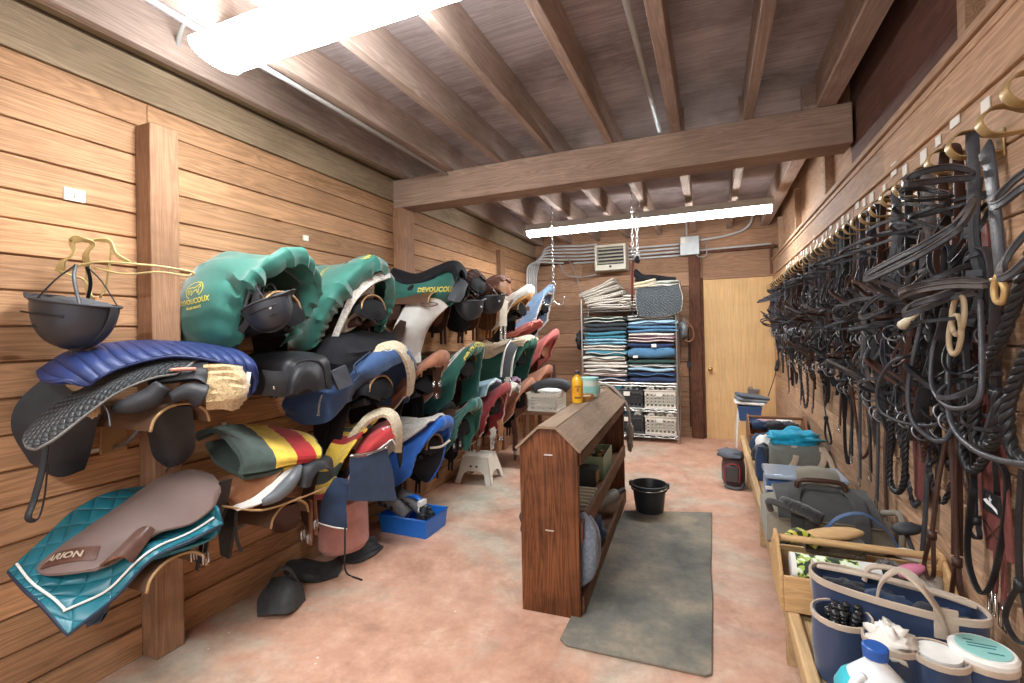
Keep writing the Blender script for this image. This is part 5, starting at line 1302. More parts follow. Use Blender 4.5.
for k, (xx, yy, zz, l) in enumerate(((-2.13, 2.90, .15, 'grey ribbed boot leaning in the blue tote, left one'), (-2.05, 2.99, .16, 'grey ribbed boot leaning in the blue tote, behind the handle'))):
    t = thing('tendon_boot', l, 'horse boot', (xx, yy, zz))
    b = MB(); b.tube([(xx - .15, yy, zz + .06), (xx - .06, yy - .01, zz + .05), (xx + .08, yy - .01, zz - .03)], lambda q: .055 - .01 * q, 14, 5); b.build('shell', GREYR, t, smooth='auto')
    for q in (.2, .45, .7):
        c0 = Vector((xx - .15 + .2 * q, yy - .008, zz + .06 - .07 * q)); st = MB()
        st.strap([c0 + Vector((.018 * math.cos(a), .054 * math.cos(a), .056 * math.sin(a))) for a in [PI * i / 10 for i in range(11)]], .028, .006, (1, 0, -.4), 2); st.build('strap', BLK2, t, smooth='auto')
for k, (xx, yy) in enumerate(((-1.93, 2.88), (-1.90, 2.95), (-1.97, 3.02))):
    t = thing('brush', 'small dark brush in the blue tote, ' + ('nearest the corner', 'right of the spray bottle', 'at the back')[k], 'brush', (xx, yy, .12))
    b = MB(); b.blob((xx, yy, .14), (.035, .02, .02), k, .2); b.build('brush_back', BLK, t, smooth=True)
    b = MB(); b.box((xx - .03, yy - .016, .1), (xx + .03, yy + .016, .135)); b.build('bristles', BLKH, t)

# step stool
WHP = plain('plastic_white', S(218, 212, 198), .5, mottled=.05)
t = thing('step_stool', 'white plastic step stool with cut-out legs by the left wall', 'step stool', (-2.11, 4.2, 0))
M0 = Matrix.Translation((-2.125, 4.20, 0)) @ Matrix.Rotation(R(4), 4, 'Z')
b = MB(); b.box((-.135, -.12, .225), (.135, .12, .255), M=M0); b.build('top', WHP, t, bevel=.012, seg=3)
for s in (-1, 1):
    b = MB(); yb, yt = s * .18, s * .115
    out = [(-.19, 0), (-.13, 0), (-.105, .09), (-.06, .115), (.06, .115), (.105, .09), (.13, 0), (.19, 0), (.135, .235), (-.135, .235)]
    f0 = [M0 @ Vector((x, yb + (yt - yb) * z / .235, z)) for x, z in out]; f1 = [M0 @ Vector((x, yb + (yt - yb) * z / .235 - s * .014, z)) for x, z in out]
    n = len(out); b.add(f0 + f1, [tuple(range(n)), tuple(range(n, 2 * n))[::-1]] + [(i, (i + 1) % n, n + (i + 1) % n, n + i) for i in range(n)]); b.build('leg_panel', WHP, t, bevel=.004)
    b = MB(); xb, xt = s * .19, s * .135
    out = [(-.18, 0), (-.12, 0), (-.095, .08), (-.05, .1), (.05, .1), (.095, .08), (.12, 0), (.18, 0), (.115, .235), (-.115, .235)]
    f0 = [M0 @ Vector((xb + (xt - xb) * z / .235, y, z)) for y, z in out]; f1 = [M0 @ Vector((xb + (xt - xb) * z / .235 - s * .014, y, z)) for y, z in out]
    b.add(f0 + f1, [tuple(range(n)), tuple(range(n, 2 * n))[::-1]] + [(i, (i + 1) % n, n + (i + 1) % n, n + i) for i in range(n)]); b.build('leg_panel', WHP, t, bevel=.004)
for s in (-.03, .03):
    b = MB(); b.lathe([(0, 0), (.011, 0), (.011, .004), (0, .004)], c=M0 @ Vector((s, -.1475, .16)), n=14, M=Matrix.Rotation(R(90 - 15), 4, 'X')); b.build('hole', BLKH, t)


# ================================================================== CENTRE: TACK STAND, MAT, BUCKET
W_ST = wood('wood_stand_end', S(116, 70, 42), 2, dark=.5, light=1.25, stain=.6, rough=.4, stainc=.35)
W_SL = wood('wood_stand_slat', S(120, 88, 66), 1, dark=.8, light=1.1, knots=False, stain=.6)
W_TOP = wood('wood_stand_top', S(150, 126, 104), 1, dark=.88, light=1.06, knots=False, stain=.4)
MS = Matrix.Translation((-.775, 2.295, 0)) @ Matrix.Rotation(R(2.4), 4, 'Z')
def at(x, y, z): return MS @ Vector((x, y, z))
t = thing('tack_stand', 'dark stained wooden double slope saddle stand with shelves in the middle of the floor', 'stand', (-.775, 2.295, 0))
L_ = 1.78; hw_ = .152
end = [(-hw_, 0), (hw_, 0), (hw_, .83), (.045, .932), (-.045, .932), (-hw_, .83)]
for y in (0, L_ - .03):
    b = MB(); b.prism(end, 1, y, y + .03, M=MS); b.build('end_panel', W_ST, t, bevel=.003)
b = MB(); b.box((-.05, -.012, .934), (.05, L_ + .012, .95), .6, MS); b.build('ridge_board', W_TOP, t, bevel=.003)
for s in (-1, 1):
    n_ = Vector((s * .102, 0, .107)).normalized() * .016
    pts = [(s * .045, .934), (s * (hw_ + .012), .822), (s * (hw_ + .012) + n_.x, .822 + n_.z), (s * .045 + n_.x * .6, .934 + n_.z)]
    b = MB(); b.prism(pts, 1, -.012, L_ + .012, .5, MS); b.build('slope_board', W_TOP, t, bevel=.002)
    b = MB(); b.box((s * hw_ - .012, .03, .755), (s * hw_ + .012, L_ - .03, .815), .3, MS); b.build('eave_rail', W_SL, t, bevel=.003)
    b = MB(); b.box((s * hw_ - .010, .0301, .375), (s * hw_ + .012, L_ - .03, .465), .8, MS); b.build('shelf_rail', W_SL, t, bevel=.003)
    b = MB(); b.box((s * hw_ - .010, .0301, 0.0), (s * hw_ + .012, L_ - .03, .10), .6, MS); b.build('shelf_rail', W_SL, t, bevel=.003)
for z in (.40, .05):
    b = MB(); b.box((-hw_ + .01, .03, z), (hw_ - .01, L_ - .03, z + .018), .4, MS); b.build('shelf', W_SL, t, bevel=.002)
for (z, zz) in ((.80, 0), (.42, 0)):
    b = MB(); b.box((-.02, -.004, z), (.025, -.001, z + .008), .5, MS); b.build('metal_mark', STEEL, t)

# things on top
def bottle(name, label, c, prof, mat, capm=None, cap=None, n=20, sc=(1, 1), cat='bottle', lab=None):
    t = thing(name, label, cat, c)
    M = Matrix.Diagonal((sc[0], sc[1], 1, 1))
    b = MB(); b.lathe(prof, c, n, M); b.build('body', mat, t, smooth='auto')
    if cap: b = MB(); b.lathe(cap, c, n, M); b.build('cap', capm, t, smooth='auto')
    if lab:
        b = MB(); b.lathe(lab[0], c, n, M, cap=False); b.build('label', lab[1], t, smooth='auto')
    return t
YEL = plain('bottle_yellow', S(226, 170, 40), .25, mottled=.06)
c = tuple(at(-.02, .80, .952))
t = bottle('shampoo_bottle', 'yellow shampoo bottle standing on the stand ridge', c, [(0, 0), (.034, 0), (.037, .01), (.037, .14), (.03, .165), (.014, .18), (.014, .19)], YEL, BLKH, [(0, .188), (.016, .188), (.016, .21), (0, .212)], sc=(1, .75), lab=([(.0376, .03), (.0378, .12)], plain('label_gold', S(214, 150, 30), .4, mottled=.15)))
for z0_, z1_, w_ in ((.105, .112, .5), (.075, .10, .15), (.03, .042, .6)):
    b = MB(); a0 = math.atan2(-c[1], -c[0]); m1 = [Vector((c[0] + .0386 * math.cos(a0 + w_ * (i / 4 - 1)), c[1] + .0292 * math.sin(a0 + w_ * (i / 4 - 1)), 0)) for i in range(9)]
    b.add([p + Vector((0, 0, c[2] + z0_)) for p in m1] + [p + Vector((0, 0, c[2] + z1_)) for p in m1], [(i, i + 1, i + 10, i + 9) for i in range(8)]); b.build('label_mark', plain('ink_brown', S(120, 80, 26), .6), t)
PALE = plain('tub_pale', S(206, 220, 208), .4, mottled=.08); AQUA = plain('tub_aqua', S(150, 206, 200), .4, mottled=.1)
t = bottle('tub', 'wide pale green and white tub standing on the stand', tuple(at(.0, 1.12, .952)), [(0, 0), (.06, 0), (.064, .01), (.064, .115), (.06, .12)], PALE, AQUA, [(0, .12), (.066, .12), (.066, .14), (0, .142)], lab=([(.0648, .02), (.0648, .08)], AQUA))
t = bottle('tub', 'small aqua jar with white lid right of the wide tub', tuple(at(.0, 1.34, .952)), [(0, 0), (.036, 0), (.038, .01), (.038, .06)], AQUA, WHITE, [(0, .06), (.04, .06), (.04, .085), (0, .086)])
TANP = plain('tin_tan', S(190, 142, 86), .5, mottled=.12)
for k, (xx, yy, r_) in enumerate(((.01, .905, .036), (.015, 1.0, .034), (-.02, 1.02, .03))):
    t = bottle('polish_tin', 'low tan tin of polish on the stand ridge, ' + ('nearest the yellow bottle', 'in front of the wide tub', 'behind the other two tins')[k], tuple(at(xx, yy, .952)), [(0, 0), (r_, 0), (r_, .02)], TANP, TANP, [(0, .02), (r_ + .002, .02), (r_ + .002, .034), (0, .035)], cat='tin')
# grey rope of leather hung over the far end
t = thing('girth', 'pale grey leather girth draped over the far end of the stand', 'girth', at(.0, 1.72, .96))
LG = leather('leather_pale', S(150, 140, 128), .5)
for dx in (0, .035):
    strapp(t, 'strap', [at(-.10, 1.62 + dx, .90), at(-.03, 1.66 + dx, .972), at(.05, 1.70 + dx, .965), at(.14, 1.74 + dx, .87), at(.19, 1.78 + dx * .6, .76), at(.20, 1.79 + dx * .6, .62), at(.19, 1.79 + dx * .6, .50)], .03, .012, LG, (.3, .95, 0), 5)
b = MB(); b.blob(at(.2, 1.79, .56), (.03, .03, .09), 3, .5, 5); b.blob(at(.2, 1.79, .47), (.025, .025, .06), 4, .5, 5); b.build('knot', LG, t, smooth=True)
# on the shelves
SAGE = plain('tin_sage', S(140, 158, 128), .5, mottled=.12)
t = thing('storage_bin', 'sage green bin with dark bottles on the upper shelf of the stand', 'bin', at(.05, 1.05, .418))
b = MB()
def rg(z, i): return [at(-.06 + i, .90 + i, z), at(.125 - i, .90 + i, z), at(.125 - i, 1.28 - i, z), at(-.06 + i, 1.28 - i, z)]
b.ring_loft([rg(.419, 0), rg(.575, 0), rg(.575, .006), rg(.425, .006)]); b.build('body', SAGE, t, bevel=.003)
for k in range(6):
    xx, yy = (.0, .07)[k % 2], .96 + .11 * (k // 2)
    t = bottle('jar', 'small dark bottle standing in the sage green bin', tuple(at(xx, yy, .427)), [(0, 0), (.024, 0), (.025, .01), (.025, .08), (.014, .1)], BLKH, WHITE if k in (1, 4) else TANP, [(0, .1), (.015, .1), (.015, .125), (0, .125)], n=12, cat='jar'); t['group'] = 'dark bottles in the green bin'
t = thing('wire_box', 'dark open box with slotted front beside the sage green bin', 'box', at(.06, .85, .419))
b = MB(); b.ring_loft([[at(-.05, .74, z), at(.10, .74, z), at(.10, .87, z), at(-.05, .87, z)] for z in (.419, .53)] ); b.build('body', BLKH, t, bevel=.004)
for k in range(3):
    b = MB(); b.box((.101, .755 + k * .038, .44), (.104, .78 + k * .038, .51), M=MS); b.build('slot', TANP, t)
t = thing('tray', 'pale slatted tray lying on the upper shelf near the front end', 'tray', at(.03, .5, .419))
b = MB(); b.box((-.08, .32, .419), (.12, .70, .43), M=MS); b.build('base', plain('tray_pale', S(196, 190, 172), .6), t, bevel=.003)
for k in range(6):
    b = MB(); b.box((-.08, .34 + k * .06, .43), (.12, .36 + k * .06, .445), M=MS); b.build('slat', plain('tray_pale', S(196, 190, 172), .6), t, bevel=.002)
GF = fleece('fleece_grey', S(136, 146, 162))
t = thing('fleece_pad', 'thick grey blue fleece pad bulging from the lower shelf of the stand', 'pad', at(.1, .3, .07))
for dy, s in ((.0, 1.0), (.085, .93)):
    b = MB(); b.tube([at(.12, .13 + dy, .14), at(.168, .11 + dy, .20), at(.182, .10 + dy, .30), at(.17, .11 + dy, .40 * s), at(.12, .13 + dy, .46 * s)], lambda q: .043, 14, 6); b.build('roll', GF, t, smooth=True)
t = thing('cloth', 'crumpled dark navy cloth on the lower shelf behind the grey fleece', 'cloth', at(.08, .8, .07))
b = MB(); b.blob(at(.06, .70, .16), (.09, .16, .11), 5, .5, 3, 24, 16); b.build('bundle', NAVY, t, smooth=True)
t = thing('brush_roll', 'grey cylindrical bottle lying on the lower shelf at the far end', 'bottle', at(.08, 1.2, .12))
b = MB(); b.tube([at(.03, 1.12, .17), at(.14, 1.30, .20)], .045, 14, 1); b.build('body', plain('grey_dusty', S(140, 136, 130), .6, mottled=.2), t, smooth='auto')
b = MB(); b.tube([at(.14, 1.30, .20), at(.19, 1.38, .215)], .02, 10, 1); b.build('neck', BLKH, t, smooth='auto')
b = MB(); b.tube([at(-.165, .09, .47), at(-.178, .08, .445), at(-.168, .08, .41), at(-.176, .09, .37), at(-.164, .10, .35)], .012, 8); tag(b.build('bit_ring', BLKH, smooth=True), 'black leather loop peeking out at the left side of the stand', 'strap')

# white basket behind the stand on the left: holes in its side
def basket(name, label, x0, x1, y0, y1, z0, z1, mat, t=None, cols=7, rws=4, group=None, sides=('y0', 'x1', 'x0'), tagc=True):
    """openwork plastic basket: frame, bars between square holes, floor, rim"""
    t = thing(name, label, 'basket', ((x0 + x1) / 2, (y0 + y1) / 2, z0), group)
    b = MB(); b.box((x0, y0, z0), (x1, y1, z0 + .008)); b.build('base', mat, t, bevel=.002)
    def wall(p, q, nm, n):
        p = Vector(p); q = Vector(q); d = (q - p); L = d.length; d.normalize(); nn = Vector((d.y, -d.x, 0)) * .003; h = z1 - z0
        b = MB()
        def slab(a, c, e, f):
            vs = []
            for s in (-1, 1):
                for (u, z) in ((a, e), (c, e), (c, f), (a, f)): vs.append(p + d * u + nn * s + Vector((0, 0, z)))
            b.add(vs, [(0, 1, 2, 3), (7, 6, 5, 4), (0, 4, 5, 1), (1, 5, 6, 2), (2, 6, 7, 3), (3, 7, 4, 0)])
        m = h * .12
        slab(0, L, 0, m); slab(0, L, h * .80, h)
        ww = L / (n * 1.6 + .6)
        for k in range(n + 1):
            a = k * ww * 1.6; slab(a, a + ww * .6 if k < n else L, m, h * .80)
        hh = (h * .68) / rws
        for k in range(1, rws): slab(0, L, m + hh * k - hh * .24, m + hh * k + hh * .24)
        b.build(nm, mat, t)
    wall((x0, y0, z0), (x1, y0, z0), 'side', cols)
    wall((x1, y0, z0), (x1, y1, z0), 'side', cols)
    wall((x0, y1, z0), (x0, y0, z0), 'side', cols)
    wall((x1, y1, z0), (x0, y1, z0), 'side', cols)
    b = MB(); e = .008
    b.tube([(x0 - e, y0 - e, z1), (x1 + e, y0 - e, z1), (x1 + e, y1 + e, z1), (x0 - e, y1 + e, z1)], .009, 6, 1, closed=True); b.build('rim', mat, t, smooth=True)
    return t
t = thing('small_table', 'low wooden stand behind the tack stand carrying a white basket', 'table', (-1.66, 5.0, 0))
b = MB(); b.box((-1.86, 4.72, .56), (-1.46, 5.16, .59)); b.build('top', W_SL, t, bevel=.004)
for xx in (-1.84, -1.52):
    for yy in (4.74, 5.11):
        b = MB(); b.box((xx, yy, 0), (xx + .04, yy + .04, .56)); b.build('leg', W_SL, t, bevel=.003)
basket('plastic_basket', 'white openwork basket behind the tack stand at its left', -1.82, -1.50, 4.76, 5.1, .592, .78, WHP, cols=9)
t = thing('saddle_seat_cover', 'black shiny padded roll lying on the white basket behind the yellow bottle', 'roll', (-1.6, 4.93, .80))
b = MB(); b.tube([(-1.80, 4.9, .80), (-1.68, 4.92, .86), (-1.5, 4.95, .87), (-1.42, 4.97, .82)], .06, 12, 5); b.build('roll', BLKH, t, smooth=True)
b = MB(); b.blob((-1.62, 4.9, .80), (.14, .1, .03), 3, .1); b.build('white_lining', WHITE, t, smooth=True)

# mat
def rubber():
    m, nt, b = new_mat('mat_rubber')
    v = coords(nt, (1, 1, 1)); a = noise_tex(nt, v, 1.8, 6, .65); f = noise_tex(nt, v, 40, 3, .6)
    c = ramp(nt, a, [(.36, S(92, 91, 86)), (.5, S(118, 114, 104)), (.64, S(152, 140, 120))])
    c = mixc(nt, .6, c, ramp(nt, f, [(.3, (.8, .8, .8)), (.7, (1.08, 1.08, 1.08))]), 'MULTIPLY')
    nt.links.new(c, b.inputs['Base Color']); b.inputs['Roughness'].default_value = .8; b.inputs['Specular IOR Level'].default_value = .3
    bump(nt, b, f, .5, .003); return m
b = MB(); b.prism([(p[0], p[1]) for p in ((-0.674, 2.114, 0.000), (-0.636, 2.083, 0.000), (-0.051, 2.102, 0.000), (-0.028, 2.123, 0.000), (-0.023, 2.720, 0.000), (-0.032, 3.006, 0.000), (-0.025, 3.985, 0.000), (-0.663, 3.801, -0.000))][::1], 2, .001, .014)
tag(b.build('rubber_mat', rubber(), bevel=.004), 'grey rubber stall mat on the red floor beside the wooden stand', 'mat')

# bucket
BK = plain('bucket_black', S(34, 37, 40), .42, mottled=.1)
c = Vector((-.475, 3.86, .015))
t = thing('bucket', 'black rubber bucket standing on the far corner of the grey mat', 'bucket', c)
b = MB(); b.lathe([(0, 0), (.098, 0), (.105, .006), (.128, .19), (.140, .195), (.140, .212), (.130, .214), (.118, .19), (.096, .012), (0, .01)], c, 36, cap=False); b.build('body', BK, t, smooth='auto')
b = MB(); b.lathe([(.131, .168), (.138, .17), (.138, .18), (.130, .182)], c, 36, cap=False); b.build('rib', BK, t, smooth='auto')
b = MB(); b.tube([c + Vector((.142 * math.cos(a), .142 * math.sin(a), .205 - .02 * abs(math.sin(a)))) for a in [PI + PI * i / 12 for i in range(13)]], .0045, 6, 2); b.build('handle', STEEL, t, smooth=True)
for s in (-1, 1):
    b = MB(); b.box((c.x + s * .14 - .012, c.y - .02, c.z + .185), (c.x + s * .14 + .012, c.y + .02, c.z + .222)); b.build('handle_lug', BK, t, bevel=.004)


# ================================================================== RIGHT WALL: BRACKETS AND BRIDLES
BRASS = plain('bracket_brass', S(178, 148, 98), .42, .4, mottled=.2)
LB = [leather('bridle_black', (.016, .016, .018), .36), leather('bridle_grey', S(62, 62, 66), .38), leather('bridle_brown', S(66, 44, 36), .38), leather('bridle_worn', S(88, 82, 80), .42)]
BITS = plain('bit_steel', (.22, .22, .23), .4, 1.0, mottled=.1)
BURG = leather('leather_burgundy', S(108, 62, 58), .45)

def make_bracket():
    t = thing('bridle_bracket', '', 'bridle bracket', (0, 0, 0), 'brass bridle brackets in a row along the right wall')
    b = MB(); b.strap([(0, 0, -.028), (-.05, 0, -.034), (-.092, 0, -.03), (-.112, 0, 0), (-.095, 0, .03), (-.06, 0, .034), (-.03, 0, .02), (0, 0, .014)], .036, .004, (0, 1, 0), 5); b.build('curved_band', BRASS, t, smooth='auto')
    b = MB(); b.box((-.004, -.018, -.045), (0, .018, .03)); b.build('wall_plate', BRASS, t, bevel=.001)
    return t
def ellipse(c, ax, ay, az, u, v, n=16):
    """closed loop of points in the plane of u and v"""
    c = Vector(c); u = Vector(u); v = Vector(v)
    return [c + u * math.cos(2 * PI * i / n) + v * math.sin(2 * PI * i / n) for i in range(n)]
def plait(b, pts, r, n=4):
    """three strands twisted round each other along pts"""
    P = curve(pts, 10); q = [P[0]]; acc = 0
    for a, c in zip(P, P[1:]):
        L = (c - a).length; k = max(1, int(L / (r * .9)))
        for i in range(1, k + 1): q.append(a.lerp(c, i / k))
    fr = frames(q)
    L = 0; ang = [0]
    for a, c in zip(q, q[1:]): ang.append(ang[-1] + (c - a).length / (r * 6) * 2 * PI)
    for s in range(3):
        b.tube([p + (u * math.cos(w_ + s * 2 * PI / 3) + v * math.sin(w_ + s * 2 * PI / 3)) * r * .55 for p, (t_, u, v), w_ in zip(q, fr, ang)], r * .62, n, 1)
def make_bridle(seed, m, m2):
    """a bridle hanging from a bracket at the origin: out of the wall is -x"""
    r = random.Random(seed); j = lambda a: r.uniform(-a, a)
    t = thing('bridle', '', 'bridle', (0, 0, 0), 'leather bridles hanging along the right wall')
    X0 = -.055
    b = MB(); b.strap([(X0 + j(.01), -.048, -.20), (X0, -.045, -.09), (X0, -.034, .015), (X0, -.012, .042), (X0, .012, .042), (X0, .034, .015), (X0, .045, -.09), (X0 + j(.01), .048, -.20)], .026, .006, (1, 0, 0), 4); b.build('crownpiece', m, t, smooth='auto')
    for s in (-1, 1):
        zb = -.50 + j(.03)
        b = MB()
        b.strap([(X0 - .005, s * .047, -.17), (X0 - .01 + j(.015), s * .045, -.3), (X0 + j(.02), s * .035, -.4), (X0 + j(.02), s * .03, zb)], .017, .006, (1, 0, 0), 4)
        for q in (.24, .36): b.box((X0 - .022, s * .044 - .006, -q - .012), (X0 + .01, s * .044 + .006, -q + .006))
        b.build('cheekpiece', m, t, smooth='auto')
        b = MB(); b.strap([(X0 + .012, s * .04, -.1), (X0 + .02 + j(.02), s * .05, -.26), (X0 + j(.03), s * .03, -.42 + j(.04)), (X0 - .01, s * .012, -.52 + j(.05))], .012, .005, (1, 0, 0), 4); b.build('noseband_hanger', m2, t, smooth='auto')
        b = MB(); b.tube(ellipse((X0 + j(.02), s * .028, zb - .025), 0, 0, 0, (.028, 0, 0), (0, .012, .028), 12), .004, 6, 2, closed=True); b.build('bit_ring', BITS, t, smooth=True)
    b = MB(); b.tube([(X0, -.03, -.53), (X0 + .01, 0, -.535), (X0, .03, -.53)], .008, 8, 3); b.build('bit_bar', BITS, t, smooth=True)
    # browband sticks out towards the room as a long loop, noseband lower down
    L = .075 + j(.03); z0 = -.13 + j(.03); up = -.02 + j(.06)
    b = MB(); b.strap(ellipse((X0 - L * .6, j(.03), z0), 0, 0, 0, (L, j(.06), up), (j(.02), .04, -.012 + j(.01)), 16), .011, .007, (0, 0, 1), 3, closed=True); b.build('browband', m2, t, smooth='auto')
    L = .075 + j(.035); z0 = -.38 + j(.06); up = -.03 + j(.08)
    b = MB(); b.strap(ellipse((X0 - L * .45, j(.03), z0), 0, 0, 0, (L, j(.05), up), (j(.03), .05, -.02 + j(.015)), 16), .014, .008, (0, 0, 1), 3, closed=True); b.build('noseband', m, t, smooth='auto')
    L = .07 + abs(j(.04))
    b = MB(); b.strap(ellipse((X0 - .01, j(.02), -.27 + j(.04)), 0, 0, 0, (.03, .04 + j(.02), L), (-.03, .05, -.03), 14), .011, .005, (1, 0, 0), 3, closed=True); b.build('throatlatch', m2, t, smooth='auto')
    # reins: looped once through and left to hang
    zl = -.84 + j(.20); w_ = .035 + abs(j(.03)); tw = j(.05); style = seed % 3
    pts = [(X0, -.03, -.54), (X0 + .02, -w_, -.62), (X0 + .03 + j(.02), -w_ + tw, zl + .1), (X0 + .03, tw, zl), (X0 + .03 + j(.02), w_ + tw, zl + .1), (X0 + .02, w_, -.62), (X0, .03, -.54)]
    b = MB()
    if style == 0: b.strap(pts, .017, .005, (1, 0, 0), 5)
    elif style == 1: plait(b, pts, .009, 3)
    else: b.tube(pts, .0075, 7, 5)
    b.build('reins', m if style else m2, t, smooth='auto')
    # a strap gathered round the cheeks
    for z in ((-.3 + j(.05)), (-.46 + j(.03))):
        b = MB(); b.strap(ellipse((X0, 0, z), 0, 0, 0, (.024, 0, .01 + j(.02)), (0, .056, j(.03)), 12), .012, .005, (0, 0, 1), 2, closed=True); b.build('keeper_strap', m, t, smooth='auto')
    return t
bracket0 = make_bracket()
protos = [make_bridle(s, LB[a], LB[b_]) for s, a, b_ in ((1, 0, 0), (2, 0, 1), (3, 1, 0), (4, 2, 2), (5, 3, 1), (6, 0, 0), (7, 1, 1), (8, 2, 0))]
pname = ['black bridle with braided reins', 'black bridle with a plain long rein loop', 'grey black bridle with thin flat reins', 'brown bridle with braided reins', 'worn grey bridle with rolled reins', 'black bridle with thin flat reins', 'charcoal bridle with braided reins', 'dark brown bridle with rolled reins']
hooks = [1.40, 1.51, 1.675, 1.815]
while hooks[-1] < 6.3: hooks.append(hooks[-1] + .141)
ordw = ['nearest', 'second', 'third', 'fourth', 'fifth', 'sixth', 'seventh', 'eighth', 'ninth', 'tenth', 'eleventh', 'twelfth', 'thirteenth', 'fourteenth', 'fifteenth', 'sixteenth', 'seventeenth', 'eighteenth', 'nineteenth', 'twentieth']
def ordl(i, n, noun):
    if i == 0: return 'nearest %s of the row' % noun
    if i < 20: return '%s %s from the near end' % (ordw[i], noun)
    k = n - 1 - i
    return ('%s %s from the far door end' % (ordw[k], noun)) if k else 'last %s by the door' % noun
rr = random.Random(12)
first = {}
HZ = 1.905
for i, y in enumerate(hooks):
    z = HZ + rr.uniform(-.006, .006) + (.03 if i == 0 else 0)
    l = 'brass curved bridle bracket, ' + ordl(i, len(hooks), 'bracket')
    if i == 0:
        bracket0.location = (RIGHT - .001, y, z); bracket0['label'] = l
    else: dup(bracket0, (RIGHT - .001, y, z), l)
    if i >= 2:
        k = (i * 5 + i // 8) % 8
        loc = (RIGHT - .002, y, z); rot = (rr.uniform(-.03, .03), 0, rr.uniform(-.35, .35)); sc = (rr.uniform(.92, 1.12), 1, rr.uniform(.94, 1.06))
        l = pname[k] + ', ' + ordl(i - 2, len(hooks) - 2, 'bridle')
        p = protos[k]
        if k not in first:
            first[k] = 1; p.location = loc; p.rotation_euler = rot; p.scale = sc; p['label'] = l
        else: dup(p, loc, l, rot, sc)
# lower layer of bridles hung on nails between the brackets
lo = [1.66, 1.80, 1.96, 2.12, 2.30, 2.48, 2.68, 2.90, 3.12, 3.4, 3.7, 4.05, 4.45, 4.9]
for i, y in enumerate(lo):
    k = (i * 3 + 2) % 8
    loc = (RIGHT - .012, y, 1.60 + rr.uniform(-.05, .05)); rot = (rr.uniform(-.06, .06), 0, rr.uniform(-.5, .5))
    o = dup(protos[k], loc, pname[k] + ', lower row, ' + ordl(i, len(lo), 'one').replace(' of the row', ''), rot, (1.0, 1, .92)); o['group'] = 'leather bridles of the lower row on the right wall'

# paper tags above the brackets
for i, y in enumerate(hooks[2:30]):
    m_ = MB(); s = (.022, .03, .018, .026)[i % 4]; zc = 2.03 + (.035 if i % 4 == 1 else 0) + .006 * ((i * 7) % 3)
    yy = y + .09 + .02 * ((i * 5) % 3 - 1)
    m_.box((RIGHT - .004, yy - s, zc - s * .9), (RIGHT - .0005, yy + s, zc + s * .9))
    tag(m_.build('paper_tag', TAGM), 'white paper name tag above the brackets, ' + ordl(i, 28, 'tag').replace('by the door', 'towards the door').replace('from the far door end', 'from the far end of the row'), 'tag', 'paper name tags above the brackets')

# ---- nearest pieces, modelled one by one
def hang(name, label, cat, base, parts, group=None):
    t = thing(name, label, cat, base, group)
    for p in parts:
        nm, pts, w_, th, m_ = p[:5]
        if th is None: tubep(t, nm, pts, w_, m_, 8, 6, closed=(len(p) > 5 and p[5] == 'closed'))
        else: strapp(t, nm, pts, w_, th, m_, p[5] if len(p) > 5 and p[5] != 'closed' else (0, 1, 0), 6)
    return t
hang('girth', 'wide flat black girth strap with brass snap, hung from the second bracket', 'girth', (.62, 1.5, 1.9), [
    ('strap', [(0.620, 1.505, 1.845), (0.610, 1.461, 1.791), (0.610, 1.443, 1.659), (0.610, 1.429, 1.537)], .045, .008, LB[1], (0, 1, 0)),
    ('snap', [(0.600, 1.418, 1.530), (0.600, 1.436, 1.502), (0.600, 1.429, 1.474), (0.600, 1.405, 1.468), (0.600, 1.392, 1.494), (0.600, 1.406, 1.517)], .007, None, BRASS),
    ('snap_bar', [(0.600, 1.443, 1.521), (0.600, 1.379, 1.519)], .006, None, BRASS)])
hang('girth', 'burgundy and black strap hanging straight down under the brass snap', 'girth', (.67, 1.52, 1.4), [
    ('strap', [(0.690, 1.686, 1.688), (0.690, 1.677, 1.484), (0.690, 1.668, 1.217), (0.690, 1.631, 1.015), (0.690, 1.611, 0.813)], .03, .008, BURG, (0, 1, 0)),
    ('strap', [(0.700, 1.765, 1.688), (0.700, 1.738, 1.487), (0.700, 1.706, 1.321)], .03, .006, LB[0], (0, 1, 0))])
t = hang('girth', 'wide burgundy girth with a black badge and stitched cross, nearest the camera', 'girth', (.70, 1.6, 1.1), [
    ('strap', [(0.705, 1.803, 1.257), (0.705, 1.772, 1.118), (0.705, 1.744, 0.956), (0.705, 1.707, 0.800)], .105, .012, BURG, (0, 1, 0)),
    ('strap', [(0.708, 1.865, 1.646), (0.708, 1.853, 1.433), (0.708, 1.811, 1.242)], .06, .008, BURG, (0, 1, 0)),
    ('billet', [(0.700, 1.704, 0.811), (0.700, 1.709, 0.722), (0.700, 1.728, 0.658)], .02, .006, BURG, (0, 1, 0)),
    ('billet', [(0.700, 1.670, 0.815), (0.700, 1.670, 0.728), (0.700, 1.679, 0.652)], .02, .006, BURG, (0, 1, 0))])
buckles_at(t, [(0.690, 1.708, 0.661), (0.690, 1.656, 0.647)], .03)
bd = MB(); c = Vector((0.692, 1.698, 0.934)); bd.box((c.x - .002, c.y - .045, c.z - .028), (c.x + .002, c.y + .045, c.z + .028)); bd.build('badge', BLK, t, bevel=.001)
tm = MB(); tm.add([(c.x - .004, c.y + .038, c.z - .002), (c.x - .004, c.y + .02, c.z + .006), (c.x - .004, c.y - .034, c.z - .008), (c.x - .004, c.y - .036, c.z - .02), (c.x - .004, c.y - .012, c.z - .012), (c.x - .004, c.y + .02, c.z - .008)], [(0, 1, 2, 3, 4, 5)])
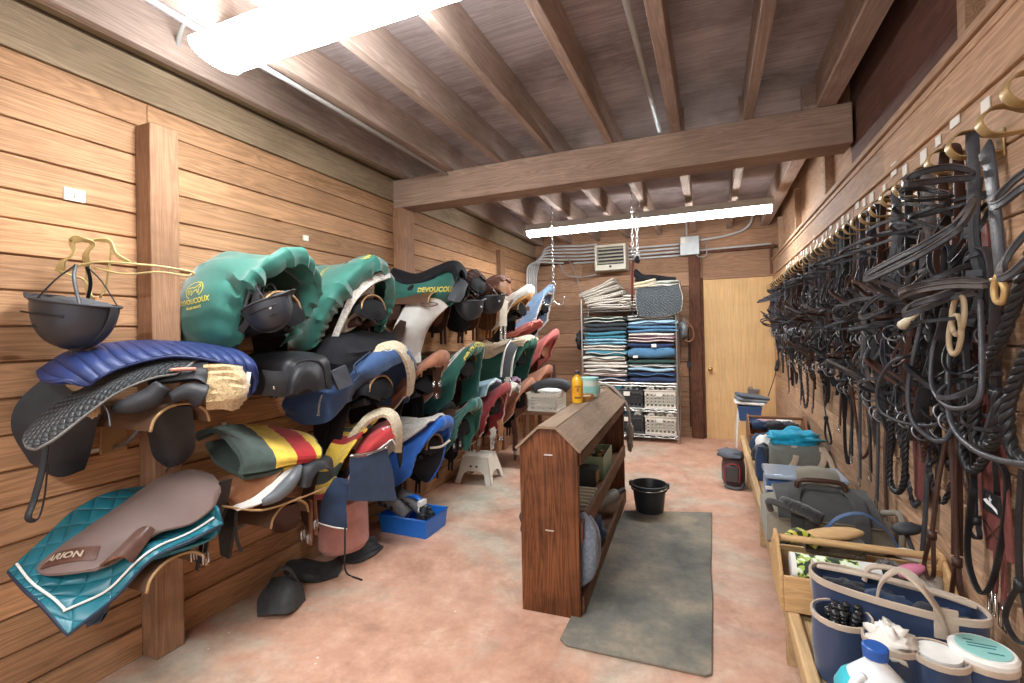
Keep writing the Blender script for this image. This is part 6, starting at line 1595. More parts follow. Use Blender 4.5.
for k in range(5):
    a = 2 * PI * k / 5 + PI / 2
    tm.add([(c.x - .004, c.y - .012 * math.cos(a), c.z + .008 + .014 * math.sin(a)), (c.x - .004, c.y - .004 * math.cos(a + .63), c.z + .008 + .004 * math.sin(a + .63)), (c.x - .004, c.y, c.z + .008), (c.x - .004, c.y - .004 * math.cos(a - .63), c.z + .008 + .004 * math.sin(a - .63))], [(0, 1, 2, 3)])
tm.build('badge_mark', WHITEP, t)
for a, b_ in (((984,523), (1001,548)), ((1000,520), (988,543))):
    pass
tubep(t, 'stitching', [(0.696, 1.753, 0.868), (0.694, 1.665, 0.832)], .0015, DKB, 5, 1)
tubep(t, 'stitching', [(0.694, 1.661, 0.891), (0.696, 1.745, 0.816)], .0015, DKB, 5, 1)
hang('girth', 'long burgundy girth hanging between two grey straps, further along the wall', 'girth', (.70, 2.0, 1.2), [
    ('strap', [(0.705, 2.264, 1.403), (0.705, 2.258, 1.213), (0.705, 2.227, 0.993), (0.705, 2.224, 0.771)], .10, .012, BURG, (0, 1, 0)),
    ('edge_strap', [(0.690, 2.133, 1.403), (0.690, 2.104, 1.088), (0.690, 2.132, 0.799), (0.690, 2.183, 0.564), (0.690, 2.181, 0.475)], .028, .008, LB[1], (0, 1, 0))])
def braid(label, pts, r=.012, m_=None, base=None):
    t = thing('braided_reins', label, 'reins', pts[0])
    b = MB(); plait(b, pts, r, 6); b.build('braid', m_ or LB[0], t, smooth=True)
    return t
braid('thick braided black reins looping down at the right edge of the photo', [(0.600, 1.266, 1.592), (0.610, 1.343, 1.521), (0.620, 1.443, 1.405), (0.630, 1.575, 1.291), (0.640, 1.647, 1.178), (0.640, 1.640, 1.113), (0.640, 1.572, 1.113), (0.630, 1.500, 1.178), (0.630, 1.504, 1.261)], .013)
braid('thick braided black reins hanging in a narrow loop at the far right edge', [(0.620, 1.317, 1.405), (0.620, 1.390, 1.318), (0.620, 1.440, 1.234), (0.620, 1.443, 1.177), (0.620, 1.422, 1.132), (0.620, 1.365, 1.124)], .013)
braid('braided black reins in a long loop left of the burgundy badge girth', [(0.660, 1.765, 1.577), (0.660, 1.752, 1.404), (0.660, 1.756, 1.247), (0.660, 1.770, 1.116), (0.650, 1.741, 1.050), (0.650, 1.693, 1.021), (0.650, 1.638, 1.057), (0.650, 1.595, 1.124)], .011)
braid('braided dark reins hanging from the middle of the bridles in a closed loop', [(0.660, 2.294, 1.345), (0.660, 2.334, 1.125), (0.660, 2.386, 0.915), (0.660, 2.396, 0.791), (0.660, 2.318, 0.766), (0.660, 2.239, 0.836), (0.660, 2.214, 1.030), (0.660, 2.214, 1.291)], .011)
def loopr(label, pts, r=.006, m_=None, w_=None):
    t = thing('reins', label, 'reins', pts[0])
    if w_: strapp(t, 'strap', pts, w_, .006, m_ or LB[1], (1, 0, 0), 8)
    else: tubep(t, 'strap', pts, r, m_ or LB[1], 8, 8)
    return t
loopr('large round rein loop bulging out from the wall in the middle of the bridles', [(0.620, 1.955, 1.319), (0.560, 1.905, 1.316), (0.540, 1.979, 1.271), (0.540, 2.071, 1.185), (0.550, 2.081, 1.120), (0.580, 2.037, 1.094), (0.620, 1.988, 1.088), (0.640, 1.892, 1.107), (0.660, 1.856, 1.145)], .006)
loopr('thin grey rein curving low and out to the right edge of the photo', [(0.640, 1.900, 1.531), (0.600, 1.907, 1.341), (0.580, 1.910, 1.212), (0.580, 1.883, 1.121), (0.600, 1.811, 1.080), (0.620, 1.767, 1.085), (0.660, 1.812, 1.122)], .007)
loopr('thin black rein sweeping low across the braided reins to the right edge', [(0.640, 1.771, 1.404), (0.600, 1.685, 1.212), (0.580, 1.593, 1.145), (0.560, 1.441, 1.127), (0.550, 1.313, 1.135), (0.540, 1.174, 1.159)], .007)
loopr('flat black rein looped in a wide curve beneath the brass snap', [(0.600, 1.499, 1.478), (0.580, 1.447, 1.360), (0.560, 1.411, 1.259), (0.550, 1.457, 1.222), (0.560, 1.590, 1.210), (0.580, 1.727, 1.248), (0.600, 1.772, 1.346), (0.620, 1.744, 1.448)], .006)
loopr('flat grey stirrup leather falling steeply between the upper bridles', [(0.620, 1.712, 1.467), (0.620, 1.768, 1.376), (0.630, 1.904, 1.246), (0.640, 2.025, 1.099), (0.660, 2.149, 1.006)], w_=.04)
loopr('broad dark strap hanging beside the long burgundy girth', [(0.660, 1.798, 1.345), (0.660, 1.795, 1.199), (0.660, 1.815, 1.077), (0.660, 1.813, 0.900), (0.660, 1.824, 0.734)], w_=.028, m_=LB[2])
def eyestrap(label, top, neck, end, w_=.02, m_=None, r=.016):
    t = thing('stirrup_leather', label, 'strap', top)
    m_ = m_ or LB[2]
    top, neck, end = Vector(top), Vector(neck), Vector(end)
    strapp(t, 'strap', [top, (top * .5 + neck * .5) + Vector((0, .01, 0)), neck], w_, .007, m_, (0, 1, 0))
    d = end - neck; k = Vector((0, 1, 0))
    strapp(t, 'loop', [neck, neck + d * .35 + k * r, neck + d * .8 + k * r * 1.6, end, neck + d * .8 - k * r * 1.6, neck + d * .35 - k * r, neck + Vector((.002, 0, 0))], .012, .007, m_, (1, 0, 0), 6)
    b = MB(); b.tube([neck + Vector((0, 0, .012)), neck - Vector((0, 0, .012))], .013, 8, 1); b.build('keeper', m_, t, smooth=True)
    return t
eyestrap('brown strap ending in a long closed loop low over the tote bag', (0.660, 1.807, 1.109), (0.650, 1.797, 0.723), (0.650, 1.807, 0.572), r=.02)
eyestrap('brown twisted strap ending in an open loop beside the glass jar', (0.660, 1.875, 1.065), (0.640, 1.938, 0.745), (0.630, 1.949, 0.601), .022, LB[2], .022)
eyestrap('thin dark strap ending in a small round loop on the bare boards', (0.680, 1.736, 1.207), (0.680, 1.756, 0.865), (0.680, 1.771, 0.811), .014, LB[0], .018)
eyestrap('black strap with a narrow oval loop at the right edge low on the wall', (0.660, 1.484, 1.078), (0.660, 1.506, 0.801), (0.660, 1.530, 0.658), .02, LB[0], .03)
eyestrap('thin dark strap with long open loop hanging low towards the door', (0.660, 3.629, 1.046), (0.660, 3.566, 0.843), (0.660, 3.500, 0.693), .01, LB[0], .05)
for (u, v0, v1, k, l) in ((868,330,470,0,'black strap hanging down to the duffel bag'), (877,350,500,1,'grey strap hanging behind the duffel bag'), (886,400,520,2,'brown strap hanging low left of the braided loop'), (850,320,455,0,'black strap bundle hanging over the blue bag'), (858,330,480,1,'grey strap bundle between the blue bag and the duffel'), (840,320,420,2,'brown strap hanging above the grey bag'), (936,380,470,0,'black strap right of the long burgundy girth'), (800,330,400,0,'thin black strap hanging near the door'), (812,330,405,2,'thin brown strap hanging near the tote handle'), (789,320,395,0,'thin black strap nearest to the door'), (900,300,420,3,'worn grey strap hanging inside the large rein loop')):
    pass
def xs(u, v0, v1, k, l, w_=.026):
    return None
SL = [(((0.680, 2.716, 1.403), (0.680, 2.731, 1.072), (0.680, 2.730, 0.733)), 0, 'black strap hanging down to the duffel bag'), (((0.680, 2.606, 1.313), (0.680, 2.609, 0.954), (0.680, 2.651, 0.627)), 1, 'grey strap hanging behind the duffel bag'), (((0.680, 2.465, 1.108), (0.680, 2.525, 0.841), (0.680, 2.519, 0.607)), 2, 'brown strap hanging low left of the braided loop'), (((0.680, 3.026, 1.455), (0.680, 3.044, 1.083), (0.680, 3.059, 0.733)), 0, 'black strap hanging over the blue bag'), (((0.680, 2.864, 1.402), (0.680, 2.880, 1.052), (0.680, 2.918, 0.651)), 1, 'grey strap between the blue bag and the duffel'), (((0.680, 3.238, 1.459), (0.680, 3.246, 1.173), (0.680, 3.304, 0.848)), 2, 'brown strap hanging above the grey bag'), (((0.700, 2.043, 1.234), (0.700, 2.039, 1.066), (0.700, 2.058, 0.893)), 0, 'black strap right of the long burgundy girth'), (((0.680, 4.563, 1.484), (0.680, 4.565, 1.153), (0.680, 4.616, 0.815)), 0, 'thin black strap hanging near the far wooden tote'), (((0.680, 4.023, 1.437), (0.680, 4.030, 1.112), (0.680, 4.105, 0.826)), 2, 'thin brown strap hanging above the turquoise cloth'), (((0.680, 5.220, 1.543), (0.680, 5.287, 1.158), (0.680, 5.285, 0.801)), 0, 'thin black strap nearest to the door'), (((0.680, 2.264, 1.518), (0.680, 2.313, 1.285), (0.680, 2.346, 1.005)), 3, 'worn grey strap inside the large rein loop')]
for pts, k, l in SL:
    t = thing('leather_strap', l, 'strap', pts[0])
    strapp(t, 'strap', pts, .03, .008, LB[k], (0, 1, 0), 5)
    b = MB(); b.tube([Vector(pts[2]) + Vector((-.004, -.016, 0)), Vector(pts[2]) + Vector((-.004, .016, 0)), Vector(pts[2]) + Vector((-.004, .016, -.04)), Vector(pts[2]) + Vector((-.004, -.016, -.04))], .003, 6, 1, closed=True); b.build('buckle', STEEL, t, smooth=True)
t = thing('ring_loops', 'pale rope ring loops tied among the near bridles', 'rope', (0.600, 1.619, 1.432))
for a, b_ in (((0.600, 1.612, 1.445), 1), ((0.600, 1.632, 1.392), 2)):
    tubep(t, 'ring', ellipse(a, 0, 0, 0, (.0, .03, .015), (0, -.02, .05), 12), .007, plain('rope_tan', S(170, 150, 120), .7), 6, 2, True)
t = thing('hoof_pick', 'cream plastic tipped rod stuck between the near bridles', 'rod', (0.560, 1.853, 1.428))
b = MB(); b.tube([(0.560, 1.870, 1.422), (0.560, 1.828, 1.437), (0.600, 1.783, 1.488)], lambda q: .016 - .01 * q, 10, 4); b.build('body', plain('plastic_cream', S(214, 206, 180), .5), t, smooth=True)
# broad loops of nosebands in front of the near bridles
for nm, pts, w_, k in (('browband loop sticking out to the left above the near bridles', [(0.620, 1.579, 1.810), (0.580, 1.578, 1.826), (0.520, 1.553, 1.817), (0.480, 1.553, 1.801), (0.470, 1.515, 1.779), (0.520, 1.555, 1.789), (0.580, 1.580, 1.795), (0.620, 1.580, 1.794)], .022, 1),
    ('second browband loop below the first, sticking out left', [(0.620, 1.680, 1.774), (0.570, 1.675, 1.768), (0.520, 1.672, 1.774), (0.510, 1.691, 1.791), (0.520, 1.684, 1.808), (0.570, 1.706, 1.804)], .012, 0),
    ('diagonal padded noseband running across the upper bridles', [(0.620, 1.559, 1.732), (0.560, 1.507, 1.665), (0.520, 1.566, 1.629), (0.500, 1.718, 1.612), (0.500, 1.980, 1.596), (0.500, 1.981, 1.579), (0.500, 1.680, 1.590), (0.520, 1.537, 1.612), (0.560, 1.482, 1.653)], .02, 1),
    ('stacked noseband loop in front of the near bridles below the middle', [(0.620, 1.572, 1.499), (0.580, 1.600, 1.490), (0.520, 1.578, 1.465), (0.480, 1.587, 1.448), (0.500, 1.601, 1.472), (0.540, 1.574, 1.490), (0.600, 1.597, 1.510)], .024, 1),
    ('long stacked noseband with steel buckle above the cream tipped rod', [(0.620, 1.524, 1.513), (0.580, 1.570, 1.519), (0.540, 1.635, 1.516), (0.500, 1.671, 1.504), (0.500, 1.648, 1.519), (0.560, 1.661, 1.533), (0.620, 1.596, 1.534)], .02, 3),
    ('noseband loop at the right edge beside the brass snap', [(0.620, 1.307, 1.618), (0.600, 1.331, 1.594), (0.580, 1.346, 1.551), (0.570, 1.340, 1.517), (0.570, 1.303, 1.518), (0.580, 1.273, 1.542), (0.600, 1.267, 1.563)], .022, 1),
    ('upper noseband loop at the right edge above the brass snap', [(0.620, 1.301, 1.739), (0.600, 1.332, 1.724), (0.580, 1.353, 1.697), (0.570, 1.358, 1.675), (0.570, 1.324, 1.671), (0.580, 1.282, 1.688), (0.600, 1.260, 1.703)], .020, 1),
    ('oval noseband loop in the middle of the lower bridles', [(0.620, 2.161, 1.544), (0.580, 2.182, 1.529), (0.550, 2.214, 1.494), (0.530, 2.214, 1.460), (0.530, 2.137, 1.451), (0.550, 2.052, 1.470), (0.600, 2.074, 1.500)], .022, 1),
    ('oval noseband loop left of its twin above the blue bag', [(0.640, 2.634, 1.541), (0.600, 2.697, 1.532), (0.580, 2.796, 1.499), (0.560, 2.784, 1.464), (0.570, 2.676, 1.452), (0.600, 2.567, 1.481)], .022, 0)):
    t = thing('noseband', nm, 'noseband', pts[0], 'padded nosebands and browbands sticking out from the right wall')
    strapp(t, 'band', pts, w_ * .62, .010, LB[k], (0, 0, 1), 6, True)
    strapp(t, 'stitched_edge', [Vector(p) + Vector((-.002, -.004, .008)) for p in pts], .003, .010, LB[3], (0, 0, 1), 6, True)


# ================================================================== BENCH AND THE THINGS ON IT
W_BN = wood('wood_bench', S(196, 164, 122), 1, dark=.88, light=1.06, knots=False, stain=.45)
W_BX = wood('wood_tote', S(204, 166, 118), 0, dark=.88, light=1.06, knots=False, stain=.2)
BZ = .42
t = thing('bench', 'low plywood bench with a raised front rail along the right wall', 'bench', (.48, 3.0, 0))
b = MB(); b.box((.26, 1.05, BZ - .02), (RIGHT - .01, 4.86, BZ), .5); b.build('top', W_BN, t, bevel=.003)
b = MB(); b.box((.222, 1.05, BZ - .03), (.258, 4.86, BZ + .025), .7); b.build('front_rail', W_BN, t, bevel=.006)
for y in (1.1, 2.3, 3.5, 4.75):
    b = MB(); b.box((.265, y, 0), (.31, y + .045, BZ - .021)); b.build('leg', W_BN, t, bevel=.003)
    b = MB(); b.box((RIGHT - .06, y, 0), (RIGHT - .015, y + .045, BZ - .021)); b.build('leg', W_BN, t, bevel=.003)
b = MB(); b.box((.28, 1.05, .10), (RIGHT - .02, 4.86, .12), .3); b.build('lower_shelf', W_BN, t, bevel=.003)

def tote_box(label, x0, x1, y0, y1, zb, hb, zh, mat, t=None, endh=None, hm=None):
    """open carpenter's tote: two tall ends, sides, floor and a round handle rail"""
    t = thing('wooden_tote', label, 'tote', ((x0 + x1) / 2, (y0 + y1) / 2, zb))
    ym = (y0 + y1) / 2; th = .012
    for s, x in ((0, x0), (1, x1 - th)):
        b = MB(); b.prism([(y0, zb), (y1, zb), (y1, zb + hb), (ym + .03, zh + .02), (ym - .03, zh + .02), (y0, zb + hb)], 0, x, x + th, .4 + .3 * s); b.build('end_panel', mat, t, bevel=.003)
    for y in (y0, y1 - th):
        b = MB(); b.box((x0 + th, y, zb), (x1 - th, y + th, zb + hb), .6); b.build('side_panel', mat, t, bevel=.002)
    b = MB(); b.box((x0 + th, y0 + th, zb), (x1 - th, y1 - th, zb + .01)); b.build('floor_panel', mat, t)
    b = MB(); b.tube([(x0 - .004, ym, zh), (x1 + .004, ym, zh)], .0125, 14, 1); b.build('handle_rail', hm or mat, t, smooth='auto')
    return t
tote_box('pale wooden tote with round dowel handle and paper roll, behind the navy bag', .20, .69, 1.88, 2.16, BZ + .026, .12, .645, W_BX)
# contents
M_PT = None
def roll_mat():
    m, nt, b = new_mat('paper_roll_print')
    v = coords(nt, (1, 1, 1)); f = noise_tex(nt, v, 38, 2, .5)
    g = N(nt, 'ShaderNodeTexVoronoi'); g.inputs['Scale'].default_value = 30; nt.links.new(v, g.inputs['Vector'])
    c = ramp(nt, f, [(.44, S(40, 60, 44)), (.5, S(170, 196, 90)), (.56, S(228, 236, 214))], 'CONSTANT')
    nt.links.new(c, b.inputs['Base Color']); return m
t = thing('paper_towel_roll', 'paper towel roll with green printed wrapper lying in the wooden tote', 'paper towel roll', (.38, 2.02, .56))
b = MB(); b.tube([(.255, 1.945, .575), (.44, 1.945, .575)], .048, 24, 1); b.build('wrapper', roll_mat(), t, smooth='auto')
for a_, b_ in ((.24, .255), (.44, .50)):
    b = MB(); b.tube([(a_, 1.945, .575), (b_, 1.945, .575)], .048, 24, 1); b.build('paper', WHITE, t, smooth='auto')
t = thing('chip_bag', 'small bag with yellow green print and dark stripes leaning in the wooden tote', 'bag', (.28, 2.08, .60))
piece(t, 'body', rows([(.235, 2.10, .60), (.24, 2.06, .62)], [(.29, 2.11, .64), (.30, 2.05, .65)], [(.34, 2.10, .60), (.35, 2.06, .61)]), stripes('bag_print', [(0, S(60, 66, 40)), (.3, S(190, 196, 60)), (.6, S(50, 56, 44)), (.75, S(210, 200, 80))], 0, .05), .03)
t = thing('brush', 'pale wooden backed body brush with bristles in the wooden tote', 'brush', (.42, 2.10, .64))
b = MB(); b.blob((.40, 2.11, .645), (.105, .04, .022), 3, .08, 2, M=Matrix.Rotation(R(-12), 4, 'Y')); b.build('brush_back', W_BX, t, smooth=True)
b = MB(); b.box((.31, 2.08, .575), (.50, 2.15, .63)); b.build('bristles', fleece('bristle_brown', S(92, 78, 60)), t, bevel=.004)
t = thing('sponge', 'dark grey curly scrubber in the middle of the wooden tote', 'scrubber', (.53, 2.0, .58))
b = MB(); b.blob((.54, 2.0, .57), (.055, .05, .045), 2, .35, 6, 20, 14); b.build('body', fleece('scrub_dark', S(70, 68, 66)), t, smooth=True)
t = thing('hoof_oil_brush', 'pink and white plastic scoop lying at the right end of the wooden tote', 'scoop', (.60, 2.02, .60))
b = MB(); b.blob((.585, 1.98, .60), (.055, .025, .02), 4, .1, M=Matrix.Rotation(R(-25), 4, 'Y')); b.build('pink_cup', plain('plastic_pink', S(206, 122, 150), .4), t, smooth=True)
b = MB(); b.blob((.63, 2.05, .625), (.075, .03, .02), 5, .1, M=Matrix.Rotation(R(8), 4, 'Y')); b.build('white_handle', WHP, t, smooth=True)
GL = None
def glass():
    m, nt, b = new_mat('clear_plastic'); b.inputs['Base Color'].default_value = (.85, .88, .88, 1); b.inputs['Roughness'].default_value = .12
    b.inputs['Transmission Weight'].default_value = .75; b.inputs['IOR'].default_value = 1.3; return m
GL = glass()
bottle('jar', 'clear jar with tan lid standing at the right end of the wooden tote', (.655, 2.0, .46), [(0, 0), (.035, 0), (.038, .01), (.038, .12), (.028, .14)], GL, W_BX, [(0, .14), (.03, .14), (.03, .16), (0, .16)], cat='jar')
bottle('jar', 'short white tub beside the clear jar in the wooden tote', (.66, 1.925, .46), [(0, 0), (.03, 0), (.032, .01), (.032, .07)], WHITE, WHITE, [(0, .07), (.034, .07), (.034, .09), (0, .09)], cat='jar')
t = thing('clippers', 'black hand clippers resting on the wall end of the wooden tote', 'clippers', (.68, 2.28, .66))
b = MB(); b.blob((.66, 2.22, .66), (.05, .03, .022), 8, .15, M=Matrix.Rotation(R(-10), 4, 'Y')); b.build('body', BLKH, t, smooth=True)
b = MB(); b.tube([(.66, 2.22, .63), (.655, 2.15, .60), (.64, 2.1, .60)], .008); b.build('lead', BLKH, t, smooth=True)

# navy grooming tote
NV = plain('nylon_navy', S(42, 58, 88), .42, 0, .5, .1, 200, .1, .2)
DKC_ = fabric('cloth_near_black', S(44, 46, 52))
BEI = fabric('webbing_beige', S(184, 166, 148))
t = thing('grooming_bag', 'navy nylon grooming tote with beige trim, handles and four outer pockets', 'bag', (.45, 1.7, BZ))
q = [Vector((0.257, 1.646, 0.620)), Vector((0.448, 1.545, 0.600)), Vector((0.641, 1.628, 0.600)), Vector((0.571, 1.791, 0.630)), Vector((0.284, 1.805, 0.640))]
def bagring(z, k):
    P = [Vector((.275, 1.78, 0)), Vector((.30, 1.70, 0)), Vector((.43, 1.635, 0)), Vector((.58, 1.60, 0)), Vector((.655, 1.63, 0)), Vector((.64, 1.72, 0)), Vector((.50, 1.78, 0)), Vector((.33, 1.83, 0))]
    c = sum(P, Vector()) / len(P)
    return [c + (p - c) * k + Vector((0, 0, z)) for p in curve(P, 4, True)]
b = MB(); b.ring_loft([bagring(BZ + .002, .86), bagring(BZ + .02, .93), bagring(.54, .97), bagring(.645, 1.0), bagring(.645, .96), bagring(.54, .92), bagring(BZ + .03, .88)]); b.build('body', NV, t, smooth='auto')
b = MB(); b.strap(bagring(.645, 1.0), .02, .008, (0, 0, 1), 1, closed=True); b.build('rim_binding', BEI, t, smooth='auto')
b = MB(); b.strap(bagring(BZ + .01, .90), .012, .008, (0, 0, 1), 1, closed=True); b.build('base_binding', BEI, t, smooth='auto')
P4 = [((.325, 1.625), .072, .0), ((.415, 1.535), .06, 0), ((.505, 1.51), .058, 0), ((.60, 1.535), .062, 0)]
for k, ((px, py), pr_, _) in enumerate(P4):
    zt = .60
    b = MB(); b.lathe([(0, BZ + .003), (pr_ * .92, BZ + .003), (pr_ * 1.02, .5), (pr_, zt), (pr_ * .9, zt), (pr_ * .88, BZ + .03), (0, BZ + .03)], (px, py, 0), 24, cap=False); pk = b.build('pocket', NV, t, smooth='auto')
    b = MB(); b.strap([Vector((px + pr_ * 1.01 * math.cos(a), py + pr_ * 1.01 * math.sin(a), zt - .004)) for a in [2 * PI * i / 20 for i in range(20)]], .016, .006, (0, 0, 1), 1, closed=True); sub(b.build('pocket_trim', BEI, t, smooth='auto'), pk)
strapp(t, 'side_webbing', [(.292, 1.83, .645), (.29, 1.84, .56), (.315, 1.83, .44)], .055, .006, BEI, (0, 1, 0))
for k, hp in enumerate(([(0.418, 1.668, 0.600), (0.429, 1.666, 0.680), (0.448, 1.624, 0.740), (0.471, 1.611, 0.750), (0.488, 1.550, 0.740), (0.527, 1.571, 0.680), (0.554, 1.605, 0.620)],)):
    strapp(t, 'handle', hp, .034, .008, BEI, (.3, .9, .0), 6)
    strapp(t, 'handle_patch', [Vector(hp[0]) + Vector((0, 0, .03)), Vector(hp[0]) + Vector((0, 0, -.04))], .05, .008, BEI, (.9, -.3, 0))
    strapp(t, 'handle_patch', [Vector(hp[-1]) + Vector((0, 0, .05)), Vector(hp[-1]) + Vector((0, 0, -.03))], .05, .008, BEI, (.9, -.1, 0))
strapp(t, 'handle', [(.42, 1.79, .63), (.44, 1.80, .67), (.50, 1.79, .68), (.56, 1.77, .66), (.58, 1.76, .63)], .024, .008, BEI, (0, 1, 0), 6)
# contents of the pockets
r5 = random.Random(5)
for k in range(9):
    c = (.325 + .035 * math.cos(k * 2.4) * (k / 9) ** .5 * 1.3, 1.625 + .035 * math.sin(k * 2.4) * (k / 9) ** .5 * 1.3, .60 + .012 * r5.random())
    tt = thing('bit_roller', 'knobbly black rubber curry toy in the left pocket of the navy tote', 'grooming tool', c, 'knobbly black rubber tools in the left pocket')
    b = MB()
    for i in range(4): b.blob((c[0] + r5.uniform(-.004, .004), c[1] + r5.uniform(-.004, .004), c[2] + .012 * i - .03), (.012, .012, .009), i + k, .1, 2, 10, 6)
    b.build('knobs', plain('rubber_black', (.02, .02, .022), .25), tt, smooth=True)
t = thing('cloth', 'crumpled white plastic bag stuffed in the second pocket of the navy tote', 'plastic bag', (.415, 1.535, .58))
b = MB(); b.blob((.415, 1.535, .595), (.05, .054, .04), 9, .6, 4, 24, 16); b.build('bundle', plain('plastic_bag', S(224, 218, 208), .35), t, smooth=True)
bottle('jar', 'white lidded jar in the third pocket of the navy tote', (.505, 1.51, .49), [(0, 0), (.04, 0), (.042, .01), (.042, .09)], WHITE, WHITE, [(0, .09), (.045, .09), (.045, .115), (0, .117)], cat='jar')
t = bottle('tub', 'round tub with aqua printed white lid in the right pocket of the navy tote', (.60, 1.535, .49), [(0, 0), (.05, 0), (.055, .01), (.058, .11)], WHITE, WHITE, [(0, .11), (.064, .11), (.066, .125), (.06, .132), (0, .132)], cat='tub')
b = MB(); b.lathe([(0, .1325), (.052, .1325), (.052, .134), (0, .134)], (.60, 1.535, .49), 28); b.build('lid_print', AQUA, t)
tm = MB(); INK = plain('ink_teal', S(50, 120, 130), .6)
for yy, xa, xb in ((.022, -.03, -.01), (.008, -.028, .03), (-.004, -.03, .024), (-.026, .0, .03)):
    tm.box((.60 + xa, 1.535 + yy, .6242), (.60 + xb, 1.535 + yy + .004, .6248))
tm.build('lid_marks', INK, t)
for k, (x, y, m_, l) in enumerate(((.36, 1.76, DKC_, 'dark folded cloth at the left inside the navy tote'), (.46, 1.72, NAVY, 'navy folded lining flap inside the navy tote'), (.56, 1.68, DKC_, 'dark cloth at the right inside the navy tote'))):
    t = thing('cloth', l, 'cloth', (x, y, .62)); b = MB(); b.blob((x, y, .60), (.07, .045, .035), k, .4, 3, 20, 12); b.build('bundle', m_, t, smooth=True)
b = MB(); b.strap([(.30, 1.80, .652), (.42, 1.745, .668), (.55, 1.705, .668), (.645, 1.68, .655)], .022, .008, (.3, .9, 0), 6); tag(b.build('zip_flap', BEI, smooth='auto'), 'pale zipped flap folded along the top of the navy tote', 'flap')

# jug
JW = plain('jug_white', S(222, 228, 230), .3); JA = plain('jug_aqua_label', S(70, 190, 204), .35, mottled=.05)
t = thing('jug', 'white jug with blue screw cap and aqua label standing on the bench nearest the camera', 'jug', (.36, 1.30, BZ))
c = Vector((.335, 1.35, BZ + .001))
def rr4(hx, hy, z, n=24, e=.45): return [c + Vector((math.copysign(abs(math.cos(a)) ** e, math.cos(a)) * hx, math.copysign(abs(math.sin(a)) ** e, math.sin(a)) * hy, z)) for a in [2 * PI * i / n for i in range(n)]]
b = MB(); b.ring_loft([rr4(.07, .055, 0), rr4(.078, .062, .01), rr4(.078, .062, .14), rr4(.066, .052, .17, e=.6), rr4(.036, .03, .205, e=.8), rr4(.02, .02, .222, e=1), rr4(.019, .019, .235, e=1)]); b.build('body', JW, t, smooth='auto')
b = MB(); b.ring_loft([rr4(.0785, .0625, .03), rr4(.0787, .0627, .138), rr4(.0675, .0535, .1705, e=.6), rr4(.056, .046, .183, e=.68)], True, False); b.build('label', JA, t, smooth='auto')
b = MB(); b.lathe([(0, .232), (.025, .232), (.026, .255), (.022, .258), (0, .258)], c, 24); b.build('cap', plain('cap_blue', S(34, 84, 160), .35), t, smooth='auto')
b = MB(); b.tube([c + Vector((-.03, -.03, .20)), c + Vector((-.052, -.045, .19)), c + Vector((-.062, -.05, .165))], .009, 8, 4); b.build('handle', JW, t, smooth=True)

# duffel bag
TAUPE = fabric('canvas_taupe', S(128, 122, 108), mottled=.15); CH = fabric('canvas_charcoal', S(70, 70, 70))
t = thing('duffel_bag', 'taupe and charcoal duffel bag with padded grip standing on the bench behind the wooden tote', 'bag', (.46, 2.7, BZ))
b = MB(); rg = []
for i in range(11):
    q = i / 10; x = .215 + .475 * q; k = .8 + .2 * math.sin(PI * q) ** .5
    rg.append([Vector((x, 2.62 + .20 * k * math.copysign(abs(math.cos(a)) ** .7, math.cos(a)) + .01 * math.sin(5 * a + x * 20), BZ + .005 + .10 * k + .10 * k * math.copysign(abs(math.sin(a)) ** .7, math.sin(a)) + .008 * math.sin(x * 30 + a * 3))) for a in [2 * PI * j / 28 for j in range(28)]])
b.ring_loft(rg); b.build('body', TAUPE, t, smooth='auto')
piece(t, 'top_flap', rows([(.26, 2.43, BZ + .15), (.26, 2.5, BZ + .21), (.26, 2.66, BZ + .235)], [(.44, 2.42, BZ + .16), (.44, 2.5, BZ + .22), (.44, 2.68, BZ + .25)], [(.64, 2.43, BZ + .15), (.64, 2.5, BZ + .21), (.64, 2.66, BZ + .235)]), CH, .012, wr=.008, wf=10, trim=TAUPE)
piece(t, 'grip_pad', rows([(.36, 2.60, BZ + .26), (.36, 2.63, BZ + .30), (.36, 2.68, BZ + .31)], [(.44, 2.58, BZ + .27), (.44, 2.62, BZ + .315), (.44, 2.68, BZ + .325)], [(.53, 2.60, BZ + .26), (.53, 2.63, BZ + .30), (.53, 2.68, BZ + .31)]), TAUPE, .02)
tubep(t, 'grip_handle', [(.35, 2.56, BZ + .24), (.36, 2.56, BZ + .29), (.44, 2.555, BZ + .30), (.53, 2.56, BZ + .29), (.54, 2.56, BZ + .24)], .011, DKB)
for x in (.33, .57):
    strapp(t, 'webbing', [(x, 2.41, BZ + .08), (x, 2.42, BZ + .17), (x, 2.5, BZ + .235), (x + (.44 - x) * .3, 2.6, BZ + .27)], .05, .006, CH, (1, 0, 0))
tubep(t, 'shoulder_strap', [(.23, 2.45, BZ + .18), (.22, 2.38, BZ + .24), (.30, 2.36, BZ + .22), (.40, 2.38, BZ + .18), (.36, 2.42, BZ + .12)], .014, CH)
tubep(t, 'shoulder_strap', [(.66, 2.5, BZ + .20), (.70, 2.42, BZ + .22), (.69, 2.38, BZ + .10)], .012, TAUPE)
t = thing('brush', 'long black bristle brush lying on the duffel bag', 'brush', (.33, 2.35, .62))
b = MB(); b.tube([(.27, 2.40, .655), (.34, 2.34, .65), (.40, 2.30, .63)], .026, 12, 3); b.build('bristles', fleece('bristle_black', (.03, .03, .03)), t, smooth=True)
t = thing('blue_strap', 'blue webbing strap arched over the dowel handle side of the duffel bag', 'strap', (.5, 2.3, .64))
strapp(t, 'webbing', [(.40, 2.26, .60), (.46, 2.27, .66), (.54, 2.27, .68), (.61, 2.26, .63), (.64, 2.25, .57)], .03, .006, plain('webbing_blue', S(60, 84, 120), .7), (0, 1, 0), 6)

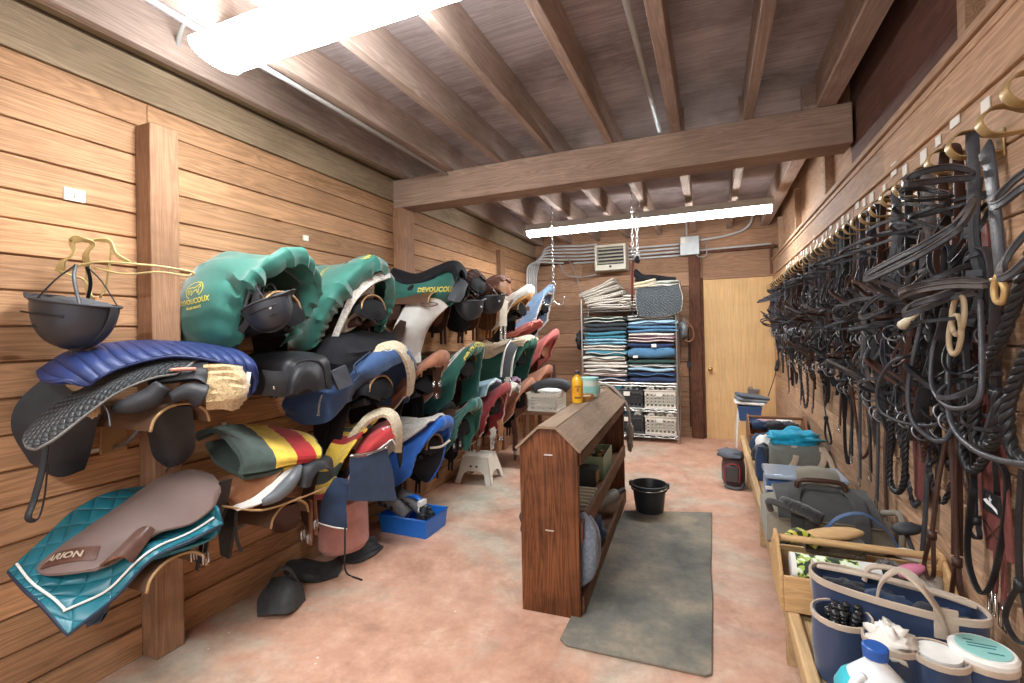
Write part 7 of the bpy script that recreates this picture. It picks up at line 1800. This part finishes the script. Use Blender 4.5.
# blue transparent topped bag
t = thing('storage_bag', 'blue storage bag with clear zipped top standing behind the duffel bag', 'bag', (.46, 3.2, BZ))
b = MB(); b.box((.27, 3.05, BZ + .001), (.66, 3.28, BZ + .15)); b.build('body', NAVY_L, t, bevel=.03, seg=3)
b = MB(); b.box((.265, 3.04, BZ + .15), (.665, 3.29, BZ + .178)); b.build('clear_top', plain('vinyl_grey', S(150, 164, 180), .15, 0, .6), t, bevel=.01)
strapp(t, 'front_band', [(.262, 3.044, BZ + .10), (.47, 3.04, BZ + .11), (.68, 3.044, BZ + .10)], .02, .004, WHITE, (0, 0, 1))
tubep(t, 'handle', [(.33, 3.03, BZ + .04), (.38, 2.99, BZ + .14), (.44, 2.98, BZ + .17), (.52, 2.98, BZ + .17), (.58, 2.99, BZ + .14), (.62, 3.03, BZ + .04)], .012, CH)
t = thing('tall_bottle', 'dark blue tall bottle standing at the left end beside the blue bag', 'bottle', (.27, 3.55, BZ))
b = MB(); b.lathe([(0, .001), (.035, .001), (.036, .16), (.02, .2), (.02, .22), (0, .22)], (.285, 3.55, BZ), 16); b.build('body', NAVY, t, smooth='auto')

# grey bag with turquoise cloth
GB = fabric('canvas_grey', S(112, 116, 110))
t = thing('tool_bag', 'grey canvas bag with pale straps carrying a turquoise cloth', 'bag', (.55, 3.85, BZ))
b = MB(); b.ring_loft([[Vector((.54 + hx * math.copysign(abs(math.cos(a)) ** .6, math.cos(a)), 3.85 + hy * math.copysign(abs(math.sin(a)) ** .6, math.sin(a)), z)) for a in [2 * PI * j / 24 for j in range(24)]] for hx, hy, z in ((.16, .16, BZ + .002), (.185, .18, BZ + .05), (.175, .17, BZ + .17), (.14, .13, BZ + .20))]); b.build('body', GB, t, smooth='auto')
for x0, x1 in ((.44, .50), (.60, .66)):
    strapp(t, 'webbing', [(x0, 3.665, BZ + .02), (x1, 3.67, BZ + .12), (x1, 3.72, BZ + .2)], .035, .006, BEI, (1, 0, 0))
strapp(t, 'webbing', [(.66, 3.72, BZ + .2), (.70, 3.67, BZ + .12), (.71, 3.60, BZ + .0)], .03, .006, BEI, (1, 0, 0))
t = thing('cloth', 'bright turquoise cloth heaped on the grey canvas bag', 'cloth', (.52, 3.85, .64))
b = MB(); b.blob((.52, 3.85, BZ + .23), (.16, .13, .06), 6, .5, 2.5, 28, 18); b.build('bundle', fabric('cloth_turquoise', S(30, 150, 184)), t, smooth=True)

# far wooden tote and rolled cloths
W_BR = wood('wood_tote_brown', S(138, 98, 70), 0, dark=.88, light=1.06, knots=False, stain=.2)
tote_box('brown wooden tote with a straight handle rail at the far end of the bench', .27, .70, 4.40, 4.80, BZ + .026, .10, .66, W_BR)
GS = stripes('cloth_grey_pattern', [(0, S(60, 60, 66)), (.3, S(150, 146, 144)), (.45, S(64, 62, 68)), (.75, S(176, 168, 164))], 0, .06)
cl_ = [((.36, 4.55, .60), NAVY, 'dark navy rolled bandage in the far wooden tote'), ((.47, 4.52, .61), GS, 'grey patterned rolled cloth in the far wooden tote'), ((.58, 4.55, .60), GS, 'grey patterned bundle near the wall in the far wooden tote'), ((.42, 4.68, .60), fabric('cloth_pale_pink', S(190, 150, 150)), 'pale pink rolled cloth in the far wooden tote'), ((.56, 4.70, .60), WHITE, 'white rolled bandage at the back of the far wooden tote')]
for k, (c, m_, l) in enumerate(cl_):
    t = thing('rolled_cloth', l, 'cloth', c); b = MB(); b.blob(c, (.075, .055, .04), k + 3, .4, 3, 20, 12); b.build('roll', m_, t, smooth=True)
cl_ = [((.34, 4.18, BZ + .09), NAVY, 'navy folded cloth between the grey bag and the far tote'), ((.46, 4.15, BZ + .10), fabric('cloth_slate', S(90, 106, 130)), 'slate blue folded cloth between the grey bag and the far tote'), ((.60, 4.16, BZ + .10), GS, 'patterned cloth heap by the wall before the far tote'), ((.33, 3.90, BZ + .08), BLKH, 'black rounded case at the left of the grey canvas bag'), ((.36, 4.02, BZ + .10), WHITE, 'white small cloth behind the black case')]
for k, (c, m_, l) in enumerate(cl_):
    t = thing('folded_cloth', l, 'cloth', c); b = MB(); b.blob(c, (.08, .07, c[2] - BZ), k + 13, .3, 3, 20, 12); b.build('bundle', m_, t, smooth=True)

# stand with a blue tub near the door
t = thing('folding_stand', 'white metal folding stand carrying a blue tub near the door', 'stand', (.34, 5.9, 0))
for s in (-1, 1):
    for pts in ([(.22 + .26 * (s > 0), 5.72, 0), (.24 + .22 * (s > 0), 5.80, .3), (.26 + .18 * (s > 0), 5.88, .52)], [(.22 + .26 * (s > 0), 6.12, 0), (.24 + .22 * (s > 0), 6.04, .3), (.26 + .18 * (s > 0), 5.96, .52)]):
        tubep(t, 'leg', pts, .009, WHP, 8, 2)
b = MB(); b.tube([(.25, 5.84, .40), (.50, 5.84, .40), (.50, 6.0, .40), (.25, 6.0, .40)], .008, 6, 1, closed=True); b.build('top_frame', WHP, t, smooth=True)
t = thing('storage_tub', 'blue tub heaped with folded pads on the white stand by the door', 'tub', (.37, 5.9, .41))
shell_box(.27, .47, 5.82, 6.02, .41, .57, .006, plain('tub_blue', S(52, 84, 128), .45, mottled=.15), 'body', t, .02)
for k, (z, m_, l) in enumerate(((.60, WHITE, 'white folded pad lowest on the blue tub by the door'), (.635, plain('pad_grey', S(122, 132, 140), .8), 'grey folded pad above the white one on the blue tub'), (.67, plain('pad_slate', S(96, 106, 118), .8), 'slate folded pad topmost on the blue tub by the door'))):
    t = thing('folded_pad', l, 'saddle pad', (.37, 5.92, z))
    M_ = Matrix.Translation((.37 + .015 * k, 5.92, z)) @ Matrix.Rotation(R(8 * k), 4, 'Z') @ Matrix.Rotation(R(3 + 3 * k), 4, 'Y')
    b = MB(); b.box((-.15, -.12, -.017), (.15, .12, .017), M=M_); b.build('pad', m_, t, bevel=.016, seg=3)
t = thing('dressage_whip', 'thin black whip with a tuft standing in the corner by the door', 'whip', (.70, 6.2, .6))
tubep(t, 'shaft', [(.56, 5.9, .68), (.64, 6.1, .85), (.70, 6.3, 1.0)], .005, BLK)
b = MB(); b.tube([(.68, 6.22, .94), (.71, 6.33, 1.03)], .022, 8, 1); b.build('tassel', BLK, t, smooth=True)

# bag on the floor left of the bench
t = thing('backpack', 'dark maroon and grey bag standing on the floor at the far end of the bench', 'bag', (.16, 4.75, 0))
DM = fabric('bag_maroon', S(96, 74, 74)); 
b = MB(); b.ring_loft([[Vector((.16 + hx * math.cos(a), 4.85 + hy * math.sin(a), z)) for a in [2 * PI * j / 20 for j in range(20)]] for hx, hy, z in ((.085, .12, .003), (.10, .15, .04), (.10, .16, .17), (.085, .14, .24), (.05, .1, .27))]); b.build('body', DM, t, smooth='auto')
b = MB(); b.box((.09, 4.675, .05), (.20, 4.72, .20)); b.build('front_pocket', plain('pocket_grey', S(84, 80, 80), .7), t, bevel=.015, seg=3)
tubep(t, 'piping', [(.09, 4.675, .05), (.09, 4.67, .2), (.20, 4.67, .2), (.20, 4.675, .05)], .006, MAROON)
b = MB(); b.blob((.14, 4.83, .275), (.11, .14, .04), 3, .4, 3, 20, 12); b.build('top_flap', plain('flap_slate', S(88, 92, 100), .7), t, smooth=True)
tubep(t, 'strap', [(.08, 4.72, .03), (.1, 4.66, .02), (.2, 4.64, .015), (.24, 4.70, .05)], .012, plain('flap_slate', S(88, 92, 100), .7))


# ================================================================== BACK WALL: RACK, HEATER, PIPES, CHAINS
CHROME = plain('wire_chrome', S(176, 174, 168), .3, .8, mottled=.1)
RX0, RX1, RY0, RY1 = -1.60, -.40, 6.27, 6.66
t = thing('wire_rack', 'chrome wire shelving rack full of folded saddle pads against the back wall', 'shelving rack', ((RX0 + RX1) / 2, 6.46, 0))
for x in (RX0, RX1):
    for y in (RY0, RY1):
        b = MB(); b.tube([(x, y, 0), (x, y, 1.86)], .013, 10, 1)
        for k in range(18): b.tube([(x, y, .05 + k * .1), (x, y, .055 + k * .1)], .0145, 10, 1)
        b.build('post', CHROME, t, smooth='auto')
SH = (.10, .43, .75, 1.72)
for z in SH:
    b = MB()
    for y in (RY0, RY1):
        b.tube([(RX0, y, z), (RX1, y, z)], .006, 6, 1); b.tube([(RX0, y, z - .035), (RX1, y, z - .035)], .004, 6, 1)
        n = 16; zz = [(RX0 + (RX1 - RX0) * i / n, y, z - (.035 if i % 2 else 0)) for i in range(n + 1)]
        b.tube(zz, .003, 5, 1)
    for x in (RX0, RX1): b.tube([(x, RY0, z), (x, RY1, z)], .006, 6, 1)
    n = 34
    for i in range(1, n): b.tube([(RX0 + (RX1 - RX0) * i / n, RY0, z + .004), (RX0 + (RX1 - RX0) * i / n, RY1, z + .004)], .0022, 4, 1)
    b.build('wire_shelf', CHROME, t, smooth='auto')

def pad_fold(label, x0, x1, z, h, mat, y0=6.26, y1=6.62, tilt=0, trim=None, seed=0, name='folded_pad', group='folded saddle pads on the wire rack', sag=.0, yaw=0, layers=2):
    """cloth folded over on itself: rounded fold to the front, soft sides"""
    t = thing(name, label, 'saddle pad', ((x0 + x1) / 2, (y0 + y1) / 2, z), group)
    M_ = Matrix.Translation(((x0 + x1) / 2, (y0 + y1) / 2, z)) @ Matrix.Rotation(yaw, 4, 'Z') @ Matrix.Rotation(tilt, 4, 'Y')
    hl = h / layers
    for L in range(layers):
        rg = []; N_ = 9; r0 = random.Random(seed * 7 + L); off = r0.uniform(-.012, .012); ox = r0.uniform(-.015, .015)
        for i in range(N_):
            q = i / (N_ - 1) * 2 - 1; x = q * (x1 - x0) / 2 + ox; k = (1 - .35 * abs(q) ** 6)
            ring = []
            for j in range(14):
                a = 2 * PI * j / 14
                yy = math.copysign(abs(math.cos(a)) ** .35, math.cos(a)) * (y1 - y0) / 2 + off; zz = math.copysign(abs(math.sin(a)) ** .7, math.sin(a)) * hl / 2 * k
                w = .35 * hl * noise.noise(Vector((x * 5 + seed, yy * 4, L + seed * 1.7))) + .011 * noise.noise(Vector((x * 4 + seed * 3.1, seed, 0)))
                ring.append(M_ @ Vector((x, yy, hl * (L + .5) + zz + w - sag * q * q)))
            rg.append(ring)
        b = MB(); b.ring_loft(rg); b.build('fold', mat, t, smooth='auto', angle=60)
    if trim:
        for L in range(layers):
            r0 = random.Random(seed * 7 + L); off = r0.uniform(-.012, .012)
            b = MB(); b.tube([M_ @ Vector((q * (x1 - x0) / 2 * .96, -(y1 - y0) / 2 + off - .003, hl * (L + .5) + .2 * hl * math.sin(q * 5 + seed) - sag * q * q)) for q in [i / 8 * 2 - 1 for i in range(9)]], .006, 6, 2); b.build('binding', trim, t, smooth=True)
    return t
TEALC = fabric('pad_teal', S(66, 128, 146)); BLUEC = fabric('pad_blue', S(78, 118, 150)); NVC = fabric('pad_navy', S(44, 58, 92)); GRYC = fabric('pad_grey_cloth', S(112, 118, 120)); MAUV = fabric('pad_mauve', S(128, 92, 104)); DKC = fabric('pad_dark', S(48, 54, 60)); DGC = fabric('pad_dark_green', S(44, 70, 64)); LBC = fabric('pad_pale_blue', S(150, 180, 196)); WHC = fabric('pad_white', S(206, 200, 190))
left = [(.07, NVC, WHC, 'navy folded pad at the bottom of the left stack'), (.05, WHC, MAUV, 'white folded pad just above the bottom navy one, left stack'), (.06, WHC, DKC, 'white folded pad with a dark edge low in the left stack'), (.10, WHC, None, 'thick white pads folded together in the middle of the left stack'), (.07, WHC, DGC, 'white folded pad with a green edge in the left stack'), (.07, TEALC, WHC, 'teal striped pad with white edge beneath the wide white roll'), (.08, WHC, None, 'wide white rolled pad in the upper half of the left stack'), (.08, LBC, TEALC, 'pale blue pad with a teal edge in the left stack'), (.10, TEALC, None, 'bright teal pad with striped edge high in the left stack'), (.12, DKC, None, 'dark grey thick pad near the top of the left stack'), (.09, DGC, WHC, 'dark green pad topmost on the shelf in the left stack')]
z = .762
for k, (h, m_, tr, l) in enumerate(left):
    h *= .94
    pad_fold(l, -1.585 + .01 * (k % 3), -1.03 + .015 * (k % 2), z, h, m_, seed=k, trim=tr, layers=1 if h < .075 else 2); z += h + .002
right = [(.07, NVC, None, 'navy pad at the bottom of the right stack'), (.07, NVC, BLUEC, 'navy pad with blue edge second from the bottom, right stack'), (.05, LBC, None, 'pale blue thin pad low in the right stack'), (.05, GRYC, WHC, 'grey pad with white edge below the dark green one'), (.06, DGC, None, 'dark green pad beneath the large blue towel'), (.15, BLUEC, None, 'large light blue folded towel with a white tag in the right stack'), (.07, NVC, None, 'dark navy pad above the large blue towel'), (.08, MAUV, WHC, 'mauve pad with white edge in the right stack'), (.05, WHC, None, 'thin white pad above the mauve one'), (.09, BLUEC, None, 'blue pad with ribbed edge high in the right stack'), (.07, LBC, NVC, 'pale blue pad with navy edge near the top of the right stack'), (.08, GRYC, WHC, 'grey pad topmost on the shelf in the right stack')]
z = .762; seed = 30
for k, (h, m_, tr, l) in enumerate(right):
    h *= .95
    x0 = -.985 - .01 * (k % 2); x1 = -.425 + (.04 if k in (9, 10) else 0)
    tt = pad_fold(l, x0, x1, z, h, m_, seed=seed + k, trim=tr, layers=1 if h < .075 or k == 5 else 2)
    if k == 5:
        b = MB(); b.box((-.93, 6.245, z + .02), (-.87, 6.25, z + .05)); b.build('label_tag', TAGM, tt)
    if k == 6:
        b = MB(); b.box((-.70, 6.242, z + .01), (-.64, 6.25, z + .05)); b.build('label_tag', TAGM, tt)
    z += h + .002
# on top of the rack
z = 1.73; k = 0
for k, (h, x0, x1, l, tl) in enumerate(((.055, -1.48, -.98, 'white folded pad lowest of the leaning white pile on top of the rack', 0), (.06, -1.53, -1.02, 'white folded pad second in the leaning white pile', -6), (.06, -1.55, -1.04, 'white folded pad third in the leaning white pile', -12), (.06, -1.58, -1.08, 'white folded pad fourth in the leaning white pile, with a dark spot', -17), (.06, -1.62, -1.12, 'white folded pad topmost of the leaning white pile', -22))):
    pad_fold(l, x0, x1, z, h, WHC, seed=60 + k, tilt=R(tl), group='white folded pads on top of the rack'); z += h * 1.05
pad_fold('cream folded cloth with dark end at the middle of the rack top', -1.10, -.88, 1.735, .08, CREAM, seed=70, trim=DKC, group='white folded pads on top of the rack')
pad_fold('small white cloth above the cream one at the middle of the rack top', -1.05, -.90, 1.82, .07, WHC, seed=71, group='white folded pads on top of the rack')
t = thing('quilted_bag', 'dark grey quilted pad with white binding folded over at the right of the rack top', 'saddle pad', (-.6, 6.4, 1.75))
QG = quilt('quilt_charcoal', S(74, 80, 84), .03, .8, .7)
piece(t, 'quilted_cloth', rows([(-.86, 6.30, 1.98), (-.87, 6.235, 1.90), (-.87, 6.225, 1.76), (-.85, 6.23, 1.62)], [(-.72, 6.30, 1.97), (-.72, 6.23, 1.90), (-.72, 6.215, 1.76), (-.71, 6.22, 1.595)], [(-.52, 6.31, 1.99), (-.52, 6.235, 1.92), (-.50, 6.215, 1.78), (-.50, 6.22, 1.60)], [(-.36, 6.32, 2.03), (-.35, 6.25, 1.96), (-.32, 6.225, 1.82), (-.34, 6.23, 1.66)]), QG, .03, trim=WHC, trim_r=.010, wr=.006)
pad_fold('pale green folded pad lying over the quilted charcoal one', -.74, -.36, 1.97, .08, fabric('pad_pale_green', S(176, 182, 168)), seed=72, trim=WHC, group='white folded pads on top of the rack')
pad_fold('cream crumpled fleece behind the quilted charcoal pad', -.90, -.62, 1.98, .09, FLEECE, seed=73, tilt=R(-10), group='white folded pads on top of the rack')
pad_fold('lower filler pad under the quilted charcoal one on the rack top', -.86, -.42, 1.735, .22, GRYC, seed=74, group='white folded pads on top of the rack')
t = thing('jacket', 'black crumpled cloth heaped at the very top right of the rack', 'cloth', (-.72, 6.45, 2.1))
b = MB(); b.tube([(-.92, 6.42, 2.20), (-.82, 6.42, 2.12), (-.68, 6.42, 2.11), (-.50, 6.43, 2.08), (-.40, 6.43, 2.07)], lambda q: .05 - .025 * q, 12, 5); b.blob((-.74, 6.44, 2.09), (.17, .12, .04), 2, .4); b.build('bundle', BLACKF, t, smooth=True)
# things poking out at the sides of the rack
for c, l, m_ in (((-1.67, 6.45, 1.30), 'dark strap bundle poking out at the left side of the rack', BLKH), ((-.32, 6.45, 1.42), 'grey cloth ends poking out at the right side of the rack', GRYC)):
    t = thing('cloth_ends', l, 'cloth', c); b = MB(); b.blob(c, (.045, .12, .12), 5, .5, 4, 18, 12); b.build('bundle', m_, t, smooth=True)
t = thing('leather_strap', 'brown leather strap hanging in a curve at the right of the rack', 'strap', (-.27, 6.5, 1.4))
tubep(t, 'strap', [(-.36, 6.42, 1.52), (-.24, 6.42, 1.48), (-.20, 6.42, 1.34), (-.26, 6.42, 1.27), (-.33, 6.42, 1.30)], .012, BRN)

# baskets on the lower shelves
DKP = plain('plastic_charcoal', S(64, 66, 68), .45, mottled=.08)
BK_ = [('plastic_basket', 'charcoal openwork basket on the upper basket shelf behind the stand top', -1.56, -1.25, .436, DKP), ('plastic_basket', 'charcoal openwork basket in the middle of the upper basket shelf', -1.20, -.83, .436, DKP), ('plastic_basket', 'white openwork basket at the right of the upper basket shelf', -.80, -.43, .436, WHP), ('plastic_basket', 'charcoal openwork basket in the middle of the lowest shelf', -1.20, -.83, .106, DKP), ('plastic_basket', 'white openwork basket at the right of the lowest shelf', -.80, -.43, .106, WHP)]
for k, (nm, l, x0, x1, z, m_) in enumerate(BK_):
    t = basket(nm, l, x0, x1, 6.285, 6.62, z, z + .225, m_, cols=7, rws=4, group='openwork baskets on the wire rack')
    b = MB(); b.box(((x0 + x1) / 2 - .05, 6.268, z + .15), ((x0 + x1) / 2 + .03, 6.274, z + .205)); b.build('label_card', TAGM, t)
    r6 = random.Random(k)
    wn = ('left', 'middle', 'right')
    for q in range(3):
        c = (x0 + .07 + q * (x1 - x0 - .14) / 2, 6.36 + .05 * (q % 2), z + .215 + .02 * r6.random()); mm = WHC if m_ is WHP else (DKC, TEALC, WHC)[(q + k) % 3]
        tt = thing('rolled_bandage', ('white', 'dark')[mm is DKC] * (mm is not TEALC) + ('teal' if mm is TEALC else '') + ' rolled bandage at the %s of the %s' % (wn[q], ('upper left charcoal basket', 'upper middle charcoal basket', 'upper right white basket', 'lower charcoal basket', 'lower white basket')[k]), 'bandage', c, 'rolled bandages in the baskets')
        b = MB(); b.tube([(c[0], c[1] - .06, c[2]), (c[0], c[1] + .08, c[2])], .05, 14, 1); b.build('roll', mm, tt, smooth='auto')
        b = MB(); b.tube([(c[0], c[1] - .062, c[2]), (c[0], c[1] - .058, c[2])], .018, 10, 1); b.build('core', DKC if mm is WHC else WHC, tt, smooth='auto')

# unit heater with louvres
CRM = plain('enamel_cream', S(198, 192, 176), .45, mottled=.08)
t = thing('unit_heater', 'cream louvred unit heater hanging high on the back wall above the rack', 'heater', (-1.24, 6.5, 2.42))
x0, x1, z0, z1, y0 = -1.45, -1.03, 2.255, 2.60, 6.47
b = MB(); b.ring_loft([[Vector((xa, y, za)) for xa, za in ((x0 + i, z0 + i), (x1 - i, z0 + i), (x1 - i, z1 - i), (x0 + i, z1 - i))] for y, i in ((6.74, 0), (y0, 0), (y0, .03), (y0 + .12, .035))], True, True); b.build('casing', CRM, t, bevel=.004)
for k in range(5):
    zc = z0 + .105 + k * .047
    b = MB(); b.box((x0 + .035, -.022, -.003), (x1 - .035, .022, .003), M=Matrix.Translation((0, y0 + .03, zc)) @ Matrix.Rotation(R(28), 4, 'X')); b.build('louvre', CRM, t)
b = MB(); b.box((x0 + .034, y0 + .07, z0 + .03), (x1 - .034, y0 + .09, z1 - .03)); b.build('dark_interior', BLKH, t)
b = MB(); b.box((x0 + .03, y0 + .008, z0 + .02), (x1 - .03, y0 + .02, z0 + .075)); b.build('lower_plate', CRM, t, bevel=.002)
b = MB(); b.lathe([(0, 0), (.018, 0), (.014, .02), (0, .02)], (-1.24, y0 + .008, z0 + .048), 16, Matrix.Rotation(R(90), 4, 'X')); b.build('knob', BLKH, t, smooth='auto')

# junction box
t = thing('junction_box', 'grey metal electrical box high on the back wall above the door post', 'electrical box', (-.235, 6.69, 2.52))
GALV = plain('galv_box', S(158, 160, 160), .4, .5, mottled=.15)
b = MB(); b.box((-.355, 6.64, 2.40), (-.115, 6.75, 2.645)); b.build('box', GALV, t, bevel=.006)
b = MB(); b.box((-.345, 6.63, 2.56), (-.285, 6.642, 2.63)); b.lathe([(0, 0), (.012, 0), (.012, .006), (0, .006)], (-.315, 6.628, 2.595), 14, Matrix.Rotation(R(90), 4, 'X')); b.build('socket', WHP, t)

# conduits
for k in range(6):
    y = 6.26 + .075 * k; zt = 2.415 + .047 * k
    yb = 6.715 - .012 * k
    o = conduit([(-2.365, y, .95), (-2.365, y, 1.8), (-2.365, y, 2.2), (-2.34, y + .01, 2.36), (-2.22, min(yb, y + .08), zt), (-2.0, yb, zt + .02), (-1.7, yb, zt), (-1.45, yb, zt), (-.9, yb, zt), (-.36, yb, zt)][: (10 if k < 4 else 8)], .013, ('bent grey conduit climbing the back left corner, %s of the six' % ('nearest the camera', 'second nearest', 'third nearest', 'third from the back', 'second from the back', 'closest to the back')[k]), smooth=6)
conduit([(-.115, 6.70, 2.59), (.15, 6.70, 2.61), (.38, 6.70, 2.66), (.48, 6.70, 2.74), (.52, 6.68, 2.88)], .014, 'grey conduit bending up to the ceiling right of the electrical box')
conduit([(-.115, 6.71, 2.46), (.3, 6.71, 2.465), (RIGHT - .01, 6.71, 2.47)], .012, 'straight grey conduit from the electrical box to the right wall')
conduit([(-.27, 6.70, 2.64), (-.27, 6.70, 2.88)], .012, 'short vertical conduit above the electrical box')
conduit([(-1.885, FRONT, 2.68), (-1.885, 0, 2.68), (-1.885, 1.6, 2.68), (-1.885, 3.26, 2.68)], .012, 'long grey conduit along the ceiling beside the left joists', smooth=1)
conduit([(-.295, FRONT, 2.79), (-.295, 1.5, 2.79), (-.295, 3.40, 2.79)], .016, 'straight grey conduit between the joists in the middle of the ceiling', smooth=1)
CB = plain('cable_grey', S(150, 150, 146), .6)
conduit([(-2.30, 1.52, 2.73), (-2.28, 1.46, 2.80), (-2.15, 1.41, 2.86), (-2.06, 1.40, 2.90)], .010, 'short flexible cable near the ceiling above the near post', 'cable', 6, CB, 'loose cables')
conduit([(-2.0, 6.62, 2.42), (-1.9, 6.6, 2.25), (-1.7, 6.6, 2.20), (-1.46, 6.6, 2.22)], .009, 'pale cable looping into the left side of the heater', 'cable', 6, CB, 'loose cables')
conduit([(-1.95, 6.62, 2.62), (-1.78, 6.62, 2.3), (-1.68, 6.6, 2.0), (-1.58, 6.6, 1.9)], .006, 'thin cable falling behind the white pads from the conduits', 'cable', 6, CB, 'loose cables')
conduit([(-.16, 6.62, 2.41), (-.12, 6.6, 2.36), (-.04, 6.6, 2.37), (-.03, 6.62, 2.5), (-.06, 6.66, 2.56)], .007, 'small looped cable under the electrical box', 'cable', 6, CB, 'loose cables')
t = thing('post_latch', 'dark iron latch and pull rod on the post left of the door', 'latch', (-.29, 6.72, 1.0))
b = MB(); b.tube([(-.275, 6.70, .15), (-.275, 6.70, 1.45)], .008, 8, 1); b.build('rod', DKB, t, smooth='auto')
b = MB(); b.box((-.30, 6.68, .93), (-.25, 6.745, 1.0)); b.build('latch_body', BLKH, t, bevel=.004)

# chains
def chain(label, x, y, z0, z1, r=.016, name='hanging_chain'):
    t = thing(name, label, 'chain', (x, y, z1)); n = int((z1 - z0) / (r * 2.6)); b = None
    b = MB()
    for k in range(n):
        zc = z1 - r * 1.6 - k * r * 2.6; a = 0 if k % 2 else PI / 2
        u = Vector((math.cos(a), math.sin(a), 0))
        b.tube([Vector((x, y, zc)) + u * (r * .75 * math.cos(q)) + Vector((0, 0, 1.65 * r * math.sin(q))) for q in [2 * PI * i / 10 for i in range(10)]], .0032, 5, 1, closed=True)
    o = b.build('chain_links', STEEL, t, smooth=True)
    return t
t = chain('steel chain with a double hook hanging beyond the beam, left of the two', -1.49, 4.7, 1.93, CEIL)
tubep(t, 'swivel', ellipse((-1.49, 4.7, 1.92), 0, 0, 0, (.022, 0, 0), (0, 0, .028), 10), .005, STEEL, 6, 2, True)
tubep(t, 'hook_shank', [(-1.49, 4.7, 1.90), (-1.488, 4.7, 1.80), (-1.486, 4.7, 1.73)], .007, STEEL)
for s in (-1, 1):
    tubep(t, 'hook', [(-1.487, 4.7, 1.75), (-1.487 + s * .05, 4.7, 1.705), (-1.487 + s * .10, 4.7, 1.72), (-1.487 + s * .11, 4.7, 1.79)], .007, STEEL)
t = chain('steel chain hanging beyond the beam in front of the rack, right of the two', -.68, 4.7, 2.10, CEIL)
t2 = chain('short doubled chain beside the right hanging chain', -.64, 4.72, 2.12, 2.55)
t = thing('cleaning_hook', 'dark red rod hanging from the right chain in front of the rack', 'hook', (-.69, 4.7, 2.05))
tubep(t, 'rod', [(-.685, 4.7, 2.10), (-.69, 4.7, 1.95), (-.695, 4.7, 1.72)], .013, plain('rod_red', S(128, 56, 48), .5))
tubep(t, 'lower_hook', [(-.695, 4.7, 1.72), (-.70, 4.7, 1.60), (-.66, 4.7, 1.55), (-.63, 4.7, 1.60)], .006, BLKH)
b = MB(); b.blob((-.64, 4.7, 2.11), (.03, .03, .04), 3, .3); b.build('swivel', BLKH, t, smooth=True)
